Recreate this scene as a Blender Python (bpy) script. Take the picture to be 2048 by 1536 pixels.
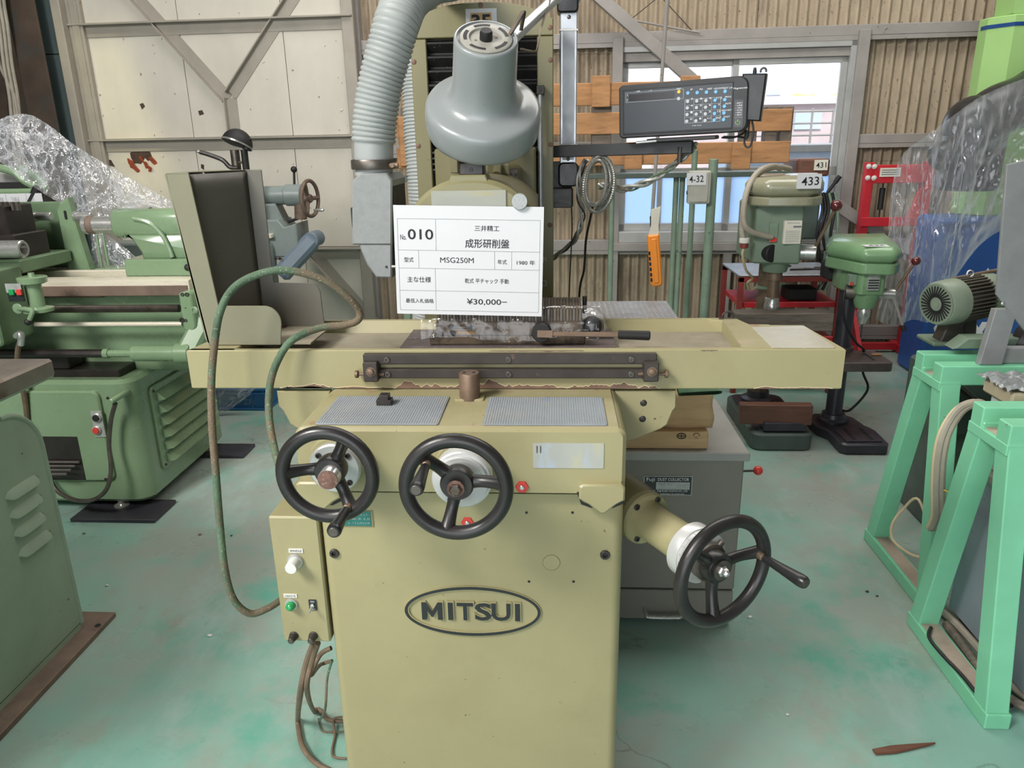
import bpy, bmesh, math, random
from mathutils import Vector, Matrix, noise
random.seed(7)
V = Vector
S = bpy.context.scene
for o in list(bpy.data.objects):
    bpy.data.objects.remove(o, do_unlink=True)
COL = S.collection

# ------------------------------------------------------------------ camera
FPX = 1500.0          # focal length in pixels of a 2048 x 1536 frame
CH = 1.42             # camera height
_Y = V((88, 482, -1500)).normalized()                     # world depth axis in camera space
_N = (85 * 88 + FPX * FPX) / 482
_Z = -V((85, -_N, -FPX)).normalized()                     # world up in camera space
_X = _Y.cross(_Z)
RC = Matrix((_X, _Y, _Z))
cam = bpy.data.objects.new('camera', bpy.data.cameras.new('camera'))
COL.objects.link(cam)
cam.data.sensor_width = 36.0
cam.data.lens = FPX * 36.0 / 2048
cam.data.clip_start = 0.02
cam.data.clip_end = 200
cam.matrix_world = Matrix.Translation((0, 0, CH)) @ RC.to_4x4()
S.camera = cam

# ------------------------------------------------------------------ light
S.view_settings.view_transform = 'Standard'
S.view_settings.look = 'None'
S.view_settings.gamma = 1.0
S.view_settings.exposure = 0.66
w = bpy.data.worlds.new('overcast_sky')
S.world = w
w.use_nodes = True
bg = w.node_tree.nodes['Background']
bg.inputs[0].default_value = (0.86, 0.92, 1.0, 1)
bg.inputs[1].default_value = 1.7


def area(name, loc, target, sx, sy, power, col=(1, 1, 1)):
    l = bpy.data.lights.new(name, 'AREA')
    l.shape = 'RECTANGLE'
    l.size, l.size_y = sx, sy
    l.energy = power
    l.color = col
    o = bpy.data.objects.new(name, l)
    COL.objects.link(o)
    o.location = loc
    o.rotation_euler = (V(target) - V(loc)).to_track_quat('-Z', 'Y').to_euler()
    return o


# daylight of the hall: open gate behind the camera, then two added lamps
area('gate_daylight', (-1.6, -3.6, 2.3), (-0.2, 2.0, 0.9), 4.0, 3.2, 46, (1.0, 0.98, 0.95))
area('upper_left_key', (-2.5, -0.9, 3.7), (0.0, 1.4, 0.8), 1.4, 1.1, 150, (1.0, 0.97, 0.92))  # key lamp added at upper left to throw shadows down right; no window
area('overhead_fill_far', (0.6, 3.6, 4.5), (0.6, 3.7, 0.0), 5.0, 1.6, 95, (1.0, 0.97, 0.92))  # overhead fill added for the back of the hall; roof is closed here


sun = bpy.data.objects.new('sun', bpy.data.lights.new('sun', 'SUN'))
COL.objects.link(sun)
sun.data.energy = 3.2
sun.data.angle = math.radians(3.0)
sun.data.color = (1.0, .96, .88)
sun.rotation_euler = (math.radians(42), 0, math.radians(-18))

# ------------------------------------------------------------------ pixel of the photograph -> place in the hall
def ray(x, y):
    return RC @ V(((x - 1024) / FPX, -(y - 768) / FPX, -1.0))


def at(x, y, Y):
    d = ray(x, y)
    return V((0, 0, CH)) + d * (Y / d.y)


def onz(x, y, z=0.0):
    d = ray(x, y)
    return V((0, 0, CH)) + d * ((z - CH) / d.z)


def onx(x, y, X):
    d = ray(x, y)
    return V((0, 0, CH)) + d * (X / d.x)


# ------------------------------------------------------------------ materials
MATS = {}


def lin(c):
    return tuple(((v / 255) / 12.92 if v / 255 <= .04045 else ((v / 255 + .055) / 1.055) ** 2.4) for v in c) + (1,)


def pm(name, col, rough=.5, metal=0.0, var=.07, vs=6, col2=None, c2s=4, lo=.58, hi=.68, speck=None, sps=90, spl=.70,
       bump=0.0, bs=180, spec=.5, coat=0.0, col3=None, c3s=2, lo3=.5, hi3=.65, stretch=None, rvar=.08):
    m = bpy.data.materials.new(name)
    m.use_nodes = True
    nt = m.node_tree
    N, L = nt.nodes, nt.links
    b = N['Principled BSDF']
    b.inputs['Roughness'].default_value = rough
    b.inputs['Metallic'].default_value = metal
    b.inputs['Specular IOR Level'].default_value = spec
    if coat:
        b.inputs['Coat Weight'].default_value = coat
        b.inputs['Coat Roughness'].default_value = .12
    tc = N.new('ShaderNodeTexCoord')
    src = tc.outputs['Object']
    if stretch:
        mp = N.new('ShaderNodeMapping')
        mp.inputs['Scale'].default_value = stretch
        L.new(src, mp.inputs['Vector'])
        src = mp.outputs['Vector']

    def nz(scale, det=5, ro=.6):
        n = N.new('ShaderNodeTexNoise')
        n.inputs['Scale'].default_value = scale
        n.inputs['Detail'].default_value = det
        n.inputs['Roughness'].default_value = ro
        L.new(src, n.inputs['Vector'])
        return n.outputs['Fac']

    def ramp(fac, lo, hi, a=0.0, bb=1.0):
        r = N.new('ShaderNodeMapRange')
        r.inputs[1].default_value, r.inputs[2].default_value = lo, hi
        r.inputs[3].default_value, r.inputs[4].default_value = a, bb
        L.new(fac, r.inputs[0])
        return r.outputs[0]

    def mix(fac, a, bcol):
        x = N.new('ShaderNodeMix')
        x.data_type = 'RGBA'
        L.new(fac, x.inputs[0])
        for sock, val in ((x.inputs[6], a), (x.inputs[7], bcol)):
            if isinstance(val, tuple):
                sock.default_value = val
            else:
                L.new(val, sock)
        return x.outputs[2]

    base = lin(col)
    n1 = nz(vs)
    dk = tuple(max(0, v * (1 - 2 * var)) for v in base[:3]) + (1,)
    lt = tuple(min(1, v * (1 + 2 * var)) for v in base[:3]) + (1,)
    c = mix(ramp(n1, .3, .7), dk, lt)
    if col3:
        c = mix(ramp(nz(c3s, 6, .65), lo3, hi3), c, lin(col3))
    if col2:
        c = mix(ramp(nz(c2s, 8, .68), lo, hi), c, lin(col2))
    if speck:
        c = mix(ramp(nz(sps, 3, .6), spl, spl + .02), c, lin(speck))
    L.new(c, b.inputs['Base Color'])
    if rvar:
        L.new(ramp(nz(vs * 2.3), .3, .7, max(.03, rough - rvar), min(1, rough + rvar)), b.inputs['Roughness'])
    if bump:
        bn = N.new('ShaderNodeBump')
        bn.inputs['Strength'].default_value = bump
        bn.inputs['Distance'].default_value = .002
        L.new(nz(bs, 3), bn.inputs['Height'])
        L.new(bn.outputs[0], b.inputs['Normal'])
    MATS[name] = m
    return m


def film(name, tint=(.95, .96, 1), haze=.10, bump=.3, scale=5.0, lo=.06, hi=.85):
    """thin clear plastic sheet: lets light through, glossy folds, a little milky"""
    m = bpy.data.materials.new(name)
    m.use_nodes = True
    N, L = m.node_tree.nodes, m.node_tree.links
    out = N['Material Output']
    N.remove(N['Principled BSDF'])
    tr = N.new('ShaderNodeBsdfTransparent')
    tr.inputs[0].default_value = (*tint, 1)
    gl = N.new('ShaderNodeBsdfGlossy')
    gl.inputs['Roughness'].default_value = .13
    gl.inputs['Color'].default_value = (1, 1, 1, 1)
    df = N.new('ShaderNodeBsdfDiffuse')
    df.inputs[0].default_value = (.88, .9, .97, 1)
    tl = N.new('ShaderNodeBsdfTranslucent')
    tl.inputs[0].default_value = (.88, .9, .97, 1)
    tc = N.new('ShaderNodeTexCoord')
    mp = N.new('ShaderNodeMapping')
    mp.inputs['Scale'].default_value = (2.0, 2.0, .9)
    L.new(tc.outputs['Object'], mp.inputs[0])
    n = N.new('ShaderNodeTexNoise')
    n.inputs['Scale'].default_value = scale
    n.inputs['Detail'].default_value = 3
    n.inputs['Distortion'].default_value = 1.2
    L.new(mp.outputs[0], n.inputs['Vector'])
    bn = N.new('ShaderNodeBump')
    bn.inputs['Strength'].default_value = bump
    bn.inputs['Distance'].default_value = .03
    L.new(n.outputs['Fac'], bn.inputs['Height'])
    L.new(bn.outputs[0], gl.inputs['Normal'])
    lw = N.new('ShaderNodeLayerWeight')
    lw.inputs['Blend'].default_value = .35
    L.new(bn.outputs[0], lw.inputs['Normal'])
    r = N.new('ShaderNodeMapRange')
    r.inputs[3].default_value, r.inputs[4].default_value = lo, hi
    L.new(lw.outputs['Facing'], r.inputs[0])
    m1 = N.new('ShaderNodeMixShader')
    L.new(r.outputs[0], m1.inputs[0])
    L.new(tr.outputs[0], m1.inputs[1])
    L.new(gl.outputs[0], m1.inputs[2])
    md = N.new('ShaderNodeMixShader')
    md.inputs[0].default_value = .5
    L.new(df.outputs[0], md.inputs[1])
    L.new(tl.outputs[0], md.inputs[2])
    r2 = N.new('ShaderNodeMapRange')
    r2.inputs[3].default_value, r2.inputs[4].default_value = haze * .5, min(1, haze * 3.2)
    L.new(lw.outputs['Facing'], r2.inputs[0])
    m2 = N.new('ShaderNodeMixShader')
    L.new(r2.outputs[0], m2.inputs[0])
    L.new(m1.outputs[0], m2.inputs[1])
    L.new(md.outputs[0], m2.inputs[2])
    L.new(m2.outputs[0], out.inputs[0])
    MATS[name] = m
    return m


OLIVE = (156, 149, 112)
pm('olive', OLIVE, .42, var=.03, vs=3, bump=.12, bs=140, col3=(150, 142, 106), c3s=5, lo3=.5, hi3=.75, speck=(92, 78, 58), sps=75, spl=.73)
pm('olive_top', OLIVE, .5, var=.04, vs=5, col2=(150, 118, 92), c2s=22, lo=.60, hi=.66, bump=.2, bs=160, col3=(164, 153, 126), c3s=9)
pm('olive_shaded', (124, 119, 86), .42, var=.04, vs=3, bump=.12, bs=140, speck=(80, 70, 50), sps=60, spl=.74)  # olive with shade put in: column, head and boss darker where less lit
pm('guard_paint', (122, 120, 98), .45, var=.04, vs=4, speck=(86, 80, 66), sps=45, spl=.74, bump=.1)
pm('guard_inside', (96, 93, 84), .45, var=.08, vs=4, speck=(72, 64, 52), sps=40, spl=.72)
pm('tray_dust', (146, 138, 120), .75, var=.08, vs=14, col2=(120, 112, 98), c2s=9, lo=.58, hi=.72, bump=.25, bs=300)
pm('primer_brown', (118, 92, 78), .6, var=.12, vs=20)
pm('primer_edge', (214, 202, 168), .55, var=.05)
pm('black_metal', (52, 48, 46), .42, var=.12, vs=25, col2=(88, 74, 62), c2s=14, lo=.6, hi=.75)
pm('rail_metal', (64, 58, 54), .45, .3, var=.12, vs=20, col2=(112, 92, 74), c2s=30, lo=.62, hi=.72)
pm('black_plastic', (34, 34, 36), .32, var=.06, vs=8, rvar=.1)
pm('wheel_black', (40, 38, 38), .34, var=.15, vs=10, col2=(78, 70, 64), c2s=9, lo=.6, hi=.8, bump=.05, bs=90)
pm('rubber_black', (26, 26, 27), .6, var=.1)
pm('bellows', (24, 24, 24), .55, var=.2, vs=40, speck=(120, 116, 104), sps=130, spl=.69)
pm('steel', (196, 196, 194), .28, .75, var=.03, vs=30, rvar=.02)
pm('steel_satin', (192, 193, 192), .38, .55, var=.04, vs=18, rvar=.02)
pm('dial_steel', (206, 207, 206), .35, .35, var=.03, vs=20, rvar=.02)
pm('steel_dark', (104, 98, 92), .4, .7, var=.12, vs=25, col2=(94, 70, 52), c2s=18, lo=.6, hi=.72)
pm('magnet_grey', (150, 152, 150), .4, .5, var=.08, vs=300)
pm('armour', (150, 150, 144), .4, .5, var=.1, vs=60, rvar=.03)
pm('steel_brown', (124, 104, 88), .5, .5, var=.12, vs=22, col2=(150, 126, 104), c2s=9)
pm('rust_cap', (112, 84, 74), .8, .1, var=.22, vs=60, speck=(176, 160, 150), sps=210, spl=.64)
pm('tslot_plate', (112, 102, 104), .42, .5, var=.1, vs=40, speck=(196, 190, 184), sps=260, spl=.67)
pm('chuck_metal', (92, 80, 66), .5, .45, var=.15, vs=30, col2=(54, 46, 40), c2s=24, lo=.5, hi=.65)
pm('chuck_top', (104, 98, 92), .45, .6, var=.12, vs=30)
pm('brass', (168, 130, 76), .4, .8)
pm('mat_grey', (136, 142, 147), .5, var=.05, vs=8, col2=(98, 122, 156), c2s=9, lo=.60, hi=.74, col3=(150, 150, 146), c3s=5)
pm('paper', (206, 207, 210), .75, var=.008, vs=3)
pm('paper_old', (214, 210, 196), .7, var=.04, vs=9)
pm('ink', (30, 31, 36), .7, var=0, rvar=0)
pm('ink_grey', (120, 122, 128), .7, var=0, rvar=0)
pm('label_white', (214, 212, 206), .5, var=.01)
pm('white_print', (224, 226, 228), .5, var=0, rvar=0)
pm('tape_silver', (168, 170, 164), .4, var=.04, vs=10, col2=(182, 176, 138), c2s=10, lo=.50, hi=.62, col3=(166, 178, 196), c3s=9, lo3=.52, hi3=.62, stretch=(1.6, 1, .5))
pm('tape_cloth', (150, 152, 143), .5, var=.03, vs=8, col3=(160, 154, 124), c3s=12, lo3=.5, hi3=.7, stretch=(1, 1, 5))
pm('lamp_grey', (136, 141, 142), .3, var=.01, vs=9, coat=.25, rvar=.03)
pm('gloss_sheet', (178, 174, 158), .22, var=.03, vs=12, bump=.3, bs=25)
pm('lamp_cap', (150, 148, 140), .45, var=.06, vs=12)
pm('hose_grey', (154, 158, 157), .5, var=.04, vs=10)
pm('hood_grey', (134, 137, 137), .55, .1, var=.04, vs=90, speck=(130, 132, 132), sps=420, spl=.62)
pm('aluminium', (186, 190, 196), .35, .6, var=.04, vs=12)
pm('readout_black', (44, 45, 47), .5, var=.04, vs=6)
pm('readout_panel', (56, 60, 66), .38, var=.06, vs=5)
pm('display_dark', (36, 34, 38), .2, var=.04)
pm('key_grey', (176, 178, 182), .4, var=.02)
pm('key_blue', (110, 172, 216), .4, var=.02)
pm('key_yellow', (232, 184, 56), .4, var=.02)
pm('power_green', (150, 196, 110), .5, var=0)
pm('red_plastic', (206, 62, 54), .35, var=.05)
pm('red_paint', (188, 40, 50), .4, var=.06, vs=8)
pm('red_dark', (132, 54, 48), .5, var=.1, vs=8)
pm('lamp_green', (40, 150, 84), .15, var=.02, coat=.5)
pm('knob_white', (216, 218, 214), .35, var=.01)
pm('teal_plate', (36, 112, 104), .4, var=.1, vs=30)
pm('plate_black', (38, 42, 44), .35, var=.05)
pm('plate_silver', (176, 178, 176), .4, .4, var=.08, vs=60)
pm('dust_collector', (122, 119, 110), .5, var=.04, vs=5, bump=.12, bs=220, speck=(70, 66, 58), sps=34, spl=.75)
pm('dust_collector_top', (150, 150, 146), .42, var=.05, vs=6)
pm('cardboard', (186, 156, 116), .8, var=.05, vs=9, bump=.12, bs=90, stretch=(1, 1, 8))
pm('cardboard_tape', (160, 118, 72), .4, var=.05)
pm('green_cloth', (92, 130, 100), .9, var=.1, vs=40)
pm('green_cable', (82, 104, 82), .8, var=.14, vs=20, col2=(108, 94, 76), c2s=9, lo=.47, hi=.55, bump=.8, bs=220, speck=(150, 160, 140), sps=260, spl=.64)
pm('brown_cable', (112, 96, 78), .6, var=.1, vs=14, col2=(150, 138, 120), c2s=18, lo=.6, hi=.7)
pm('grey_cable', (160, 152, 138), .55, var=.08, vs=10)
pm('black_cable', (30, 30, 31), .5, var=.05)
pm('cream_cable', (198, 180, 146), .55, var=.05)
pm('lathe_green', (122, 146, 114), .26, var=.05, vs=3, coat=.35, speck=(60, 66, 48), sps=34, spl=.76)
pm('lathe_green_dirty', (100, 124, 94), .5, var=.08, vs=6, col2=(92, 84, 68), c2s=7, lo=.56, hi=.7)
pm('bed_steel', (226, 216, 198), .3, .25, var=.05, vs=9, stretch=(.3, 3, 3))
pm('oily_black', (44, 38, 36), .4, .2, var=.15, vs=12)
pm('grey_lathe', (128, 138, 136), .4, var=.05, vs=6, col2=(98, 104, 104), c2s=6, lo=.55, hi=.7)
pm('blue_grey', (106, 120, 134), .45, var=.05, vs=7)
pm('press_green', (106, 124, 106), .5, var=.07, vs=6, col2=(92, 98, 84), c2s=8, lo=.6, hi=.75)
pm('press_cream', (142, 141, 118), .28, var=.04, vs=4, coat=.5)
pm('press_bright', (114, 148, 110), .32, var=.07, vs=5, coat=.3, speck=(66, 70, 52), sps=40, spl=.72)
pm('dark_base', (60, 58, 66), .35, .2, var=.12, vs=9)
pm('grey_base', (74, 86, 80), .5, var=.1, vs=8)
pm('cast_table', (100, 92, 90), .4, .4, var=.1, vs=16)
pm('wood_pallet', (172, 126, 84), .75, var=.12, vs=5, col2=(122, 85, 58), c2s=6, lo=.55, hi=.75, stretch=(1, 6, 6))
pm('wood_grey', (120, 110, 100), .8, var=.1, vs=6, col2=(84, 74, 66), c2s=8, lo=.5, hi=.7, stretch=(1, 8, 8))
pm('wood_dark', (104, 66, 50), .6, var=.12, vs=7, stretch=(1, 6, 6))
pm('orange_plastic', (238, 144, 48), .4, var=.03)
pm('pipe_green', (120, 140, 122), .5, var=.07, vs=9, col2=(60, 66, 60), c2s=14, lo=.62, hi=.68)
pm('box_grey', (164, 164, 154), .5, var=.06, vs=12)
pm('mint', (126, 202, 163), .45, var=.05, vs=4, speck=(60, 62, 50), sps=32, spl=.74, coat=.15)
pm('mint_dust', (168, 152, 138), .8, var=.08, vs=15)
pm('cabinet_blue', (146, 158, 168), .35, .2, var=.04, vs=3)
pm('cabinet_lid', (158, 156, 150), .5, var=.04, vs=5)
pm('sheet_grey', (150, 152, 155), .4, .35, var=.06, vs=10)
pm('motor_green', (120, 132, 116), .45, var=.08, vs=9, col2=(92, 84, 62), c2s=7, lo=.56, hi=.72)
pm('motor_fin', (88, 84, 76), .5, .3, var=.1, vs=15)
pm('blue_paint', (40, 84, 152), .4, var=.05, vs=4)
pm('lime_paint', (156, 196, 124), .4, var=.03, vs=3)
pm('navy_stripe', (24, 66, 124), .4, var=.02)
pm('cabinet_sage', (136, 154, 134), .55, var=.05, vs=5, bump=.25, bs=150, speck=(70, 72, 60), sps=42, spl=.73)
pm('rust_plate', (116, 98, 86), .6, .2, var=.12, vs=9, col2=(84, 66, 56), c2s=8, lo=.55, hi=.7)
pm('table_steel', (132, 124, 116), .35, .5, var=.1, vs=8, col2=(104, 84, 70), c2s=6, lo=.56, hi=.7)
pm('crate_blue', (34, 92, 140), .4, var=.05)
pm('crate_white', (196, 198, 200), .45, var=.05)
pm('crate_tan', (176, 164, 140), .55, var=.06)
pm('slate', (168, 153, 132), .85, var=.1, vs=5, col2=(112, 100, 88), c2s=5, lo=.5, hi=.72, col3=(176, 162, 140), c3s=6, lo3=.52, hi3=.7, bump=.5, bs=160, stretch=(1, 1, .35), speck=(84, 70, 56), sps=95, spl=.66)
pm('frame_steel', (146, 141, 137), .55, var=.06, vs=6, speck=(98, 74, 58), sps=26, spl=.70)
pm('door_sheet', (206, 200, 188), .6, var=.035, vs=4, bump=.25, bs=60, speck=(120, 106, 92), sps=34, spl=.73, stretch=(1, 1, .5))
pm('door_rail', (158, 151, 140), .55, var=.05, vs=5, col2=(150, 122, 84), c2s=9, lo=.66, hi=.74)
pm('door_hole', (70, 52, 44), .8, var=.2, vs=20)
pm('door_rust', (166, 78, 52), .8, var=.15, vs=20)
pm('post_brown', (72, 58, 48), .7, var=.15, vs=5, col2=(54, 62, 60), c2s=4, lo=.5, hi=.7)
pm('panel_teal', (70, 84, 84), .55, var=.06, vs=4)
pm('window_alu', (172, 172, 170), .45, .3, var=.04, vs=8)
pm('hall_wall', (128, 120, 108), .8, var=.08, vs=2)
pm('hall_roof', (118, 112, 104), .85, var=.08, vs=2)
pm('outside_wall', (226, 222, 226), .8, var=.05, vs=1)
pm('outside_brown', (190, 172, 172), .8, var=.1, vs=1)
pm('outside_blue', (176, 190, 212), .8, var=.06, vs=1)
pm('outside_leaf', (226, 226, 120), .8, var=.15, vs=4)
pm('outside_ground', (150, 148, 142), .9)
pm('maroon_knob', (84, 30, 32), .25, var=.05, coat=.4)
film('clear_film', (.96, .97, 1.0), .31, .35, 5.0, .08, .9)
film('crinkle_film', (.96, .97, 1.0), .26, .9, 11.0, .12, .9)
film('wrap_film', (.98, .98, .99), .03, .2, 10.0, .04, .5)


def floor_mat():
    m = pm('floor_paint', (134, 176, 163), .34, var=.06, vs=1.3, col3=(150, 160, 152), c3s=1.1, lo3=.40, hi3=.56, col2=(98, 164, 146), c2s=1.7, lo=.53, hi=.66,
           speck=(92, 88, 78), sps=55, spl=.745, rvar=.16, spec=.45)
    nt = m.node_tree
    N, L = nt.nodes, nt.links
    b = N['Principled BSDF']
    tc = N.new('ShaderNodeTexCoord')
    # brown scuffs and rubbed patches
    src = b.inputs['Base Color'].links[0].from_socket
    for sc, lo, hi, col, st in ((3.1, .54, .70, (150, 144, 134), (1, .6, 1)), (6.5, .62, .74, (112, 108, 98), (.6, 1.3, 1)), (2.3, .54, .66, (160, 184, 178), (1.2, .5, 1)), (1.1, .52, .64, (110, 166, 150), (1, .45, 1)), (42, .70, .73, (206, 208, 200), (1, 1, 1))):
        mp = N.new('ShaderNodeMapping')
        mp.inputs['Scale'].default_value = st
        mp.inputs['Location'].default_value = (sc, sc * 2, 0)
        mp.inputs['Rotation'].default_value = (0, 0, sc)
        L.new(tc.outputs['Object'], mp.inputs[0])
        n = N.new('ShaderNodeTexNoise')
        n.inputs['Scale'].default_value = sc
        n.inputs['Detail'].default_value = 9
        n.inputs['Roughness'].default_value = .72
        L.new(mp.outputs[0], n.inputs['Vector'])
        r = N.new('ShaderNodeMapRange')
        r.inputs[1].default_value, r.inputs[2].default_value = lo, hi
        r.inputs[4].default_value = .75
        L.new(n.outputs['Fac'], r.inputs[0])
        x = N.new('ShaderNodeMix')
        x.data_type = 'RGBA'
        L.new(r.outputs[0], x.inputs[0])
        L.new(src, x.inputs[6])
        x.inputs[7].default_value = lin(col)
        src = x.outputs[2]
    # hairline cracks
    vo = N.new('ShaderNodeTexVoronoi')
    vo.feature = 'DISTANCE_TO_EDGE'
    vo.inputs['Scale'].default_value = .55
    wn = N.new('ShaderNodeTexNoise')
    wn.inputs['Scale'].default_value = 3.0
    wn.inputs['Detail'].default_value = 8
    L.new(tc.outputs['Object'], wn.inputs['Vector'])
    ad = N.new('ShaderNodeMix')
    ad.data_type = 'VECTOR'
    ad.inputs[0].default_value = .22
    L.new(tc.outputs['Object'], ad.inputs[4])
    L.new(wn.outputs['Color'], ad.inputs[5])
    L.new(ad.outputs[1], vo.inputs['Vector'])
    r = N.new('ShaderNodeMapRange')
    r.inputs[1].default_value, r.inputs[2].default_value = .0005, .0016
    r.inputs[3].default_value, r.inputs[4].default_value = .35, 0
    L.new(vo.outputs['Distance'], r.inputs[0])
    x = N.new('ShaderNodeMix')
    x.data_type = 'RGBA'
    L.new(r.outputs[0], x.inputs[0])
    L.new(src, x.inputs[6])
    x.inputs[7].default_value = lin((72, 84, 78))
    L.new(x.outputs[2], b.inputs['Base Color'])
    return m


floor_mat()


def glass_mats():
    m = bpy.data.materials.new('clear_glass')
    m.use_nodes = True
    N, L = m.node_tree.nodes, m.node_tree.links
    g = N.new('ShaderNodeBsdfGlossy')
    g.inputs['Roughness'].default_value = .05
    t = N.new('ShaderNodeBsdfTransparent')
    t.inputs[0].default_value = (.93, .95, .97, 1)
    mx = N.new('ShaderNodeMixShader')
    mx.inputs[0].default_value = .06
    L.new(t.outputs[0], mx.inputs[1])
    L.new(g.outputs[0], mx.inputs[2])
    L.new(mx.outputs[0], N['Material Output'].inputs[0])
    MATS['clear_glass'] = m
    m = bpy.data.materials.new('frosted_glass')
    m.use_nodes = True
    N, L = m.node_tree.nodes, m.node_tree.links
    t = N.new('ShaderNodeBsdfTranslucent')
    t.inputs[0].default_value = (.66, .80, .98, 1)
    d = N.new('ShaderNodeBsdfDiffuse')
    d.inputs[0].default_value = (.62, .70, .80, 1)
    mx = N.new('ShaderNodeMixShader')
    mx.inputs[0].default_value = .15
    L.new(t.outputs[0], mx.inputs[1])
    L.new(d.outputs[0], mx.inputs[2])
    L.new(mx.outputs[0], N['Material Output'].inputs[0])
    MATS['frosted_glass'] = m


glass_mats()


# ------------------------------------------------------------------ mesh building
def frame(p, ax):
    """matrix whose z axis is ax, origin p"""
    z = V(ax).normalized()
    x = V((1, 0, 0)) if abs(z.x) < .9 else V((0, 0, 1))
    y = z.cross(x).normalized()
    x = y.cross(z)
    m = Matrix((x, y, z)).transposed().to_4x4()
    m.translation = V(p)
    return m


def basis(p, r, u):
    """matrix with x = r, y = u (made square), z = r x u, origin p"""
    x = V(r).normalized()
    z = x.cross(V(u)).normalized()
    y = z.cross(x)
    m = Matrix((x, y, z)).transposed().to_4x4()
    m.translation = V(p)
    return m


def crom(pts, sub):
    pts = [V(p) for p in pts]
    if sub <= 1:
        return pts
    out = []
    n = len(pts)
    for i in range(n - 1):
        a, b, c, d = pts[max(i - 1, 0)], pts[i], pts[i + 1], pts[min(i + 2, n - 1)]
        for k in range(sub):
            t = k / sub
            out.append(.5 * ((2 * b) + (c - a) * t + (2 * a - 5 * b + 4 * c - d) * t * t + (3 * b - a - 3 * c + d) * t ** 3))
    out.append(pts[-1])
    return out


def rpoly(pts, r, seg=5):
    """round the corners of a 2D polygon; r a number or one per corner"""
    n = len(pts)
    out = []
    for i in range(n):
        ri = r[i] if isinstance(r, (list, tuple)) else r
        p = V((*pts[i], 0))
        a = V((*pts[i - 1], 0)) - p
        b = V((*pts[(i + 1) % n], 0)) - p
        if ri <= 0:
            out.append(tuple(pts[i]))
            continue
        la, lb = a.length, b.length
        a.normalize()
        b.normalize()
        ang = math.acos(max(-1, min(1, a.dot(b))))
        if ang < .05 or ang > 3.1:
            out.append(tuple(pts[i]))
            continue
        t = min(ri / math.tan(ang / 2), la * .49, lb * .49)
        rr = t * math.tan(ang / 2)
        c = p + (a + b).normalized() * (rr / math.sin(ang / 2))
        s, e = p + a * t - c, p + b * t - c
        for k in range(seg + 1):
            v = s.slerp(e, k / seg, s).normalized() * s.length if s.angle(e, 0) > 1e-4 else s
            out.append((c.x + v.x, c.y + v.y))
    return out


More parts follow.
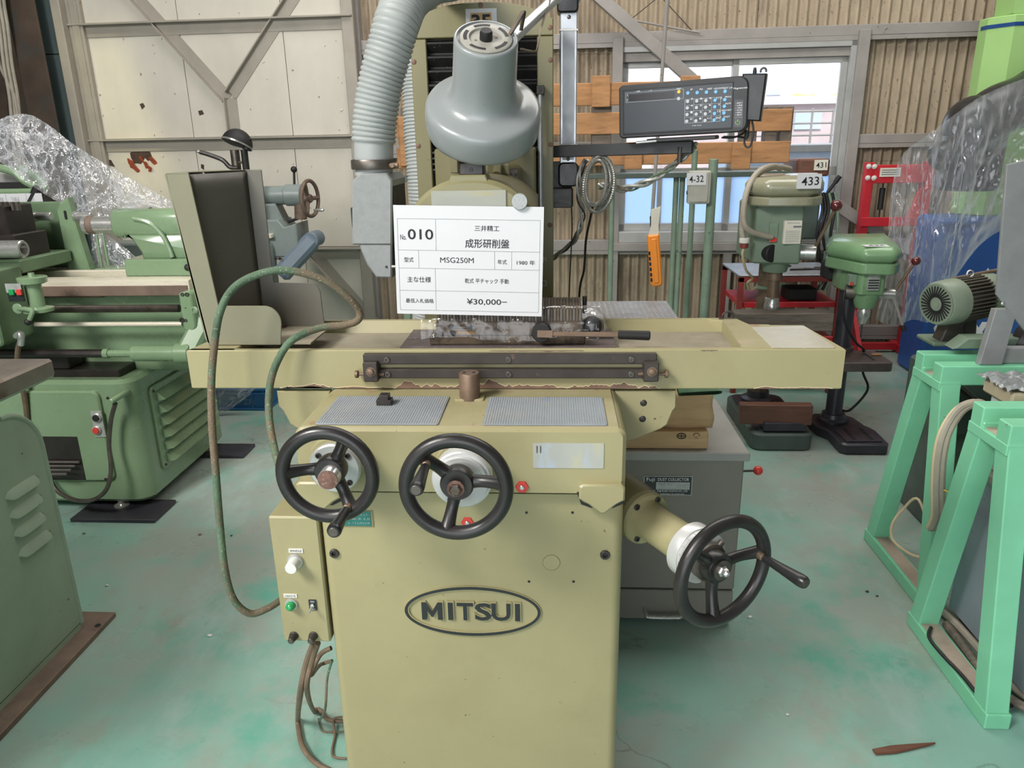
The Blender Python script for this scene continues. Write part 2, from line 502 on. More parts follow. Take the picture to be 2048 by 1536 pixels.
class MB:
    def __init__(s):
        s.v, s.f = [], []

    def add(s, vs, fs, M=None):
        o = len(s.v)
        s.v += [(M @ V(p)) if M else V(p) for p in vs]
        s.f += [tuple(i + o for i in f) for f in fs]
        return s

    def box(s, x0, x1, y0, y1, z0, z1, b=0.0, M=None):
        if x0 > x1: x0, x1 = x1, x0
        if y0 > y1: y0, y1 = y1, y0
        if z0 > z1: z0, z1 = z1, z0
        b = min(b, (x1 - x0) * .45, (y1 - y0) * .45, (z1 - z0) * .45)
        if b <= 0:
            vs = [(x, y, z) for x in (x0, x1) for y in (y0, y1) for z in (z0, z1)]
            return s.add(vs, [(0, 1, 3, 2), (4, 6, 7, 5), (0, 4, 5, 1), (2, 3, 7, 6), (0, 2, 6, 4), (1, 5, 7, 3)], M)
        vs, idx = [], {}
        X, Y, Z = (x0, x1), (y0, y1), (z0, z1)
        sg = (1, -1)
        for i in range(2):
            for j in range(2):
                for k in range(2):
                    for a in range(3):
                        p = [X[i] + sg[i] * b, Y[j] + sg[j] * b, Z[k] + sg[k] * b]
                        p[a] = (X[i], Y[j], Z[k])[a]
                        idx[i, j, k, a] = len(vs)
                        vs.append(p)
        fs = []
        for q in range(2):
            fs.append([idx[q, 0, 0, 0], idx[q, 1, 0, 0], idx[q, 1, 1, 0], idx[q, 0, 1, 0]])
            fs.append([idx[0, q, 0, 1], idx[1, q, 0, 1], idx[1, q, 1, 1], idx[0, q, 1, 1]])
            fs.append([idx[0, 0, q, 2], idx[1, 0, q, 2], idx[1, 1, q, 2], idx[0, 1, q, 2]])
            for r in range(2):
                fs.append([idx[q, r, 0, 0], idx[q, r, 0, 1], idx[q, r, 1, 1], idx[q, r, 1, 0]])
                fs.append([idx[q, 0, r, 0], idx[q, 0, r, 2], idx[q, 1, r, 2], idx[q, 1, r, 0]])
                fs.append([idx[0, q, r, 1], idx[0, q, r, 2], idx[1, q, r, 2], idx[1, q, r, 1]])
                for t in range(2):
                    fs.append([idx[q, r, t, 0], idx[q, r, t, 1], idx[q, r, t, 2]])
        return s.add(vs, fs, M)

    def beam(s, p0, p1, wx, wy, b=0.0, up=(0, 0, 1)):
        """square bar from p0 to p1; wx across, wy along 'up' side"""
        p0, p1 = V(p0), V(p1)
        z = (p1 - p0).normalized()
        x = z.cross(V(up))
        if x.length < 1e-4:
            x = z.cross(V((1, 0, 0)))
        x.normalize()
        y = z.cross(x)
        m = Matrix((x, y, z)).transposed().to_4x4()
        m.translation = p0
        return s.box(-wx / 2, wx / 2, -wy / 2, wy / 2, 0, (p1 - p0).length, b, m)

    def lathe(s, p, ax, prof, n=28, cap=True):
        M = frame(p, ax)
        vs, fs = [], []
        for r, h in prof:
            for i in range(n):
                t = 2 * math.pi * i / n
                vs.append((r * math.cos(t), r * math.sin(t), h))
        for k in range(len(prof) - 1):
            for i in range(n):
                j = (i + 1) % n
                fs.append((k * n + i, k * n + j, (k + 1) * n + j, (k + 1) * n + i))
        if cap:
            fs.append(tuple(range(n))[::-1])
            fs.append(tuple((len(prof) - 1) * n + i for i in range(n)))
        return s.add(vs, fs, M)

    def cyl(s, p0, p1, r, n=24, b=0.0, r1=None):
        p0, p1 = V(p0), V(p1)
        L = (p1 - p0).length
        r1 = r if r1 is None else r1
        if b:
            prof = [(r - b, 0), (r, b), (r1, L - b), (r1 - b, L)]
        else:
            prof = [(r, 0), (r1, L)]
        return s.lathe(p0, p1 - p0, prof, n)

    def tube(s, pts, r, n=10, sub=1, closed=False, rf=None):
        P = crom(pts, sub)
        m = len(P)
        vs, fs = [], []
        T0 = (P[1] - P[0]).normalized()
        ref = V((0, 0, 1)) if abs(T0.z) < .9 else V((1, 0, 0))
        nx = T0.cross(ref).normalized()
        prev = T0
        for i in range(m):
            if closed:
                t = (P[(i + 1) % m] - P[i - 1]).normalized()
            else:
                t = (P[min(i + 1, m - 1)] - P[max(i - 1, 0)]).normalized()
            q = prev.rotation_difference(t)
            nx = q @ nx
            nx = (nx - t * nx.dot(t)).normalized()
            ny = t.cross(nx)
            prev = t
            rr = r if rf is None else rf(i, m)
            for k in range(n):
                a = 2 * math.pi * k / n
                vs.append(P[i] + nx * (rr * math.cos(a)) + ny * (rr * math.sin(a)))
        for i in range(m if closed else m - 1):
            i2 = (i + 1) % m
            for k in range(n):
                k2 = (k + 1) % n
                fs.append((i * n + k, i * n + k2, i2 * n + k2, i2 * n + k))
        if not closed:
            fs.append(tuple(range(n))[::-1])
            fs.append(tuple((m - 1) * n + k for k in range(n)))
        return s.add(vs, fs)

    def prism(s, poly, plane, d0, d1, b=0.0, M=None):
        """extrude a 2D polygon: 'xz' along y, 'yz' along x, 'xy' along z; b chamfers both rims"""
        if d0 > d1: d0, d1 = d1, d0
        n = len(poly)
        mp = {'xz': lambda a, c, d: (a, d, c), 'yz': lambda a, c, d: (d, a, c), 'xy': lambda a, c, d: (a, c, d)}[plane]
        rings = []
        if b > 0:
            area2 = sum(poly[i - 1][0] * poly[i][1] - poly[i][0] * poly[i - 1][1] for i in range(n))
            sg = 1 if area2 > 0 else -1
            ins = []
            for i in range(n):
                a, p, c = V((*poly[i - 1], 0)), V((*poly[i], 0)), V((*poly[(i + 1) % n], 0))
                e1, e2 = (p - a), (c - p)
                if e1.length < 1e-7 or e2.length < 1e-7:
                    e1 = e2 = (c - a)
                e1.normalize()
                e2.normalize()
                n1, n2 = V((-e1.y, e1.x, 0)) * sg, V((-e2.y, e2.x, 0)) * sg
                h = (n1 + n2)
                if h.length < 1e-4:
                    h = n1
                h.normalize()
                k = b / max(.35, h.dot(n1))
                q = p + h * k
                ins.append((q.x, q.y))
            rings = [(ins, d0), (poly, d0 + b), (poly, d1 - b), (ins, d1)]
        else:
            rings = [(poly, d0), (poly, d1)]
        vs, fs = [], []
        for pl, d in rings:
            vs += [mp(a, c, d) for a, c in pl]
        for k in range(len(rings) - 1):
            for i in range(n):
                j = (i + 1) % n
                fs.append((k * n + i, k * n + j, (k + 1) * n + j, (k + 1) * n + i))
        fs.append(tuple(range(n))[::-1])
        fs.append(tuple((len(rings) - 1) * n + i for i in range(n)))
        return s.add(vs, fs, M)

    def ball(s, c, r, n=16, m=10, sc=(1, 1, 1)):
        prof = [(max(1e-5, r * math.sin(math.pi * k / m)), -r * math.cos(math.pi * k / m)) for k in range(m + 1)]
        o = len(s.v)
        s.lathe((0, 0, 0), (0, 0, 1), prof, n)
        for i in range(o, len(s.v)):
            p = s.v[i]
            s.v[i] = V(c) + V((p.x * sc[0], p.y * sc[1], p.z * sc[2]))
        return s

    def grid(s, fn, nu, nv):
        vs = [fn(i / nu, j / nv) for j in range(nv + 1) for i in range(nu + 1)]
        fs = [(j * (nu + 1) + i, j * (nu + 1) + i + 1, (j + 1) * (nu + 1) + i + 1, (j + 1) * (nu + 1) + i) for j in range(nv) for i in range(nu)]
        return s.add(vs, fs)

    def mesh(s, name, mat=None, smooth=35, fix=True):
        me = bpy.data.meshes.new(name)
        me.from_pydata([tuple(v) for v in s.v], [], s.f)
        if fix:
            bm = bmesh.new()
            bm.from_mesh(me)
            bmesh.ops.recalc_face_normals(bm, faces=bm.faces)
            bm.to_mesh(me)
            bm.free()
        if smooth:
            me.polygons.foreach_set('use_smooth', [True] * len(me.polygons))
            me.set_sharp_from_angle(angle=math.radians(smooth))
        if mat:
            me.materials.append(MATS[mat])
        me.update()
        return me

    def obj(s, name, mat, parent=None, smooth=35, fix=True, M=None, label=None):
        return link(name, s.mesh(name, mat, smooth, fix), parent, M, label)


WORLD = {}


def link(name, me, parent=None, M=None, label=None):
    """put mesh (in world coordinates, or placed by M) into the scene under parent"""
    o = bpy.data.objects.new(name, me)
    COL.objects.link(o)
    M = M or Matrix.Identity(4)
    if parent:
        o.parent = parent
        o.matrix_parent_inverse = WORLD[parent.name].inverted()
    o.matrix_basis = M
    WORLD[o.name] = M
    if label:
        o['label'] = label
    return o


def thing(name, label, cat, loc=(0, 0, 0), group=None):
    o = bpy.data.objects.new(name, None)
    COL.objects.link(o)
    o.empty_display_size = .05
    o.location = loc
    WORLD[o.name] = Matrix.Translation(loc)
    tag(o, label, cat, group)
    return o


def tag(o, label=None, cat=None, group=None, kind=None):
    for k, v in (('label', label), ('category', cat), ('group', group), ('kind', kind)):
        if v:
            o[k] = v
    return o


def B(x0, x1, y0, y1, z0, z1, b=0.0):
    return MB().box(x0, x1, y0, y1, z0, z1, b)


FONT_CACHE = {}


def text_mesh(txt, bold=0.0):
    k = (txt, bold)
    if k in FONT_CACHE:
        return FONT_CACHE[k]
    cu = bpy.data.curves.new('lettering', 'FONT')
    cu.body = txt
    cu.resolution_u = 3
    cu.offset = bold
    ob = bpy.data.objects.new('lettering', cu)
    COL.objects.link(ob)
    dg = bpy.context.evaluated_depsgraph_get()
    me = bpy.data.meshes.new_from_object(ob.evaluated_get(dg))
    vs = [v.co.copy() for v in me.vertices]
    fs = [tuple(p.vertices) for p in me.polygons]
    bpy.data.meshes.remove(me)
    bpy.data.objects.remove(ob)
    bpy.data.curves.remove(cu)
    FONT_CACHE[k] = (vs, fs)
    return vs, fs


def put_text(mb, txt, M, cx, cy, w, h, bold=0.0, depth=0.0):
    """fit a line of lettering into a w x h box centred at cx, cy of the plane M"""
    vs, fs = text_mesh(txt, bold)
    if not vs:
        return mb
    x0, x1 = min(v.x for v in vs), max(v.x for v in vs)
    y0, y1 = min(v.y for v in vs), max(v.y for v in vs)
    sx = w / max(1e-6, x1 - x0)
    sy = h / max(1e-6, y1 - y0) if h else sx
    pts = [((v.x - (x0 + x1) / 2) * sx + cx, (v.y - (y0 + y1) / 2) * sy + cy, depth) for v in vs]
    mb.add(pts, fs, M)
    if depth:
        o = len(mb.v)
        ed = {}
        for f in fs:
            for a, b in zip(f, f[1:] + f[:1]):
                ed[(a, b)] = ed.get((a, b), 0) + 1
        rim = [e for e in ed if (e[1], e[0]) not in ed]
        base = o - len(pts)
        low = [(p[0], p[1], 0) for p in pts]
        mb.add(low, [], M)
        mb.f += [(a + base, a + o, b + o, b + base) for a, b in rim]
    return mb


_bolt = {}


def bolt(parent, p, ax, r, mat='black_metal', name='bolt', kind='socket'):
    k = (kind, mat)
    if k not in _bolt:
        mb = MB()
        if kind == 'socket':
            mb.lathe((0, 0, 0), (0, 0, 1), [(1, 0), (1, .5), (.9, .6), (.52, .6)], 20, False)
            mb.lathe((0, 0, 0), (0, 0, 1), [(.52, .6), (.5, .12), (.001, .12)], 6, False)
        elif kind == 'cross':
            mb.lathe((0, 0, 0), (0, 0, 1), [(1, 0), (1, .15), (.7, .38), (.001, .42)], 18, False)
            mb.box(-.5, .5, -.09, .09, .34, .46)
            mb.box(-.09, .09, -.5, .5, .34, .46)
        elif kind == 'hex':
            mb.lathe((0, 0, 0), (0, 0, 1), [(1.35, 0), (1.35, .18), (.2, .18)], 22, False)
            mb.lathe((0, 0, 0), (0, 0, 1), [(1, .18), (1, .8), (.8, .92)], 6)
        elif kind == 'slot':
            mb.lathe((0, 0, 0), (0, 0, 1), [(1, 0), (1, .15), (.94, .2)], 20)
            mb.box(-.8, .8, -.1, .1, .16, .24)
        me = mb.mesh(name, mat, 35)
        _bolt[k] = me
    return link(name, _bolt[k], parent, frame(p, ax) @ Matrix.Scale(r, 4))

# ================================================================== the hall
fl = B(-7, 6, -5, 6.2, -.12, 0).obj('floor', 'floor_paint')
tag(fl, kind='structure', label='worn green painted concrete floor')

TH = math.radians(2.4)
WU = V((math.cos(TH), -math.sin(TH), 0))
WD = V((math.sin(TH), math.cos(TH), 0))
W = Matrix((WU, WD, V((0, 0, 1)))).transposed().to_4x4()
W.translation = V((0, 5.45, 0))
WI = W.inverted()


def wl(x, y, off=0.0):
    """pixel -> (u, z) on the back wall plane, off metres in front of it"""
    o = WI @ V((0, 0, CH))
    d = WI.to_3x3() @ ray(x, y)
    p = o + d * ((-off - o.y) / d.y)
    return p.x, p.z


def wv(u, off, z):
    return W @ V((u, -off, z))


hall = thing('wall_back', 'back wall of corrugated slate sheets on grey steel framing', 'wall', (0, 5.45, 0))
del hall['category']
hall['kind'] = 'structure'
WORLD[hall.name] = Matrix.Translation((0, 5.45, 0))
uL, _ = wl(712, 300)
uw0, zw1 = wl(1228, 92)
uw1, _ = wl(1722, 92)
_, zw0 = wl(1300, 474)


def sheet(u0, u1, z0, z1, off=0.0, ph=0.0):
    n = max(8, int((u1 - u0) / .063 * 10))

    def fn(s, t):
        u = u0 + (u1 - u0) * s
        return wv(u, off + .017 * math.sin(2 * math.pi * u / .063 + ph), z0 + (z1 - z0) * t)
    return MB().grid(fn, n, 1).obj('corrugated_sheet', 'slate', hall, 60, fix=False)


us = [uL - .05, uL + .62, uw0 + .02]
for a, b in zip(us, us[1:]):
    sheet(a, b + .03, 0, 2.02, -.004)
    sheet(a, b + .03, 1.98, 4.9, .004)
um = wl(1516, 30)[0]
sheet(uw0, um + .03, zw1 - .03, 4.9, .004)
sheet(um, uw1, zw1 - .03, 4.9, .010)
sheet(uw0, um, 0, zw0 + .03, -.004)
sheet(um, uw1, 0, zw0 + .03, .002)
for a, b in ((uw1 - .02, uw1 + .70), (uw1 + .68, uw1 + 1.5), (uw1 + 1.48, 4.6)):
    sheet(a, b, 0, 1.30, -.004)
    sheet(a, b, 1.27, 2.08, .003)
    sheet(a, b, 2.05, 4.9, .010)


def wbar(name, x0, y0, x1, y1, wd, th=.05, off=.02, mat='frame_steel', parent=hall):
    """steel member on the back wall from pixel to pixel, wd wide (m)"""
    a, b = wl(x0, y0, off), wl(x1, y1, off)
    p, q = wv(a[0], off + th / 2, a[1]), wv(b[0], off + th / 2, b[1])
    return MB().beam(p, q, wd, th, .004, up=WD).obj(name, mat, parent)


def hrail(name, z, u0, u1, hgt, th=.06, off=.012, mat='frame_steel', parent=hall):
    mb = MB().box(u0, u1, -off - th, -off, z - hgt / 2, z + hgt / 2, .004, W)
    mb.box(u0, u1, -off - th, -off - th + .006, z - hgt / 2 - .025, z - hgt / 2, 0, W)
    return mb.obj(name, mat, parent)


zt1 = wl(1500, 68, .04)[1]
hrail('purlin', zt1, uL, 4.6, .065)
zt2 = wl(1780, 277, .04)[1]
hrail('purlin', zt2, uw1 - .02, 4.6, .06)
hrail('purlin', wl(770, 300, .04)[1], uL, uw0, .06)
hrail('purlin', wl(1150, 490, .04)[1], uL, 4.6, .075)
hrail('purlin', .12, uL, 4.6, .07)
for x, y, y1 in ((1236, 84, 640), (1727, 72, 640), (706, -10, 640)):
    u = wl(x, y, .06)[0]
    MB().box(u - .035, u + .035, -.10, -.012, 0, zt1 if x != 706 else 4.9, .004, W).obj('post', 'frame_steel', hall)
u = wl(1452, 560, .06)[0]
MB().box(u - .03, u + .03, -.07, -.012, 0, wl(1150, 490, .04)[1], .004, W).obj('post', 'frame_steel', hall)
wbar('brace', 1010, -172, 1392, 168, .075, .05, .14)
wbar('brace', 1668, 408, 1762, 470, .075, .05, .08)
wbar('conduit', 1250, 38, 1400, 66, .012, .012, .12)
for x0, y0, x1, y1 in ((1260, 40, 1322, -10), (1322, -6, 1388, 66)):
    wbar('wire', x0, y0, x1, y1, .006, .006, .11, 'steel_dark')

# ---- sliding steel door on the left
door = thing('door_1', 'tall beige sheet steel sliding door with rails and diagonal braces', 'door', (-2.2, 5.4, 0))
del door['category']
door['kind'] = 'structure'
DO = .16
seams = [wl(148, 100, DO)[0], wl(358, 60, DO)[0], wl(565, 60, DO)[0], wl(708, 60, DO)[0]]
zr = [wl(420, 40, DO)[1], wl(430, 275, DO)[1], wl(660, 494, DO)[1], .10]
lv = [4.9] + zr
for a, b in zip(seams, seams[1:]):
    for k in range(len(lv) - 1):
        B(a + .002, b - .002, -DO, -DO + .012, lv[k + 1], lv[k], .002)
        MB().box(a + .002, b - .002, -DO, -DO + .012, lv[k + 1] + .002, lv[k] - .002, .002, W).obj('door_panel', 'door_sheet', door)
for z in zr:
    mb = MB().box(seams[0], seams[-1], -DO - .055, -DO, z - .012, z, .002, W)
    mb.box(seams[0], seams[-1], -DO - .008, -DO, z - .085, z, .002, W)
    mb.obj('rail', 'door_rail', door)


MB().box(seams[0], seams[-1], -DO + .0125, -DO + .03, 0, 4.9, 0, W).obj('door_backing', 'door_rail', door)


def chan(name, x0, y0, x1, y1):
    a, b = wl(x0, y0, DO), wl(x1, y1, DO)
    p, q = V((a[0], 0, a[1])), V((b[0], 0, b[1]))
    d = (q - p).normalized()
    s = V((-d.z, 0, d.x))
    mb = MB()
    for off, wdt, d0, d1 in ((-.038, .008, 0, .045), (0, .076, 0, .006)):
        c0, c1 = p + s * off, q + s * off
        vs = []
        for c in (c0, c1):
            for e in (-wdt / 2, wdt / 2):
                for dd in (d0, d1):
                    vs.append(wv(c.x + s.x * e, DO + dd, c.z + s.z * e))
        mb.add(vs, [(0, 1, 3, 2), (4, 6, 7, 5), (0, 4, 5, 1), (2, 3, 7, 6), (0, 2, 6, 4), (1, 5, 7, 3)])
    return mb.obj(name, 'door_rail', door)


chan('brace', 170, -122, 458, 197)
chan('brace', 668, -130, 463, 192)
chan('stud', 463, 196, 472, 272)
chan('brace', 628, 505, 790, 690)
# door frame edges
for x, wd, d in ((150, .10, .02), (168, .05, .05)):
    u = wl(x, 100, DO)[0]
    MB().box(u - wd / 2, u + wd / 2, -DO - d, -DO + .01, 0, 4.9, .004, W).obj('stile', 'door_rail', door)
u = wl(704, 100, DO)[0]
MB().box(u - .05, u + .03, -DO - .03, -DO + .01, 0, 4.9, .004, W).obj('stile', 'door_rail', door)
# torn and rusted holes in the door sheet
holes = [[(260, 306), (268, 300), (286, 297), (300, 304), (306, 318), (296, 322), (290, 316), (282, 328), (268, 326), (262, 316)],
         [(279, 208), (286, 206), (290, 213), (284, 219)], [(210, 318), (222, 320), (230, 334), (216, 330)], [(396, 222), (404, 220), (408, 228), (399, 231)],
         [(226, 296), (232, 298), (230, 304)], [(402, 328), (408, 330), (408, 340), (402, 336)]]
for h in holes:
    vs = []
    for x, y in h:
        a = wl(x, y, DO + .002)
        vs.append(wv(a[0], DO + .002, a[1]))
    n = len(vs)
    vs += [v + WD * .0015 for v in vs]
    MB().add(vs, [tuple(range(n)), tuple(range(n, 2 * n))] + [(i, (i + 1) % n, n + (i + 1) % n, n + i) for i in range(n)]).obj('torn_hole', 'door_hole', door)
for x, y, s, a in ((264, 330, 1.2, .5), (272, 338, .9, -.4), (292, 330, .8, .2), (306, 322, 1.0, -.3), (300, 338, .7, .8), (283, 318, .6, 0), (258, 322, .6, .4)):
    u, z = wl(x, y, DO + .01)
    M = W @ Matrix.Translation((u, -DO - .012, z)) @ Matrix.Rotation(a, 4, 'Y') @ Matrix.Rotation(.5, 4, 'X')
    MB().prism([(-.018 * s, .03 * s), (.012 * s, .035 * s), (.02 * s, -.02 * s), (-.004 * s, -.05 * s), (-.014 * s, -.01 * s)], 'xz', -.002, .002, 0, M).obj('rust_flake', 'door_rust', door)
random.seed(3)
for k in range(70):
    x, y = random.uniform(190, 690), random.uniform(20, 480)
    if 330 < x < 540 and y > 330:
        continue
    u, z = wl(x, y, DO)
    s = random.uniform(.004, .011)
    M = W @ Matrix.Translation((u, -DO - .003, z)) @ Matrix.Rotation(random.uniform(0, 3), 4, 'Y') @ Matrix.Rotation(.6, 4, 'X')
    MB().prism([(-s, 0), (0, s * .8), (s, .2 * s), (.2 * s, -s)], 'xz', -.001, .001, 0, M).obj('paint_flake', random.choice(['label_white', 'paper_old', 'door_rail']), door)

# ---- left edge of the hall: jamb, teal panel, brown column, cables
u0, u1 = wl(109, 2, .2)[0], wl(122, 2, .2)[0]
tr = MB().box(u0, u1 + .02, -.26, -.05, 0, 4.9, .006, W).box(u1 + .02, u1 + .12, -.20, -.05, 0, 4.9, .004, W).obj('trim_1', 'door_rail')
tag(tr, 'beige painted steel door jamb at the left of the door', kind='structure')
u0b = wl(66, 2, .22)[0]
zj = wl(130, 108, .22)[1]
tp = thing('trim_2', 'dull teal sheet panels beside the door jamb', 'panel', wv(u0b, .2, 0))
del tp['category']
tp['kind'] = 'structure'
for z0, z1 in ((0, zj - .004), (zj, 4.9)):
    MB().box(u0b, u0 + .01, -.235, -.20, z0, z1, .004, W).obj('panel', 'panel_teal', tp)
u2 = wl(12, 2, .35)[0]
u3 = wl(70, 2, .35)[0]
cp = MB().box(u2, u3, -.36, -.345, 0, 4.9, .003, W).box((u2 + u3) / 2 - .008, (u2 + u3) / 2 + .008, -.345, -.2, 0, 4.9, 0, W).box(u2, u3, -.2, -.185, 0, 4.9, 0, W).obj('trim_3', 'post_brown')
tag(cp, 'dark brown rusty steel column at the left edge', kind='structure')
bw = MB().box(-7, seams[0] + .05, -.05, .02, 0, 4.9, 0, W).obj('wall_left', 'post_brown')
tag(bw, 'dark brown wall strip behind the column', kind='structure')
random.seed(11)
for k, (xa, xb, xc, mt, lab) in enumerate(((4, 24, 36, 'grey_cable', 'pale grey cable nearest the brown column'), (-2, 18, 30, 'grey_cable', 'pale grey cable in the middle of the bundle'),
                           (-8, 12, 24, 'grey_cable', 'pale grey cable left of the bundle middle'), (2, 8, 18, 'black_cable', 'black cable hanging in the cable bundle'),
                           (-24, 2, 33, 'grey_cable', 'pale grey cable curving in from the left edge'))):
    pts = []
    for xx, yy in ((xa, -60), (xa + 3, 0), ((xa + xb) / 2 + 2, 60), (xb, 130), (xc, 200), (xc + 8, 300), (xc + 22, 420)):
        q = wl(xx, yy, .42)
        pts.append(wv(q[0], .42 + .01 * (k % 3), q[1]))
    o = MB().tube(pts, .011, 8, 4).obj('wall_cable', mt)
    tag(o, lab + ' on the far left wall', 'cable', 'cables on the left wall')

# ---- rest of the shell (seen only in reflections)
m = bpy.data.materials.new('roof_plastic')
m.use_nodes = True
N_ = m.node_tree.nodes
t_ = N_.new('ShaderNodeBsdfTransparent')
t_.inputs[0].default_value = (.50, .49, .36, 1)
m.node_tree.links.new(t_.outputs[0], N_['Material Output'].inputs[0])
MATS['roof_plastic'] = m
tag(B(5.0, 5.15, -5, 6, 0, 5.2).obj('wall_right', 'hall_wall'), 'plain right wall of the hall', kind='structure')
fw = MB().box(-7, -3.6, -5.15, -5, 0, 5.2).box(1.6, 5.1, -5.15, -5, 0, 5.2).box(-3.6, 1.6, -5.15, -5, 3.6, 5.2).obj('wall_front', 'hall_wall')
tag(fw, 'plain front wall around the open gate behind the camera', kind='structure')
tag(B(-7.1, -7, -5, 6, 0, 5.2).obj('wall_far_left', 'hall_wall'), 'plain far left wall of the hall', kind='structure')
# roof with one weathered rooflight that lets a patch of sun onto the door
SUND = sun.rotation_euler.to_matrix() @ V((0, 0, -1))


def up_to_roof(x, y):
    q = wl(x, y, DO)
    p = wv(q[0], DO, q[1])
    return p - SUND * ((5.0 - p.z) / -SUND.z) * -1 if False else p + SUND * ((5.0 - p.z) / SUND.z)


c4 = [up_to_roof(*p) for p in ((178, 72), (292, 66), (205, 420), (330, 420))]
rx0, rx1 = (c4[0].x + c4[2].x) / 2, (c4[1].x + c4[3].x) / 2
ry0, ry1 = min(v.y for v in c4), max(v.y for v in c4)
roof = MB().box(-7, rx0, -5, 6, 5.0, 5.03).box(rx1, 5.1, -5, 6, 5.0, 5.03).box(rx0, rx1, -5, ry0, 5.0, 5.03).box(rx0, rx1, ry1, 6, 5.0, 5.03).obj('ceiling', 'hall_roof')
tag(roof, 'dark roof of the hall with one rooflight', kind='structure')
rl_ = B(rx0 - .02, rx1 + .02, ry0 - .02, ry1 + .02, 5.031, 5.035).obj('window_2', 'roof_plastic')
tag(rl_, 'weathered yellowish plastic rooflight', kind='structure')

# ---- window
win = thing('window_1', 'aluminium sliding window with clear upper and frosted lower panes', 'window', wv((uw0 + uw1) / 2, 0, zw0))
del win['category']
win['kind'] = 'structure'
xa, xb = uw0 + .01, uw1 - .01
za, zb = zw0, zw1
MB().box(xa, xb, -.07, .05, zb - .05, zb + .03, .003, W).obj('window_frame', 'window_alu', win)
MB().box(xa, xb, -.09, .05, za - .03, za + .045, .003, W).obj('window_frame', 'window_alu', win)
MB().box(xa, xa + .05, -.07, .05, za, zb, .003, W).obj('window_frame', 'window_alu', win)
MB().box(xb - .07, xb, -.07, .05, za, zb, .003, W).obj('window_frame', 'window_alu', win)
MB().box(xa - .02, xb + .02, -.11, .02, za - .085, za - .03, .003, W).obj('window_sill', 'frame_steel', win)
zu1 = wl(1500, 119, 0)[1]
MB().box(xa + .02, xb - .02, -.05, .05, zu1, zb - .05, .003, W).obj('head_rail', 'frame_steel', win)
zm = wl(1500, 343, 0)[1]
um1 = wl(1466, 200, 0)[0]
for nm, a, b, c, d, e0, e1 in (('sash_left', xa + .05, um1 + .02, za + .045, zu1, 0.0, .025), ('sash_right', um1 - .02, xb - .07, za + .045, zu1, -.035, -.01)):
    fr = MB().box(a, b, e0, e1, d - .035, d, .002, W).box(a, b, e0, e1, c, c + .05, .002, W).box(a, a + .04, e0, e1, c, d, .002, W).box(b - .04, b, e0, e1, c, d, .002, W)
    fr.box(a, b, e0, e1, zm - .03, zm + .03, .002, W)
    md = (a + b) / 2 - (.10 if nm == 'sash_left' else 0.12)
    fr.box(md - .015, md + .015, e0, e1, c, zm, .002, W)
    f = fr.obj('sash', 'window_alu', win)
    em = (e0 + e1) / 2
    MB().box(a + .04, b - .04, em - .002, em + .002, zm + .03, d - .035, 0, W).obj('pane', 'clear_glass', f)
    MB().box(a + .04, md - .015, em - .002, em + .002, c + .05, zm - .03, 0, W).obj('frosted_pane', 'frosted_glass', f)
    MB().box(md + .015, b - .04, em - .002, em + .002, c + .05, zm - .03, 0, W).obj('frosted_pane', 'frosted_glass', f)

# ---- outside the window
tag(B(-10, 16, 5.9, 40, -.3, -.15).obj('outside_ground', 'outside_ground'), 'pale paved yard outside the window', kind='structure')


def far_building(name, label, xa, xb, ytop, Y, mat, depth=4, wins=()):
    a, b = at(xa, ytop, Y), at(xb, ytop, Y)
    t = thing(name, label, 'building', ((a.x + b.x) / 2, Y, -.15))
    B(a.x, b.x, Y, Y + depth, -.15, a.z).obj('wall', mat, t)
    B(a.x - .1, b.x + .1, Y - .1, Y + depth, a.z, a.z + .12).obj('roof', 'outside_wall', t)
    for (x0, y0, x1, y1) in wins:
        p, q = at(x0, y0, Y), at(x1, y1, Y)
        B(p.x, q.x, Y - .03, Y + .05, q.z, p.z).obj('window', 'outside_blue', t)
    return t


far_building('neighbour_building', 'pale lilac building seen through the left of the window', 1150, 1578, 60, 15, 'outside_wall', 5, ((1490, 140, 1520, 175), (1535, 150, 1560, 190), (1500, 200, 1545, 215)))
far_building('storage_shed', 'low brown shed behind the railing outside the window', 1330, 1900, 214, 13, 'outside_brown', 1.5, ((1590, 226, 1640, 258),))
hd = thing('hedge', 'yellow green hedge strip above the shed outside the window', 'hedge', at(1640, 214, 15.3))
mb = MB()
random.seed(5)
for k in range(70):
    x = random.uniform(1590, 1790)
    p = at(x, random.uniform(196, 216), 15.3)
    mb.ball(p, random.uniform(.08, .16), 7, 5)
mb.obj('foliage', 'outside_leaf', hd)
mb = MB()
a, b = at(1590, 216, 15.3), at(1800, 216, 15.3)
mb.box(a.x, b.x, 15.2, 15.4, -.15, a.z)
mb.obj('stem_bank', 'outside_brown', hd)
rl = thing('yard_railing', 'thin steel railing in front of the brown shed outside', 'railing', at(1640, 300, 9.5))
for y in (222, 246, 270):
    a, b = at(1480, y, 9.5), at(1800, y, 9.5)
    MB().cyl((a.x, 9.5, (a.z + b.z) / 2), (b.x, 9.5, (a.z + b.z) / 2), .012, 8).obj('rail', 'frame_steel', rl)
for x in range(1500, 1800, 42):
    a = at(x, 216, 9.5)
    MB().cyl((a.x, 9.5, -.15), (a.x, 9.5, a.z), .014, 8).obj('post', 'frame_steel', rl)
a, b = at(1440, 296, 9.0), at(1850, 296, 9.0)
pk = thing('parked_van', 'blue grey flat topped load in the yard below the railing', 'container', ((a.x + b.x) / 2, 9.0, -.15))
B(a.x, b.x, 8.2, 9.3, -.15, a.z, .03).obj('body', 'outside_blue', pk)
B(a.x, b.x, 8.18, 9.32, a.z - .05, a.z + .03, .01).obj('rim', 'window_alu', pk)
pk.name = 'yard_container'
WORLD[pk.name] = Matrix.Translation(pk.location)

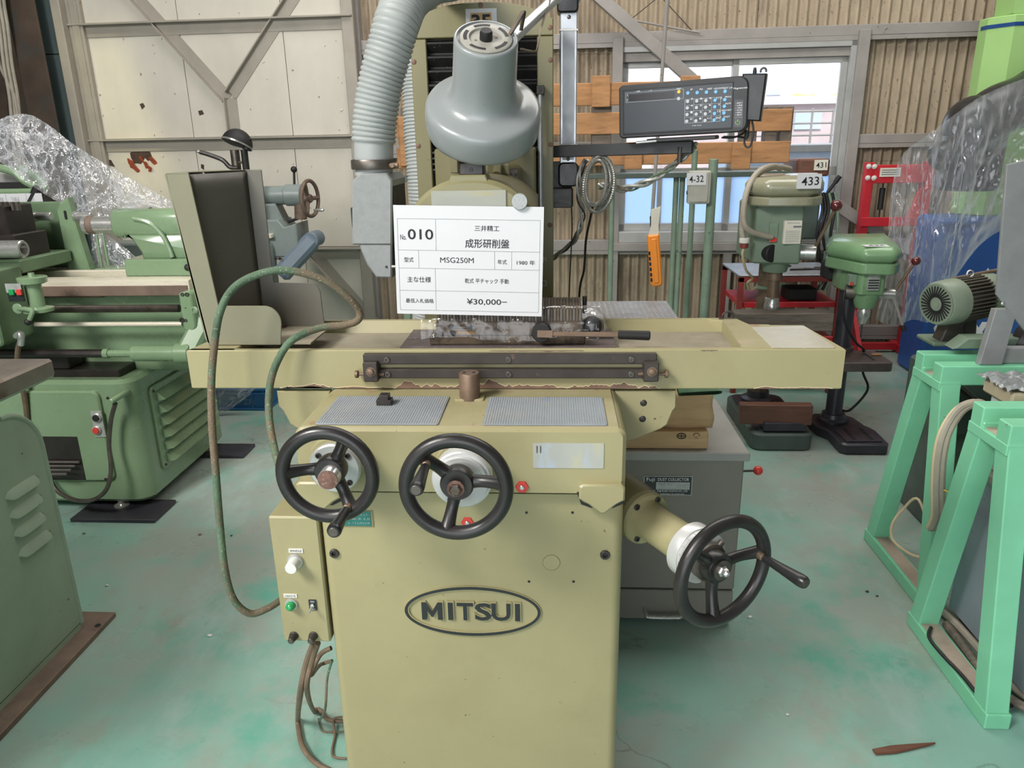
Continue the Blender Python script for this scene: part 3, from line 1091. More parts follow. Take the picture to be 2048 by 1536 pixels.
# ================================================================== surface grinder
G = thing('surface_grinder', 'olive cream surface grinder with three black handwheels and an oval maker plate', 'machine', (-.15, 1.5, 0))
FY = 1.14                                                   # front of the base
bx0, bx1 = -.408, .114
# base: front narrower body on a plinth, rounded vertical front corners
prof = rpoly([(bx0, FY), (bx1, FY), (bx1, 1.9), (bx0, 1.9)], [.018, .018, .01, .01])
base = MB().prism(prof, 'xy', 0, .868, .006).obj('base', 'olive', G)
prof = rpoly([(-.46, 1.50), (.15, 1.50), (.15, 1.96), (.02, 1.97), (.02, 2.32), (-.46, 2.32)], .03)
MB().prism(prof, 'xy', 0, .90, .006).obj('rear_bed', 'olive_shaded', G)
# seam under the saddle
B(bx0 + .02, bx1 - .02, FY - .0005, FY + .01, .864, .869).obj('seam', 'black_metal', G)
# round plug, bolts and small holes on the front
p = at(1103, 1125, FY)
MB().lathe((p.x, FY + .001, p.z), (0, -1, 0), [(.0145, 0), (.0145, .0014), (.0138, .002)], 32).obj('plug', 'olive', G)
MB().lathe((p.x, FY + .001, p.z), (0, -1, 0), [(.0156, 0), (.0156, .0012), (.0146, .0012), (.0146, 0)], 32).obj('plug_ring', 'olive_shaded', G)
for x, y, r in ((669, 1106, .0085), (1210, 1109, .0085)):
    p = at(x, y, FY)
    bolt(G, (p.x, FY + .001, p.z), (0, -1, 0), r)
for x, y in ((1053, 1025), (1145, 1025), (1058, 1163), (1147, 1163)):
    p = at(x, y, FY)
    MB().cyl((p.x, FY + .004, p.z), (p.x, FY - .0006, p.z), .0024, 10).obj('screw_hole', 'rubber_black', G)
# red hexagon marks
for x, y, yy in ((1044, 974, 1.12), (935, 1045, FY)):
    p = at(x, y, yy)
    h = MB().lathe((p.x, yy + .001, p.z), (0, -1, 0), [(.0112, 0), (.0112, .0022), (.0104, .003)], 6).obj('hex_mark', 'red_plastic', G)
    MB().lathe((p.x, yy - .0018, p.z), (0, -1, 0), [(.0042, 0), (.0042, .002), (.003, .003)], 14).obj('grease_nipple', 'steel', h)
# teal data plate
a, b = at(676, 1020, FY), at(748, 1053, FY)
dp = B(a.x, b.x, FY - .0015, FY + .001, b.z, a.z).obj('data_plate', 'olive_shaded', G, label='worn teal data plate')
B(a.x, b.x - .004, FY - .0022, FY, b.z + .002, a.z - .001).obj('plate_face', 'teal_plate', dp)
mb = MB()
M = basis((a.x, FY - .0026, b.z), (1, 0, 0), (0, 0, 1))
w0, h0 = b.x - a.x, a.z - b.z
put_text(mb, '1981 年  8 月', M, w0 * .62, h0 * .50, w0 * .56, h0 * .14)
put_text(mb, 'S . T E A M   L T', M, w0 * .60, h0 * .76, w0 * .50, h0 * .12)
put_text(mb, 'A - 7 Z A M S U M', M, w0 * .58, h0 * .24, w0 * .62, h0 * .12)
mb.obj('lettering', 'plate_silver', dp, 0, False)

# MITSUI oval, cast proud of the base
c = at(945, 1221, FY)
c.y = FY
rx, rz = .121, .050


def oval_ring(rx, rz, wd, d0, d1, n=72):
    vs, fs = [], []
    for i in range(n):
        t = 2 * math.pi * i / n
        ct, st = math.cos(t), math.sin(t)
        for q, d in ((0, d0), (0, d1), (-wd, d1), (-wd, d0)):
            vs.append((c.x + (rx + q) * ct, FY - d, c.z + (rz + q) * st))
    for i in range(n):
        j = (i + 1) % n
        for k in range(4):
            l = (k + 1) % 4
            fs.append((i * 4 + k, i * 4 + l, j * 4 + l, j * 4 + k))
    return MB().add(vs, fs)


badge = oval_ring(rx + .0015, rz + .0015, .009, -.001, .003).obj('maker_badge', 'olive', G, 50)
oval_ring(rx, rz, .005, .0005, .0042).obj('oval_rim', 'plate_black', badge, 50)
M = basis((c.x - .001, FY, c.z + .0), (1, 0, 0), (0, 0, 1))
WIDTHS = (.040, .009, .030, .032, .035, .009)
xs = -.0905
wl_ = [('M', -.0705, .037), ('I', -.0375, .0088), ('T', -.0115, .029), ('S', .0205, .0295), ('U', .0525, .0335), ('I', .0815, .0088)]
MPOLY = [(-.5, -.5), (-.5, .5), (-.28, .5), (0, -.02), (.28, .5), (.5, .5), (.5, -.5), (.27, -.5), (.27, .10), (.03, -.34), (-.03, -.34), (-.27, .10), (-.27, -.5)]
for ch, cx, wd in wl_:
    if ch == 'M':
        for nm, k, d0, d1, mt, gx, gz in (('letter_base', 1.09, -.001, .0035, 'olive', 0, 0), ('letter', 1.0, .003, .0048, 'plate_black', -.0003, -.0008)):
            MB().prism([(c.x - .001 + cx + gx + a * wd * k, c.z + .001 + gz + b * .035 * k) for a, b in MPOLY], 'xz', FY - d1, FY - d0).obj(nm, mt, badge)
        continue
    put_text(MB(), ch, M, cx, .001, wd + .0035, .0385, .04, .0035).obj('letter_base', 'olive', badge, 0, False)
    M2 = M @ Matrix.Translation((-.0003, -.0008, .0034))
    put_text(MB(), ch, M2, cx, .001, wd, .035, .02, .0012).obj('letter', 'plate_black', badge, 0, False)

# ---- saddle
sx0, sx1 = -.428, .113
prof = rpoly([(1.118, .866), (1.118, .985), (1.64, .985), (1.64, .866)], [.006, .014, .004, .004])
MB().prism(rpoly([(sx0, .866), (sx1, .866), (sx1, .985), (sx0, .985)], [.004, .004, .016, .016]), 'xz', 1.121, 1.64, .006).obj('saddle', 'olive', G)
B(sx0 + .012, sx1 - .012, 1.128, 1.33, .982, .9862, .001).obj('saddle_top', 'olive_top', G)
# V feet at both ends of the saddle apron
for sgn, px in ((1, 1205), (-1, 640)):
    cxp = at(px, 990, 1.11).x
    zz = at(1205, 968, 1.11).z
    poly = [(-.038, zz - .004), (-.032, zz), (.030, zz), (.036, zz - .006), (.036, zz - .028), (.030, zz - .031), (.022, zz - .036), (.004, zz - .052), (-.004, zz - .052), (-.022, zz - .036), (-.030, zz - .032), (-.038, zz - .026)]
    MB().prism([(cxp + a, b) for a, b in poly], 'xz', 1.106, 1.15, .003).obj('guide_foot', 'olive', G)
    poly = [(-.041, zz - .02), (.038, zz - .02), (.034, zz - .038), (.018, zz - .046), (-.018, zz - .046), (-.034, zz - .040)]
    MB().prism([(cxp + a, b) for a, b in poly], 'xz', 1.116, 1.145).obj('wiper', 'rubber_black', G)
# side wings under the table
for poly in ([(553, 782), (557, 812), (566, 822), (580, 848), (602, 862), (660, 862), (660, 782)], [(1230, 782), (1353, 782), (1352, 815), (1346, 822), (1334, 850), (1322, 858), (1262, 882), (1230, 882)]):
    pts = [(at(x, y, 1.325).x, at(x, y, 1.325).z) for x, y in poly]
    MB().prism(pts, 'xz', 1.325, 1.34, .002).obj('wing_plate', 'olive', G)
for x, y, r in ((1287, 806, .0065), (1285, 838, .0065)):
    p = at(x, y, 1.325)
    bolt(G, (p.x, 1.326, p.z), (0, -1, 0), r, kind='cross')
# tape with staples on the saddle apron
a, b = at(1066, 886, 1.12), at(1207, 937, 1.12)
tp = B(a.x, b.x, 1.1198, 1.1215, b.z, a.z).obj('apron_tape', 'tape_silver')
tag(tp, 'silver and yellow striped tape strip on the apron right of the handwheels', 'tape')
mk = MB()
for x, y in ((1074, 899), (1081, 899)):
    p = at(x, y, 1.1192)
    mk.box(p.x - .0007, p.x + .0007, 1.1192, 1.1200, p.z - .006, p.z + .006)
mk.obj('pen_mark', 'black_metal', tp)

# ---- table (tray)
tz0, tz1 = .987, 1.062
ty0, ty1 = 1.32, 1.575
tx0, tx1 = -.691, .515
front = [(tx0, ty0), (tx1, ty0), (.497, 1.505), (.395, 1.51), (.375, ty1), (-.50, ty1), (-.60, 1.50), (-.675, 1.44)]
tb = MB().prism([(tx0 + .002, ty0 + .008), (tx1 - .003, ty0 + .008)] + [(.495, 1.503), (.395, 1.508), (.374, ty1), (-.50, ty1), (-.60, 1.50), (-.674, 1.44)], 'xy', tz0 + .001, 1.036, .003)
tb.prism([(tx0, ty0), (tx1, ty0), (tx1 - .002, ty0 + .015), (tx0 + .002, ty0 + .015)], 'xy', tz0, tz1, .002)
tb.prism([(.335, ty0 + .002), (tx1 - .0005, ty0 + .002), (.498, 1.504), (.395, 1.509), (.375, ty1 - .001), (.30, ty1 - .001), (.345, 1.545)], 'xy', tz0 + .0005, tz1 + .0005, .002)
tb.prism([(ty1 - .03, 1.03), (ty1, 1.03), (ty1, tz1), (ty1 - .012, tz1)], 'yz', -.50, .36)
tb.prism([(tx0 + .001, ty0 + .002), (-.60, ty0 + .002), (-.60, 1.50), (-.675, 1.44)], 'xy', 1.03, tz1, .002)
tab = tb.obj('table', 'olive', G, 30)
MB().prism([(-.60, ty0 + .014), (.338, ty0 + .014), (.346, ty1 - .028), (-.50, ty1 - .028), (-.60, 1.50)], 'xy', 1.035, 1.0385).obj('tray_floor', 'tray_dust', G)
MB().prism([(.337, ty0 + .004), (.335, ty0 + .004), (.345, 1.545), (.352, 1.56), (.36, 1.56), (.375, ty1 - .004), (.39, 1.51), (.43, 1.508), (.43, ty0 + .004)], 'xy', tz1, tz1 + .0012).obj('worn_top', 'olive_top', G)
# T-slot work surface
for y0, y1 in ((1.392, 1.452), (1.462, 1.535)):
    B(-.302, .115, y0, y1, 1.037, 1.049, .001).obj('work_surface', 'tslot_plate', G)
B(-.30, .112, 1.452, 1.462, 1.037, 1.041).obj('t_slot', 'black_metal', G)
# eye on the back rim of the table
p = onz(1455, 637, tz1 + .001)
MB().tube([(p.x - .011, p.y, tz1), (p.x - .010, p.y, tz1 + .010), (p.x, p.y, tz1 + .016), (p.x + .010, p.y, tz1 + .010), (p.x + .011, p.y, tz1)], .0022, 8, 4).box(p.x - .018, p.x + .018, p.y - .004, p.y + .004, tz1, tz1 + .002).obj('lifting_eye', 'black_metal', G)
# glossy sheet stuck on the right end
sh = [(1503, 655), (1612, 652), (1690, 706), (1558, 705), (1545, 697)]
pts = [onz(x, y, tz1 + .0012) for x, y in sh]
sl = MB().prism(rpoly([(v.x - (.004 if v.x > .45 else 0), max(v.y, ty0 + .004)) for v in pts], [.006, .006, .004, .012, .01]), 'xy', tz1 + .0008, tz1 + .002).obj('plastic_sheet', 'gloss_sheet')
tag(sl, 'glossy pale plastic sheet stuck on the right end of the table', 'sheet')
# chipped primer along the lower front edge
random.seed(21)


def chips(xa, xb, hmax, seed):
    random.seed(seed)
    n = int((xb - xa) / .0028)
    top = []
    for i in range(n + 1):
        f = noise.noise(V((i * .07, seed, 0))) * .9 + noise.noise(V((i * .31, seed, 4))) * .35 + .22 * noise.noise(V((i * .9, seed, 9))) + .42
        top.append((xa + (xb - xa) * i / n, tz0 + .0012 + max(.0006, hmax * min(1.15, f)) * min(1, i / 6, (n - i) / 6)))
    poly = [(xb, tz0 + .001), (xa, tz0 + .001)] + top
    MB().prism(poly, 'xz', ty0 - .0006, ty0 + .001).obj('paint_chip', 'primer_brown', G)
    poly = [(x, z - .0007) for x, z in reversed(top)] + [(x, z + .0010) for x, z in top]
    MB().prism(poly, 'xz', ty0 - .0004, ty0 + .001).obj('chip_edge', 'primer_edge', G)


for args in ((-.515, -.415, .010, 2), (-.30, .02, .016, 5), (.02, .19, .013, 9), (.36, .50, .004, 12), (-.52, -.30, .004, 14)):
    chips(*args)
for x0, x1 in ((-.12, .05), (.26, .29)):
    mb = MB()
    n = 24
    top = [(x0 + (x1 - x0) * i / n, tz1 - .002 - .003 * abs(noise.noise(V((i * .3, x0 * 9, 0))))) for i in range(n + 1)]
    mb.prism([(x1, tz1 - .0012), (x0, tz1 - .0012)] + top, 'xz', ty0 - .0005, ty0 + .001)
    mb.obj('worn_edge', 'rust_plate', G)

# dog bars on the table front
rails = []
for za, zb in ((at(727, 711, 1.30).z, at(727, 731, 1.30).z), (at(727, 741, 1.30).z, at(727, 759, 1.30).z)):
    xa, xb = at(727, 720, 1.31).x, at(1313, 720, 1.31).x
    r = B(xa, xb, 1.306, ty0, zb, za, .0015).obj('dog_bar', 'rail_metal', G)
    for px in (774, 1017, 1263):
        q = at(px, 720, 1.306)
        bolt(r, (q.x, 1.3062, (za + zb) / 2), (0, -1, 0), .0052, 'steel_dark', 'bar_screw')
    rails.append((za, zb))
for px, sg in ((742, -1), (1302, 1)):
    q = at(px, 742, 1.298)
    za, zb = at(px, 724, 1.296).z, at(px, 763, 1.296).z
    d = B(q.x - .0135, q.x + .0135, 1.292, ty0 - .002, zb, za, .002).obj('stop_dog', 'rail_metal', G)
    bolt(d, (q.x + .001, 1.2925, (za + zb) / 2 + .001), (0, -1, 0), .0066, 'steel_brown', 'clamp_bolt', 'hex')
    z2 = zb + .011
    MB().cyl((q.x, 1.306, z2), (q.x + sg * .026, 1.306, z2), .0028, 10).cyl((q.x + sg * .026, 1.306, z2), (q.x + sg * .032, 1.306, z2), .0072, 14, .001).obj('stop_screw', 'steel_brown', d)
    MB().cyl((q.x - sg * .013, 1.306, z2), (q.x - sg * .022, 1.306, z2), .0034, 10).obj('stop_screw_end', 'steel_brown', d)

# reversing post on the saddle
p = onz(940, 797, .986)
rp = MB().lathe((p.x, p.y, .986), (0, 0, 1), [(.0185, 0), (.0185, .0475), (.0175, .049)], 32).obj('locating_post', 'steel_brown', G)
MB().prism(rpoly([(p.x - .026, p.y - .016), (p.x + .026, p.y - .016), (p.x + .026, p.y + .018), (p.x - .026, p.y + .018)], .004), 'xy', .985, .9895, .001).obj('post_flange', 'olive_top', rp)
for s in (-.0085, .0085):
    MB().cyl((p.x + s, p.y - .001, 1.034), (p.x + s, p.y - .001, 1.0358), .0028, 12).obj('pin_hole', 'rubber_black', rp)

# ---- handwheels


def handwheel(name, c, ax, R, r, spokes, hang, hlen, hr, label, hub_r, hk=.85):
    """c rim centre, ax pointing to the user; spoke angles in the wheel plane (0 = right, 90 = up)"""
    ax = V(ax).normalized()
    up = V((0, 0, 1))
    rt = up.cross(ax).normalized() * 1.0
    if rt.dot(V((1, 0, 0))) < 0:
        rt = -rt
    up = ax.cross(rt)
    if up.z < 0:
        up = -up
    c = V(c)
    pts = [c + rt * (R * math.cos(t)) + up * (R * math.sin(t)) for t in [2 * math.pi * i / 64 for i in range(64)]]
    w = MB().tube(pts, r, 14, 1, True).obj(name, 'wheel_black', G, 60, label=label)
    back = ax * -.020
    for a in spokes:
        a = math.radians(a)
        d = rt * math.cos(a) + up * math.sin(a)
        p0, p1 = c + back + d * (hub_r * .7), c + back * .15 + d * (R - r * .3)
        pm_ = c + back * .8 + d * (R * .55)
        mb = MB().tube([p0, pm_, p1], r * .8, 10, 5, False, lambda i, n: r * (1.12 - .26 * math.sin(math.pi * i / (n - 1))))
        mb.obj('spoke', 'wheel_black', w, 60)
    MB().lathe(c + back - ax * .012, ax, [(hub_r * .96, 0), (hub_r, .004), (hub_r, .022), (hub_r * .9, .026)], 32).obj('hub', 'wheel_black', w)
    a = math.radians(hang)
    d = rt * math.cos(a) + up * math.sin(a)
    p = c + d * (R * hk)
    MB().lathe(p, ax, [(hr * .62, r * .2), (hr * .62, r * .9), (hr * .5, r * 1.0), (hr * .5, r * 1.25)], 14).obj('handle_collar', 'steel_brown', w)
    prof = [(hr * .52, r * 1.2), (hr * .62, r * 1.3), (hr * .70, hlen * .35), (hr * .86, hlen * .65), (hr, hlen * .88), (hr * .98, hlen * .96), (hr * .8, hlen)]
    MB().lathe(p, ax, prof, 22).obj('handle', 'black_plastic', w)
    bolt(w, p + ax * (hlen - .0008), ax, hr * .66, 'steel_dark', 'handle_screw', 'slot')
    return w, rt, up


# left: table traverse
cL = at(655, 950, 1.0)
wlft, rt, up = handwheel('handwheel', cL, (0, -1, 0), .0675, .0105, (178, 62, 298), 298, .080, .0105, 'left handwheel with rusty hub cap', .0235)
MB().lathe((cL.x + .004, 1.022, cL.z - .002), (0, -1, 0), [(.0155, 0), (.0155, .034), (.0145, .0355)], 32).obj('hub_sleeve', 'steel', wlft)
MB().lathe((cL.x + .004, .9868, cL.z - .002), (0, -1, 0), [(.0148, 0), (.0148, .0008), (.0135, .001)], 32).obj('hub_cap', 'rust_cap', wlft)
hc = at(670, 930, 1.09)
f1 = MB().lathe((hc.x, 1.125, hc.z), (0, -1, 0), [(.046, 0), (.046, .030), (.044, .034)], 40).obj('traverse_boss', 'olive', G)
f2 = MB().lathe((hc.x + .001, 1.093, hc.z - .003), (0, -1, 0), [(.042, 0), (.042, .010), (.0395, .0125)], 40).obj('traverse_flange', 'steel_satin', G)
for a in (135, 45, 315):
    a = math.radians(a)
    bolt(f2, (hc.x + .001 + .033 * math.cos(a), 1.0808, hc.z - .003 + .033 * math.sin(a)), (0, -1, 0), .0048)
MB().cyl((hc.x, 1.09, hc.z), (cL.x + .003, 1.02, cL.z), .014, 20).obj('traverse_shaft', 'steel_satin', G)
# middle: cross feed
cM = at(912, 975, 1.0)
wmid, rt, up = handwheel('handwheel', cM, (0, -1, 0), .0745, .0110, (4, 137, 257), 137, .090, .0105, 'middle handwheel with hexagon centre bolt', .0255, .76)
MB().lathe((cM.x, .996, cM.z), (0, -1, 0), [(.013, 0), (.013, .0015), (.011, .002)], 24).obj('washer', 'rust_cap', wmid)
MB().lathe((cM.x, .995, cM.z), (0, -1, 0), [(.0095, 0), (.0095, .006), (.0075, .0075)], 6).obj('centre_bolt', 'steel_dark', wmid)
dc = at(925, 950, 1.075)
prof = [(.030, 0), (.044, .002), (.046, .004), (.046, .018), (.0475, .0185), (.0475, .034), (.0455, .0355), (.0455, .0365), (.041, .037), (.041, .045), (.036, .0455), (.036, .0462), (.02, .048)]
MB().lathe((dc.x, 1.10, dc.z - .004), (0, -1, 0), prof, 48).obj('feed_dial', 'dial_steel', G)
MB().lathe((dc.x, 1.125, dc.z), (0, -1, 0), [(.048, 0), (.048, .02), (.046, .026)], 40).obj('dial_boss', 'olive', G)
MB().cyl((dc.x, 1.06, dc.z), (cM.x, 1.01, cM.z), .016, 20).obj('feed_shaft', 'steel_satin', G)
# right: down feed on an angled shaft
axR = V((.51, -.86, 0)).normalized()
cR = at(1447, 1143, 1.06)
wR, rt, up = handwheel('handwheel', cR, axR, .0865, .0110, (8, 262, 140), 8, .098, .0105, 'right handwheel on the angled shaft', .026)
MB().lathe(cR + axR * -.014, axR, [(.014, 0), (.014, .005), (.012, .007)], 24).obj('washer', 'steel', wR)
MB().lathe(cR + axR * -.008, axR, [(.010, 0), (.010, .008), (.0075, .010), (.0065, .016), (.003, .019)], 6).obj('acorn_nut', 'steel', wR)
fl0 = at(1290, 1035, 1.24)
L = (cR - fl0).dot(axR)
f = MB().lathe(fl0 - axR * .012, axR, [(.050, 0), (.050, .016), (.047, .020)], 40).obj('shaft_flange', 'olive', G)
e1 = V((0, 0, 1)).cross(axR).normalized()
for a in (60, 130, 235, 300, 0):
    a = math.radians(a)
    bolt(f, fl0 + axR * .008 + e1 * (.0405 * math.cos(a)) + V((0, 0, .0405 * math.sin(a))), axR, .0056)
MB().lathe(fl0 + axR * .006, axR, [(.039, 0), (.035, .006), (.034, .014), (.034, L - .085), (.033, L - .080)], 36).obj('shaft_housing', 'olive', G)
dr = cR - axR * .088
dl = MB().lathe(dr, axR, [(.036, 0), (.046, .004), (.048, .006), (.048, .026), (.047, .028), (.045, .028), (.045, .042), (.038, .044)], 48).obj('feed_dial', 'dial_steel', G)
for k in range(100):
    t = 2 * math.pi * k / 100
    dv = e1 * math.cos(t) + V((0, 0, math.sin(t)))
    if k == 0:
        tk = MB()
    ln = .010 if k % 5 == 0 else .006
    c0 = dr + axR * .0405 + dv * .0452
    tk.beam(c0, c0 - axR * ln, .0005, .0006, 0, dv)
tk.obj('graduation', 'ink_grey', dl)
MB().lathe(dr + axR * .042, axR, [(.031, 0), (.032, .004), (.032, .016), (.028, .018)], 32).obj('dial_clamp', 'steel_dark', G)
MB().lathe(dr + axR * .056, axR, [(.017, 0), (.017, .03)], 24).obj('down_feed_shaft', 'steel_dark', G)
kn = dr + axR * .05
MB().cyl(kn + V((0, 0, -.028)), kn + V((0, 0, -.046)), .007, 14, .001).obj('clamp_knob', 'steel_dark', G)
kd = e1 * .75 + V((0, 0, .66))
MB().cyl(kn + kd * .028, kn + kd * .040, .005, 14, .001).obj('clamp_knob', 'steel_dark', G)
# boss carrying the flange, running back into the base
MB().lathe(fl0 - axR * .14, axR, [(.056, 0), (.054, .08), (.050, .132)], 36).obj('shaft_boss', 'olive_shaded', G)

# ---- control box on the left side of the base
cb = MB().prism(rpoly([(-.498, .557), (-.411, .557), (-.411, .812), (-.498, .812)], .003), 'xz', FY + .002, 1.36, .003).obj('control_box', 'olive', G)


def on_box(x, y):
    p = at(x, y, FY + .002)
    return p.x, p.z


def label_plate(x, y, wpx, hpx, txt, parent, mat='label_white', tmat='ink'):
    u, z = on_box(x, y)
    w_, h_ = wpx * .00082, hpx * .00082
    o = B(u - w_ / 2, u + w_ / 2, FY + .0006, FY + .003, z - h_ / 2, z + h_ / 2).obj('name_label', mat, parent)
    put_text(MB(), txt, basis((u, FY + .0002, z), (1, 0, 0), (0, 0, 1)), 0, 0, w_ * .82, h_ * .5).obj('lettering', tmat, o, 0, False)


label_plate(592, 1101, 31, 10, 'SPINDLE', cb)
label_plate(581, 1191, 30, 9, 'CHUCK PL', cb)
u, z = on_box(591, 1122)
kb = MB().lathe((u, FY + .003, z), (0, -1, 0), [(.0148, 0), (.0148, .003), (.013, .006), (.0115, .006)], 28).obj('knob_ring', 'steel_satin', cb)
MB().lathe((u, FY, z), (0, -1, 0), [(.0105, 0), (.0105, .022), (.0098, .024)], 28).obj('push_button', 'knob_white', kb)
u, z = on_box(584, 1208)
lb = MB().lathe((u, FY + .003, z), (0, -1, 0), [(.0118, 0), (.0118, .002), (.0108, .005), (.009, .005)], 28).obj('lamp_ring', 'steel_satin', cb)
MB().lathe((u, FY, z), (0, -1, 0), [(.0085, 0), (.0085, .006), (.0075, .010), (.0045, .0135), (.001, .0145)], 24).obj('pilot_lamp', 'lamp_green', lb)
u, z = on_box(626, 1209)
sp = B(u - .0068, u + .0068, FY - .0004, FY + .003, z - .0105, z + .0105).obj('switch_plate', 'plate_black', cb)
M = basis((u, FY - .0008, z), (1, 0, 0), (0, 0, 1))
put_text(put_text(MB(), 'ON', M, 0, .0078, .007, .0032), 'OFF', M, 0, -.0080, .009, .0032).obj('lettering', 'white_print', sp, 0, False)
MB().lathe((u, FY, z), (0, -1, 0), [(.0042, 0), (.0042, .004), (.003, .0045)], 6).cyl((u, FY - .003, z), (u - .002, FY - .016, z - .005), .0015, 10, 0, .0022).obj('toggle', 'steel', sp)
for x in (588, 627):
    u, z = on_box(x, 1271)
    fh = MB().lathe((u, FY + .003, z), (0, -1, 0), [(.0085, 0), (.0085, .003), (.0072, .004), (.0072, .010), (.0058, .012), (.0058, .018), (.005, .019)], 20).obj('fuse_holder', 'black_metal', cb)
    bolt(fh, (u, FY - .0155, z), (0, -1, 0), .0040, 'steel_dark', 'fuse_cap', 'slot')

# ---- column behind the table
CY = 1.86
cx0, cx1 = -.334, -.006
ccx = (cx0 + cx1) / 2
ztop, zsh = at(961, 4, CY).z, at(820, 45, CY).z


def arch(x0, x1, z0, zs, zt, n=16):
    """outline with a flat-arched top"""
    cc = (x0 + x1) / 2
    hw = (x1 - x0) / 2
    pts = [(x0, z0), (x1, z0)]
    for i in range(n + 1):
        t = i / n
        x = x1 - 2 * hw * t
        s = abs(x - cc) / hw
        pts.append((x, zs + (zt - zs) * (1 - s ** 2.6)))
    return pts


MB().prism(arch(cx0 + .012, cx1 - .012, .86, zsh - .01, ztop - .012), 'xz', CY + .026, 2.30, .004).obj('column', 'olive_shaded', G)
zb_ = at(961, 74, CY).z
top = arch(cx0, cx1, zb_, zsh, ztop)
MB().prism(top, 'xz', CY, CY + .03, .002).obj('column_top_plate', 'olive_shaded', G)
B(cx0, cx0 + .037, CY, CY + .03, .95, zb_ - .0015, .002).obj('column_strip', 'olive_shaded', G)
B(cx1 - .037, cx1, CY, CY + .03, .95, zb_ - .0015, .002).obj('column_strip', 'olive_shaded', G)
for x, y in ((961, 10), (827, 60), (1100, 55), (828, 124), (1101, 120), (837, 292), (1101, 289), (1100, 450), (1100, 596)):
    p = at(x, y, CY)
    bolt(G, (p.x, CY + .0008, p.z), (0, -1, 0), .006, 'primer_brown', 'screw', 'cross')
# bellows
ix0, ix1 = cx0 + .038, cx1 - .038
B(ix0, ix1, CY + .020, CY + .024, .95, zb_ - .002).obj('bellows_back', 'rubber_black', G)
zc = zb_ - .002
k = 0
while zc > 1.36:
    hgt = .030 if zc > 1.44 else .013
    MB().prism([(CY + .022, zc), (CY + .004, zc - .006), (CY + .002, zc - .010), (CY + .020, zc - hgt * .93), (CY + .022, zc - hgt)], 'yz', ix0, ix1).obj('bellows_fold', 'bellows', G)
    zc -= hgt
# wheel head slide and spindle head
p0, p1 = at(868, 298, 1.80), at(1071, 298, 1.80)
B(p0.x, p1.x, 1.80, CY + .02, .98, p0.z, .004).obj('head_slide', 'olive_shaded', G)
HY = 1.405
hx0, hx1 = at(816, 400, HY).x, at(1066, 400, HY).x
hzt, hzs = at(940, 357, HY).z, at(820, 410, HY).z
MB().prism(arch(hx0, hx1, 1.16, hzs - .012, hzt, 20), 'xz', HY, 1.84, .008).obj('spindle_head', 'olive_shaded', G, 40)
a, b = at(897, 352, HY), at(975, 362, HY)
MB().prism([(a.x - .002, hzt - .008), (b.x + .002, hzt - .008), (b.x - .004, a.z + .001), (a.x + .004, a.z + .001)], 'xz', HY + .004, HY + .08, .002).obj('head_ridge', 'olive_shaded', G)
a, b = at(918, 324, HY + .03), at(969, 351, HY + .03)
blk = MB().prism([(a.x, b.z), (b.x, b.z), (b.x, a.z), (a.x + .001, a.z)], 'xz', HY + .02, HY + .06, .003).obj('balance_block', 'black_metal', G)
bolt(blk, ((a.x + b.x) / 2, HY + .0205, (a.z + b.z) / 2 - .002), (0, -1, 0), .004)
p = at(940, 300, HY + .06)
MB().cyl((p.x, HY + .06, a.z - .004), (p.x, HY + .06, 1.50), .016, 24).cyl((p.x, HY + .06, a.z + .006), (p.x, HY + .06, a.z + .02), .018, 24).obj('guide_rod', 'steel', G)
a, b = at(905, 292, 1.79), at(922, 345, 1.79)
B(a.x, b.x, 1.74, 1.80, b.z, a.z, .002).obj('slide_rib', 'olive_shaded', G)
a, b = at(1008, 330, 1.78), at(1042, 372, 1.78)
cl = MB().prism(rpoly([(a.x - .012, b.z), (b.x, b.z), (b.x, a.z), (a.x, a.z)], [.001, .004, .012, .012]), 'xz', 1.76, 1.80, .003).obj('clamp_block', 'olive_shaded', G)
a, b = at(1006, 338, 1.75), at(1036, 360, 1.75)
cl2 = B(a.x, b.x, 1.75, 1.762, b.z, a.z, .001).obj('clamp_plate', 'steel_dark', cl)
for s in (.15, .5, .85):
    bolt(cl, (a.x + (b.x - a.x) * s, 1.7505, (a.z + b.z) / 2 - .001), (0, -1, 0), .0035)
p = at(995, 310, 1.70)
MB().cyl((p.x, 1.66, p.z - .04), (p.x + .002, 1.76, p.z + .06), .010, 16).cyl((p.x - .02, 1.70, p.z - .035), (p.x + .025, 1.70, p.z - .035), .018, 16).obj('lock_lever', 'olive_shaded', G)
p0, p1 = at(1005, 312, 1.66), at(1008, 290, 1.68)
MB().cyl(p0, p1 + (p1 - p0) * 2, .006, 12).obj('lever_rod', 'steel', G)
# stop rod on the column
p0, p1 = at(1080, 172, CY - .02), at(1082, 470, CY - .02)
rd = MB().cyl((p0.x, CY - .02, p1.z), (p0.x, CY - .02, p0.z), .0055, 14, .001).obj('stop_rod', 'aluminium', G)
B(p0.x - .008, p0.x + .010, CY - .03, CY, p0.z - .018, p0.z + .001, .001).obj('rod_bracket', 'black_metal', rd)
bolt(rd, (p0.x, CY - .0305, p0.z - .008), (0, -1, 0), .0035)
# small plate with lettering on the column strip
for ch, y in (('ホ', 519), ('コ', 567)):
    q = at(1087, y, CY - .001)
    put_text(MB(), ch, basis((q.x, CY - .0008, q.z), (1, 0, 0), (0, 0, 1)), 0, 0, .016, .014).obj('strip_lettering', 'plate_silver', G, 0, False)

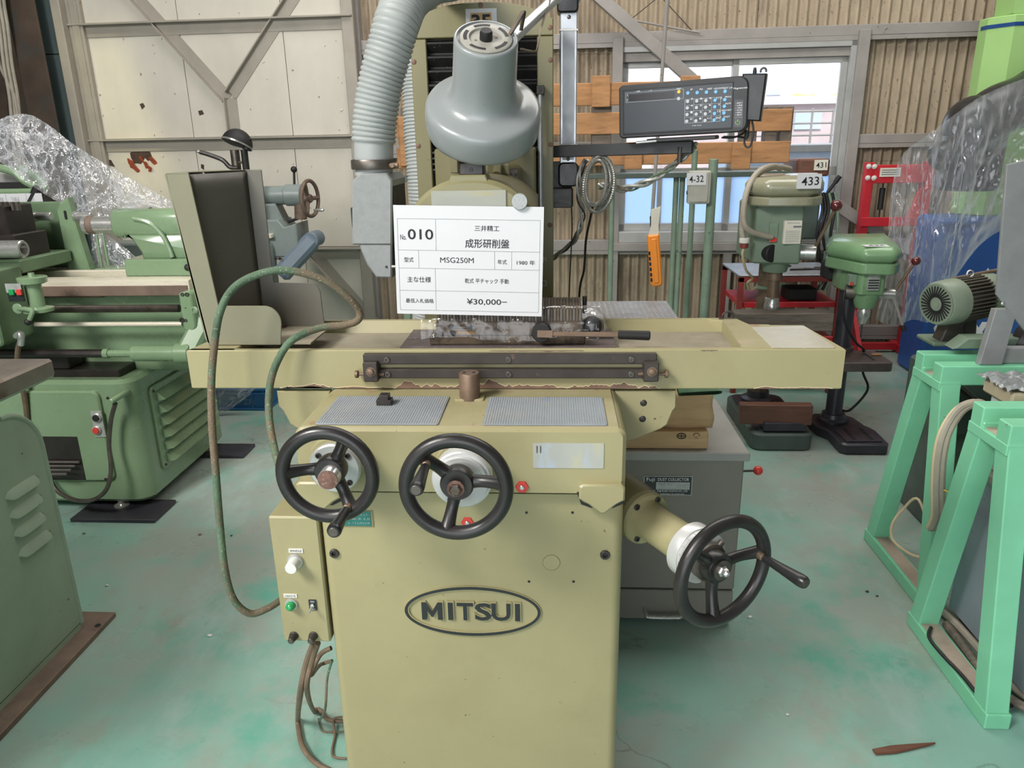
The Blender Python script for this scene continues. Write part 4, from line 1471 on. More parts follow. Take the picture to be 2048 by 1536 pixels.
# ================================================================== things on and around the grinder
SY = HY - .009
tl, tr_, bl, br = at(786, 410, SY), at(1088, 414, SY), at(792, 627, SY), at(1083, 632, SY)
sw, sh_ = (tr_ - tl).length, (bl - tl).length
MS = basis(tl, (tr_ - tl), (tl - bl))
sg = MB().box(0, sw, -sh_, 0, -.0012, 0, 0, MS).obj('auction_sign', 'paper')
tag(sg, 'white printed sign card reading 010 hanging on the spindle head', 'sign')


def sline(s0, t0, s1, t1, wd=.0006):
    x0, x1, y0, y1 = s0 * sw, s1 * sw, -t0 * sh_, -t1 * sh_
    if abs(x1 - x0) > abs(y1 - y0):
        y0, y1 = y0 - wd / 2, y1 + wd / 2
    else:
        x0, x1 = x0 - wd / 2, x1 + wd / 2
    return MB().box(min(x0, x1), max(x0, x1), min(y0, y1), max(y0, y1), 0, .0003, 0, MS).obj('ruled_line', 'ink_grey', sg, 0)


L0, L1, T0, T1 = .024, .977, .119, .962
for t in (T0, .402, .568, .776, T1):
    sline(L0, t, L1, t)
sline(L0, T0, L0, T1)
sline(L1, T0, L1, T1)
sline(.281, T0, .281, .402)
sline(.161, .402, .161, .568)
sline(.676, .402, .676, .568)
sline(.791, .402, .791, .568)
sline(.272, .568, .272, T1)
MS2 = MS @ Matrix.Translation((0, 0, .0004))
for txt, s, t, wd, hg, bo in (('No.', .061, .285, .040, .048, .004), ('010', .178, .258, .172, .094, .012), ('三井精工', .624, .196, .165, .052, .006), ('成形研削盤', .626, .333, .297, .082, .010),
                              ('型式', .094, .490, .064, .045, .005), ('MSG250M', .421, .488, .228, .049, 0), ('年式', .727, .497, .062, .044, .005), ('1980 年', .886, .500, .123, .044, .005),
                              ('主な仕様', .160, .672, .163, .054, .006), ('乾式 平チャック 手動', .622, .676, .298, .046, .005), ('最低入札価格', .160, .873, .193, .042, .005), ('¥30,000−', .623, .875, .276, .062, .008)):
    put_text(MB(), txt, MS2, s * sw, -t * sh_, wd * sw, hg * sh_, bo).obj('lettering', 'ink', sg, 0, False)
# cloth tape on the head, clear tape, round magnet
a, b = at(862, 382, HY - .003), at(1012, 412, HY - .003)
o = B(a.x, b.x, HY - .0035, HY - .0005, b.z - .006, a.z).obj('cloth_tape', 'tape_cloth')
tag(o, 'beige cloth tape across the spindle head above the sign', 'tape')
p = at(1039, 403, HY - .015)
o = MB().lathe((p.x, HY - .0105, p.z), (0, -1, 0), [(.0148, 0), (.0148, .004), (.0138, .0052)], 32).obj('round_magnet', 'magnet_grey')
tag(o, 'round silver magnet at the upper right of the sign', 'magnet')
# number card on the column top
a, b = at(931, 18, CY - .002), at(994, 52, CY - .002)
nc = B(a.x, b.x, CY - .0025, CY - .0005, b.z - .01, a.z).obj('number_card', 'paper')
tag(nc, 'white card with number 35 on top of the column', 'sign')
M = basis((a.x, CY - .0032, b.z), (1, 0, 0), (0, 0, 1))
q = at(962, 39, CY - .003)
B(q.x - .024, q.x + .024, CY - .0032, CY - .002, q.z - .024, q.z + .014).obj('sticker', 'cardboard', nc)
put_text(MB(), '35', basis((q.x, CY - .0038, q.z - .004), (1, 0, 0), (0, 0, 1)), 0, 0, .044, .030, .03).obj('lettering', 'ink', nc, 0, False)

# ---- work lamp
lax = V((.11, -.60, .78)).normalized()
lc = at(967, 212, 1.45)
lamp = thing('work_lamp', 'grey bell shaped work lamp in front of the grinder column', 'lamp', lc)
prof = [(.094, -.052), (.1000, -.052), (.1030, -.050), (.1050, -.044), (.1062, -.034), (.1066, -.020), (.1062, -.008), (.1048, -.0015), (.1015, .0035), (.0965, .0058), (.088, .0080), (.078, .0105), (.070, .0140), (.0640, .0200), (.0605, .028), (.0585, .037), (.0570, .050), (.0560, .070), (.0545, .125), (.054, .1305), (.0515, .1325), (.0495, .1325)]
MB().lathe(lc, lax, prof, 56, False).lathe(lc, lax, [(.0495, .1325), (.0495, .130), (.048, .1285), (.001, .1285)], 40, False).lathe(lc, lax, [(.094, -.054), (.092, -.030), (.06, .0), (.001, .01)], 40, False).obj('lamp_shade', 'lamp_grey', lamp, 50, False)
cp = lc + lax * .1285
cap = MB().lathe(cp, lax, [(.044, 0), (.044, .003), (.042, .0045), (.029, .0045), (.027, .001), (.024, .001), (.001, .001)], 40, False).obj('lamp_cap', 'lamp_cap', lamp, 40, False)
Fm = frame(cp, lax)
for k in range(5):
    vs, n = [], 10
    for i in range(n + 1):
        t = math.radians(k * 72 + 10 + 46 * i / n)
        for r in (.0325, .0385):
            vs.append(Fm @ V((r * math.cos(t), r * math.sin(t), .0049)))
    MB().add(vs, [(2 * i, 2 * i + 1, 2 * i + 3, 2 * i + 2) for i in range(n)]).obj('vent_slot', 'rubber_black', cap, 0, False)
MB().lathe(cp, lax, [(.011, 0), (.0108, .012), (.009, .0165), (.003, .0165)], 20).obj('switch_knob', 'rubber_black', cap)
for t in (20, 200):
    bolt(cap, cp + Fm.to_3x3() @ V((.018 * math.cos(math.radians(t)), .018 * math.sin(math.radians(t)), .001)), lax, .0025, 'steel_brown', 'cap_screw', 'slot')
a, b = at(953, 135, 1.40), at(963, 148, 1.40)
sd = lc + lax * .10
MB().beam(at(957, 142, 1.405), at(957, 142, 1.405) + V((.010, 0, 0)), .010, .0016, 0, lax.cross(V((1, 0, 0)))).obj('brown_sticker', 'cardboard_tape', lamp)
a0, a1 = at(1020, 82, 1.47), at(1112, -4, 1.66)
MB().tube([a0, a1, a1 + (a1 - a0) * .5], .0105, 16).obj('arm', 'aluminium', lamp)
e = a1 + (a1 - a0) * .5
MB().tube([e, (e.x + .02, 1.90, e.z + .02), (e.x - .02, 2.1, e.z - .05), (e.x - .02, 2.15, 1.62)], .0105, 12, 4).obj('rear_arm', 'aluminium', lamp)
for k in range(3):
    MB().tube([cp + lax * .004 + V((.036, .012, .0)), at(1022 + 3 * k, 60, 1.385), at(1040 + 3 * k, 28, 1.385), at(1046 + 2 * k, 26, 1.39), at(1040 + 2 * k, 60, 1.42)], .0018, 6, 6).obj('cord', 'brown_cable' if k < 2 else 'black_cable', lamp)
MB().tube([at(1042, 98, 1.45), at(1070, 103, 1.5), at(1076, 90, 1.5), at(1084, 50, 1.56), at(1100, 0, 1.62), at(1106, -40, 1.66)], .0022, 6, 5).obj('cord', 'brown_cable', lamp)

# ---- dust suction hood and hose
DY = 1.44
hood = thing('suction_duct', 'grey suction hood with ribbed hose beside the spindle head', 'duct', at(748, 450, DY))
pp = lambda x, y, Y=DY: (at(x, y, Y).x, at(x, y, Y).z)
poly = [pp(704, 490), pp(704, 362), pp(720, 347), pp(772, 347), pp(784, 360), pp(784, 490)]
hb = MB().prism(poly, 'xz', DY, DY + .13, .003).obj('hood', 'hood_grey', hood)
poly = [pp(716, 488), pp(783, 488), pp(783, 557), pp(752, 556), pp(733, 530), pp(722, 505)]
MB().prism(poly, 'xz', DY + .003, DY + .12, .003).obj('nozzle', 'hood_grey', hood)
a, b = pp(783, 362), pp(793, 545)
B(a[0], b[0] + .002, DY + .006, DY + .125, b[1], a[1]).obj('wheel_opening', 'rubber_black', hood)
p = at(702, 438, DY)
MB().prism(rpoly([(p.x - .005, p.z - .020), (p.x + .004, p.z - .020), (p.x + .004, p.z + .020), (p.x - .005, p.z + .020)], .003), 'xz', DY + .02, DY + .06, .001).obj('latch', 'rubber_black', hood)
p = at(772, 534, DY)
MB().cyl((p.x, DY + .004, p.z), (p.x, DY + .001, p.z), .0022, 10).obj('screw', 'rubber_black', hood)
MB().cyl(at(790, 533, DY - .0) + V((-.006, 0, 0)), at(797, 533, DY) + V((.0, 0, 0)), .003, 8).obj('pin', 'steel', hood)
HYc = DY + .062
path = [at(748, 352, HYc), at(748, 320, HYc), at(748, 270, HYc), at(753, 215, HYc), at(764, 155, HYc), at(780, 95, HYc), at(796, 40, HYc + .01), at(818, -5, HYc + .06), at(862, -35, HYc + .16), at(900, -40, HYc + .30)]
path += [V((-.33, 2.10, 1.80)), V((-.365, 2.16, 1.70)), V((-.372, 2.14, 1.50)), V((-.366, 2.12, 1.30)), V((-.37, 2.14, 1.05)), V((-.385, 2.16, .905))]
P = crom(path, 16)
n_ = 0
# resample evenly, three rings per rib
ev = [P[0]]
acc = 0
stp = .0023
for a, b in zip(P, P[1:]):
    d = (b - a).length
    while acc + d >= stp:
        t = (stp - acc) / d
        a = a + (b - a) * t
        d = (b - a).length
        acc = 0
        ev.append(a)
    acc += d
pat = (.0412, .0424, .0422, .0388)
MB().tube(ev, .04, 26, 1, False, lambda i, n: pat[i % 4] if i > 26 else (.0375 if i > 12 else .036)).obj('hose', 'hose_grey', hood, 50)
MB().lathe(at(748, 338, HYc), (0, 0, 1), [(.0425, 0), (.0435, .002), (.0435, .016), (.0425, .018)], 32, False).obj('hose_clamp', 'steel_dark', hood)
p = at(786, 331, HYc - .02)
MB().cyl(p + V((-.008, 0, 0)), p + V((.010, 0, 0)), .0055, 8).cyl(p + V((0, -.008, .0)), p + V((0, .02, .0)), .004, 8).obj('clamp_screw', 'steel_brown', hood)

# ---- wheel dust guard standing on the left end of the table
GY0, GY1 = 1.355, 1.50
gd = thing('dust_guard', 'tall bent sheet metal dust guard on the left end of the table', 'guard', (-.62, 1.42, tz1))
sheet_t = .003


def quadplate(name, pts, mat, th=sheet_t):
    pts = [V(p) for p in pts]
    nrm = (pts[1] - pts[0]).cross(pts[-1] - pts[0]).normalized() * th
    n = len(pts)
    vs = pts + [p + nrm for p in pts]
    fs = [tuple(range(n)), tuple(range(n, 2 * n))] + [(i, (i + 1) % n, n + (i + 1) % n, n + i) for i in range(n)]
    return MB().add(vs, fs).obj(name, mat, gd, 25)


zb0 = tz1 + .001
A0 = at(332, 348, GY0)
A1 = at(377, 347, GY0)
B0 = V((at(420, 690, GY0).x, GY0, zb0))
C0 = at(441, 612, GY0)
C1 = at(540, 612, GY0)
D1 = V((at(562, 690, GY0).x, GY0, zb0))
# front skin: sloping strip plus low front plate with a rounded corner
E1 = at(559, 640, GY0)
poly = [(A0.x, A0.z), (A1.x, A1.z), (C0.x, C0.z)]
low = rpoly([(C0.x - .004, C0.z), (C1.x + .022, C1.z), (D1.x, zb0), (B0.x, zb0), (B0.x - .008, zb0 + .012)], [0, .030, 0, 0, 0], 8)
MB().prism([(A0.x, A0.z), (A1.x, A1.z)] + [(a, b) for a, b in low], 'xz', GY0, GY0 + sheet_t, .0008).obj('front_plate', 'guard_paint', gd)
# back skin
A2, A3 = at(377, 344, GY1), at(524, 342, GY1)
R0 = at(548, 565, GY1)
R1 = at(640, 572, GY1)
Wt = at(649, 640, GY1)
poly = [(A0.x + .004, A0.z), (A3.x, A0.z), (R0.x, R0.z), (R1.x - .016, R0.z - .002), (R1.x - .005, R0.z - .007), (R1.x, R0.z - .018), (Wt.x, zb0), (B0.x, zb0)]
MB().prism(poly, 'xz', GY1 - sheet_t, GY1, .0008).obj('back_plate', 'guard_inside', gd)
# left skin joins both, inner fold, floor plate
quadplate('side_plate', [(A0.x, GY0, A0.z), (A0.x, GY1, A0.z), (B0.x, GY1, zb0), (B0.x, GY0, zb0)], 'guard_paint')
i0 = at(432, 350, GY1 - .04)
F0, F1 = at(492, 348, GY1 - .004), at(527, 640, GY1 - .004)
q4 = [V((A1.x - .012, GY0 + .02, A0.z - .002)), V((F0.x, GY1 - .004, A0.z - .002)), V((C0.x - .03, GY0 + .02, zb0 + .004)), V((F1.x, GY1 - .004, zb0 + .004))]
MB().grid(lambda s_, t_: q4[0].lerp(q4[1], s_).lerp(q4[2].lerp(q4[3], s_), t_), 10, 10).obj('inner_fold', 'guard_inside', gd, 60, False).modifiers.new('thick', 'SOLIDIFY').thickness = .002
quadplate('top_strip', [(A0.x, GY0, A0.z), (A1.x, GY0, A0.z), (A1.x - .02, GY0 + .03, A0.z), (F0.x, GY1 - .004, A0.z), (A3.x, GY1, A0.z), (A0.x, GY1, A0.z)], 'guard_paint', .0015)
B(B0.x + .004, at(620, 690, GY0).x, GY0 + .004, GY1 - .004, zb0, zb0 + .003).obj('floor_plate', 'tray_dust', gd)
for x, y in ((562, 654), (612, 638)):
    p = onz(x, y, zb0 + .004)
    bolt(gd, (p.x, p.y, zb0 + .003), (0, 0, 1), .008, 'rust_cap', 'anchor_bolt', 'hex')

# ---- magnetic chuck
mc = thing('magnetic_chuck', 'dark magnetic chuck with a lever wrapped in clear film on the table', 'chuck', (-.09, 1.46, 1.049))
kx0, kx1 = -.233, .052
B(kx0 - .012, kx1 + .004, 1.405, 1.53, 1.049, 1.066, .002).obj('chuck_base', 'chuck_metal', mc)
B(kx0, kx1, 1.408, 1.528, 1.066, 1.094, .002).obj('chuck_body', 'chuck_metal', mc)
k0, k1 = kx0 + .004, kx1 - .002
n = 46
for i in range(n):
    xx = k0 + (k1 - k0) * i / n
    B(xx, xx + (k1 - k0) / n * .86, 1.410, 1.526, 1.094, 1.118, .0008).obj('pole_bar', 'chuck_top' if i % 2 else 'chuck_metal', mc)
B(k0, k1, 1.412, 1.524, 1.094, 1.1165).obj('pole_filler', 'chuck_metal', mc)
a, b = at(899, 651, 1.406), at(951, 671, 1.406)
np_ = B(a.x, b.x, 1.4065, 1.410, b.z, a.z).obj('nameplate', 'plate_black', mc)
M = basis((a.x, 1.4060, b.z), (1, 0, 0), (0, 0, 1))
w0, h0 = b.x - a.x, a.z - b.z
t_ = MB()
put_text(t_, 'Kanetec', M, w0 * .5, h0 * .82, w0 * .3, h0 * .16)
put_text(t_, 'PERMANENT MAGNET CHUCK', M, w0 * .5, h0 * .55, w0 * .9, h0 * .14)
for k in range(2):
    t_.box(w0 * .25, w0 * .95, h0 * (.10 + .17 * k), h0 * (.22 + .17 * k), 0, .0002, 0, M)
t_.obj('lettering', 'brass', np_, 0, False)
hubp = at(1083, 667, 1.385)
lv_ = MB().lathe((hubp.x, 1.408, hubp.z), (0, -1, 0), [(.0165, 0), (.0185, .002), (.0185, .020), (.0165, .023)], 30).obj('lever_hub', 'rubber_black', mc)
e = at(1300, 671, 1.385)
g0 = at(1240, 669, 1.385)
MB().beam((hubp.x, 1.384, hubp.z), (g0.x, 1.384, g0.z), .0085, .006, .001, (0, 1, 0)).beam((hubp.x - .008, 1.383, hubp.z), (hubp.x + .022, 1.383, hubp.z - .001), .014, .006, .001, (0, 1, 0)).obj('lever_bar', 'steel_brown', lv_)
MB().cyl((g0.x - .004, 1.384, g0.z), (e.x, 1.384, e.z), .0085, 18, .002, .0092).obj('grip', 'rubber_black', lv_)
p = at(1176, 625, 1.46)
MB().cyl((kx1 + .006, 1.50, 1.09), (kx1 + .006, 1.50, 1.125), .0045, 12, .001).obj('stop_pin', 'rubber_black', mc)
MB().ball((kx1 + .018, 1.43, 1.080), .020, 16, 10, (1, .8, 1)).obj('end_knob', 'rubber_black', mc)
# film wrapped around the chuck


def wrap(s, t):
    x = kx0 - .028 + (kx1 - kx0 + .058) * s
    j = .006 * noise.noise(V((s * 14, t * 5, 1.3))) + .003 * noise.noise(V((s * 50, t * 14, 4)))
    if t < .5:
        q = t / .5
        lowz = 1.062 + .006 * math.sin(s * 9)
        return (x, 1.398 + .009 * q - abs(j), lowz + (1.098 - lowz) * q + j * .5)
    q = (t - .5) / .5
    return (x + j, 1.407 + .03 * q + j, 1.098 + .020 * min(1, q * 1.5) + abs(j) * .6)


MB().grid(wrap, 70, 12).obj('film_wrap', 'wrap_film', mc, 180, False)


def wrap2(s, t):
    a = math.pi * (1.15 * s - .05)
    j = .004 * noise.noise(V((s * 9, t * 9, 7)))
    rr = .028 + j + .006 * math.sin(t * 3)
    return (kx1 + .012 + rr * math.sin(a), 1.405 + .055 * t, 1.084 - rr * math.cos(a) * .95)


MB().grid(wrap2, 22, 8).obj('film_wrap', 'wrap_film', mc, 180, False)

# ---- rubber mats and the T-nut on the saddle
for xs_, lab in (((625, 852, 678, 790, 902, 793, 871, 852), 'blue grey ribbed rubber mat on the saddle left of the brown post'), ((965, 853, 976, 793, 1205, 793, 1216, 854), 'blue grey ribbed rubber mat on the saddle right of the brown post')):
    x = xs_
    q = [onz(x[2 * i], x[2 * i + 1], .989) for i in range(4)]
    x0, x1 = (q[0].x + q[1].x) / 2, (q[2].x + q[3].x) / 2
    y0, y1 = max(1.131, (q[0].y + q[3].y) / 2), min(1.312, (q[1].y + q[2].y) / 2)
    mt = MB().prism(rpoly([(x0, y0), (x1, y0), (x1, y1), (x0, y1)], .004), 'xy', .9864, .9884, .0005).obj('rubber_mat', 'mat_grey')
    tag(mt, lab, 'mat', 'rubber mats on the saddle')
    mb = MB()
    nx, ny = int((x1 - x0) / .0042), int((y1 - y0) / .0042)
    for i in range(nx):
        for j in range(ny):
            px, py = x0 + .002 + (x1 - x0 - .004) * (i + .1) / nx, y0 + .002 + (y1 - y0 - .004) * (j + .1) / ny
            dx, dy = (x1 - x0) / nx * .72, (y1 - y0) / ny * .72
            z0, z1 = .9884, .9894
            o_ = len(mb.v)
            mb.v += [V((px, py, z0)), V((px + dx, py, z0)), V((px + dx, py + dy, z0)), V((px, py + dy, z0)), V((px + dx * .2, py + dy * .2, z1)), V((px + dx * .8, py + dy * .2, z1)), V((px + dx * .8, py + dy * .8, z1)), V((px + dx * .2, py + dy * .8, z1))]
            mb.f += [tuple(o_ + k for k in f) for f in ((4, 5, 6, 7), (0, 1, 5, 4), (1, 2, 6, 5), (2, 3, 7, 6), (3, 0, 4, 7))]
    st = mb.obj('nub_texture', 'mat_grey', mt, 0, False)
    st['kind'] = 'stuff'
p = onz(770, 808, .9896)
tn = thing('t_nut', 'small black steel T nut lying on the left rubber mat', 'nut', (p.x, p.y, .9894))
MB().prism([(p.x - .0135, .9895), (p.x + .0125, .9895), (p.x + .0125, .999), (p.x + .008, .999), (p.x + .008, 1.0075), (p.x - .008, 1.0075), (p.x - .008, .999), (p.x - .0135, .999)], 'xz', p.y - .008, p.y + .011, .0006).obj('nut_body', 'black_metal', tn)
MB().lathe((p.x, p.y + .0015, 1.0076), (0, 0, 1), [(.006, 0), (.006, .0004), (.0045, .0005)], 18).obj('threaded_hole', 'rubber_black', tn)

# ---- linear scale post, readout and its arm
SYc = 1.93
ls = thing('scale_post', 'aluminium scale post with black joints right of the column', 'post', at(1136, 330, SYc))
a, b = at(1121, 20, SYc), at(1152, 328, SYc)
pb = B((a.x + b.x) / 2 - .020, (a.x + b.x) / 2 + .020, SYc, SYc + .035, b.z, a.z, .002).obj('bar', 'aluminium', ls)
xc = (a.x + b.x) / 2
B(xc - .014, xc + .014, SYc - .0015, SYc, b.z + .01, a.z - .04).obj('bar_groove', 'sheet_grey', ls)
for y in (34, 318):
    p = at(1136, y, SYc)
    bolt(ls, (xc, SYc - .001, p.z), (0, -1, 0), .0045, 'steel_dark', 'screw', 'cross')
for y in (60, 289):
    p = at(1136, y, SYc)
    B(xc - .0215, xc + .0215, SYc - .003, SYc + .037, p.z - .0015, p.z + .0015).obj('cable_tie', 'label_white', ls)
p = at(1133, 2, SYc)
MB().prism(rpoly([(xc - .028, p.z - .026), (xc + .022, p.z - .026), (xc + .022, p.z + .05), (xc - .028, p.z + .05)], .010), 'xz', SYc - .012, SYc + .045, .004).obj('joint', 'black_plastic', ls)
p = at(1133, 348, SYc)
MB().prism(rpoly([(xc - .024, p.z - .030), (xc + .025, p.z - .030), (xc + .025, p.z + .028), (xc - .024, p.z + .028)], .012), 'xz', SYc - .016, SYc + .05, .004).obj('joint', 'black_plastic', ls)
B(xc - .05, xc - .01, SYc + .01, SYc + .04, p.z - .05, p.z + .03, .002).obj('bracket', 'black_metal', ls)
a, b = at(1109, 376, SYc), at(1146, 414, SYc)
B(a.x, b.x, SYc - .01, SYc + .05, b.z, a.z, .003).obj('worn_block', 'bellows', ls)
B(cx1 - .02, xc + .01, CY + .05, SYc + .03, b.z, a.z, .002).obj('mount', 'black_metal', ls)

ro = thing('digital_readout', 'black digital readout panel with blue and grey round keys on an arm', 'readout', at(1380, 280, 1.74))
TL, TR, BL, BR = at(1240, 170, 1.80), at(1494, 152, 1.71), at(1236, 279, 1.80), at(1498, 262, 1.71)
rv = ((TR - TL) + (BR - BL)).normalized()
uv = ((TL - BL) + (TR - BR)).normalized()
rw = ((TR - TL).length + (BR - BL).length) / 2
rh = ((TL - BL).length + (TR - BR).length) / 2
cen = (TL + TR + BL + BR) / 4
MR = basis(cen, rv, uv)
hw, hh = rw / 2, rh / 2
MB().prism(rpoly([(-hw, -hh), (hw, -hh), (hw, hh), (-hw, hh)], [.010, .020, .020, .010], 6), 'xy', -.055, 0, .003, MR).obj('housing', 'readout_black', ro)
ZF = .0008


def rr(x, y):
    """pixel on the readout face -> local coordinates"""
    o = MR.inverted() @ V((0, 0, CH))
    d = MR.inverted().to_3x3() @ ray(x, y)
    p = o + d * (-o.z / d.z)
    return p.x, p.y


def zz(zx, zy):
    return rr(1220 + zx * 340 / 2048, 130 + zy * 340 / 2048)


c0, c1 = zz(170, 830), zz(1478, 212)
pan = MB().box(c0[0], c1[0], c0[1] + .001, c1[1], 0, ZF, 0, MR).obj('face_panel', 'readout_panel', ro)
# raised lip around the sunken panel
for (x0, x1, y0, y1) in ((c0[0] - .002, c1[0] + .002, c1[1], c1[1] + .002), (c0[0] - .002, c1[0] + .002, c0[1] - .002, c0[1]), (c0[0] - .002, c0[0], c0[1], c1[1]), (c1[0], c1[0] + .002, c0[1], c1[1])):
    MB().box(x0, x1, y0, y1, -.001, .002, .0005, MR).obj('panel_lip', 'readout_black', ro)
d0, d1 = zz(232, 438), zz(775, 318)
MB().box(d0[0], d1[0], d0[1], d1[1], ZF, ZF + .0006, 0, MR).obj('display', 'display_dark', ro)


def outline(zx0, zy0, zx1, zy1, th=.0006):
    a, b = zz(zx0, zy1), zz(zx1, zy0)
    for (x0, x1, y0, y1) in ((a[0], b[0], b[1] - th, b[1]), (a[0], b[0], a[1], a[1] + th), (a[0], a[0] + th, a[1], b[1]), (b[0] - th, b[0], a[1], b[1])):
        MB().box(x0, x1, y0, y1, ZF, ZF + .0004, 0, MR).obj('printed_line', 'key_grey', ro, 0)


outline(190, 285, 888, 455)
g0, g1 = zz(898, 705), zz(1338, 385)
outline(898, 385, 1338, 705)
for k in (1, 2, 3):
    x = g0[0] + (g1[0] - g0[0]) * k / 4
    MB().box(x - .0002, x + .0002, g0[1], g1[1], ZF, ZF + .0003, 0, MR).obj('printed_line', 'key_grey', ro, 0)
    y = g0[1] + (g1[1] - g0[1]) * k / 4
    MB().box(g0[0], g1[0], y - .0002, y + .0002, ZF, ZF + .0003, 0, MR).obj('printed_line', 'key_grey', ro, 0)
keyme = {}


def key(zx, zy, mat):
    if mat not in keyme:
        keyme[mat] = MB().lathe((0, 0, 0), (0, 0, 1), [(.0038, 0), (.0038, .0008), (.0033, .0014)], 18).mesh('key', mat)
    u, v = zz(zx, zy)
    link('key', keyme[mat], ro, MR @ Matrix.Translation((u, v, ZF)))


prt = []
for j, row in enumerate((('7', '8', '9', '1/2'), ('4', '5', '6', 'X'), ('1', '2', '3', 'CE'), ('0', '.', '+/-', 'ENT'))):
    for i, ch in enumerate(row):
        zx = 937 + i * 110 - j * 3.5
        zy = 438 - i * 4.5 + j * 80
        key(zx, zy, 'key_blue' if i == 3 else 'key_grey')
        prt.append((ch, zx + 52, zy - 28, 18 * len(ch) + 4, 20))
for i, t in enumerate(('P', 'AI', 'REF', 'HOLD/MC', 'SET UP')):
    key(940 + i * 112, 338 - i * 5, 'key_blue')
    prt.append((t, 985 + i * 110, 296 - i * 5, 14 * len(t) + 8, 16))
for i, t in enumerate(('PROG', 'AI/S', 'BIN/NEXT', 'DIST')):
    key(1384 - i * 5, 418 + i * 80, 'key_blue')
    prt.append((t, 1425 - i * 5, 383 + i * 80, 14 * len(t) + 8, 16))
key(832, 322, 'key_yellow')
key(828, 406, 'key_grey')
prt += [('RESET', 832, 286, 50, 14), ('X', 211, 366, 16, 22), ('Z', 209, 424, 16, 22), ('▸ ABS', 336, 317, 56, 14), ('▸ Z', 488, 311, 36, 14), ('Magnescale', 1571, 280, 146, 24), ('X axis  Z axis', 1045, 727, 100, 12)]
for i, t in enumerate(('BOLT', 'LINE', 'ARC', 'RUN', 'NEXT', 'EDIT')):
    prt.append(('▾ ' + t, 1556 - i, 458 + i * 28.5, 70, 14))
for t, zx, zy, w_, h_ in prt:
    u, v = zz(zx, zy)
    put_text(MB(), t, MR @ Matrix.Translation((0, 0, ZF + .0006)), u, v, w_ * .000195, h_ * .000195).obj('key_lettering', 'white_print', ro, 0, False)
a, b = zz(1490, 755), zz(1610, 412)
MB().box(a[0], b[0], a[1], b[1], 0, .0006, 0, MR).obj('side_panel', 'display_dark', ro)
u, v = zz(1540, 692)
pts = [MR @ V((u + .0045 * math.sin(t), v + .0045 * math.cos(t), .0012)) for t in [math.radians(40 + 280 * k / 14) for k in range(15)]]
MB().tube(pts, .0005, 6).obj('power_mark', 'power_green', ro)
MB().box(u - .0005, u + .0005, v + .001, v + .006, .0008, .0014, 0, MR).obj('power_mark', 'power_green', ro)
a, b = zz(1500, 632), zz(1592, 626)
MB().box(a[0], b[0], b[1] - .0004, b[1], .0006, .001, 0, MR).obj('printed_line', 'key_grey', ro)
# bracket under the housing and the swing arm
a, b = zz(430, 950), zz(1270, 870)
MB().box(a[0], b[0], a[1] + .002, b[1] + .004, -.06, -.006, .002, MR).obj('foot_bracket', 'readout_black', ro)
p0, p1 = at(1108, 303, 1.90), at(1386, 294, 1.80)
MB().beam(p0, p1, .028, .024, .002, (0, 1, 0)).obj('swing_arm', 'readout_black', ro)
p = at(1360, 305, 1.80)
MB().cyl(p + V((0, 0, -.022)), p + V((0, 0, .012)), .006, 12).obj('arm_bolt', 'black_metal', ro)
p = at(1290, 283, 1.78)
MB().cyl(p + V((-.02, 0, -.002)), p + V((.025, 0, .001)), .003, 10).obj('arm_pin', 'steel', ro)

ad = thing('power_adapter', 'black power adapter box clipped on the right end of the readout', 'adapter', at(1508, 240, 1.70))
q = [rr(1484, 147), rr(1533, 146), rr(1520, 243), rr(1486, 241)]
MB().prism([q[0], q[1], q[2], q[3]], 'xy', -.042, -.006, .003, MR).obj('adapter_body', 'black_plastic', ad)
u, v = rr(1526, 141)
ring = [MR @ V((u + .0055 * math.cos(t), v + .0055 * math.sin(t), -.012)) for t in [math.radians(-30 + 240 * k / 14) for k in range(15)]]
MB().tube(ring, .0022, 8).obj('hang_loop', 'black_plastic', ad)
u, v = rr(1508, 138)
MB().lathe(MR @ V((u, v - .009, -.02)), MR.to_3x3() @ V((0, 1, 0)), [(.0042, 0), (.004, .006), (.0028, .013)], 12).obj('plug_tip', 'rubber_black', ad)
Lp = lambda x, y, d: MR @ V((*rr(x, y), d))
MB().tube([Lp(1502, 242, -.02), Lp(1505, 262, -.02), Lp(1500, 290, -.02), Lp(1492, 295, -.02), Lp(1486, 285, -.025), Lp(1490, 262, -.03), Lp(1480, 268, -.05), Lp(1460, 276, -.06), Lp(1436, 276, -.06)], .0022, 8, 6).obj('lead', 'black_cable', ad)
MB().tube([Lp(1497, 242, -.024), Lp(1495, 258, -.024), Lp(1492, 275, -.024), Lp(1470, 274, -.05), Lp(1440, 274, -.06)], .002, 8, 6).obj('lead', 'black_cable', ad)
MB().lathe(Lp(1492, 262, -.022), MR.to_3x3() @ V((-.1, -1, 0)), [(.0035, 0), (.0042, .004), (.0042, .014), (.003, .018)], 10).obj('strain_relief', 'rubber_black', ad)

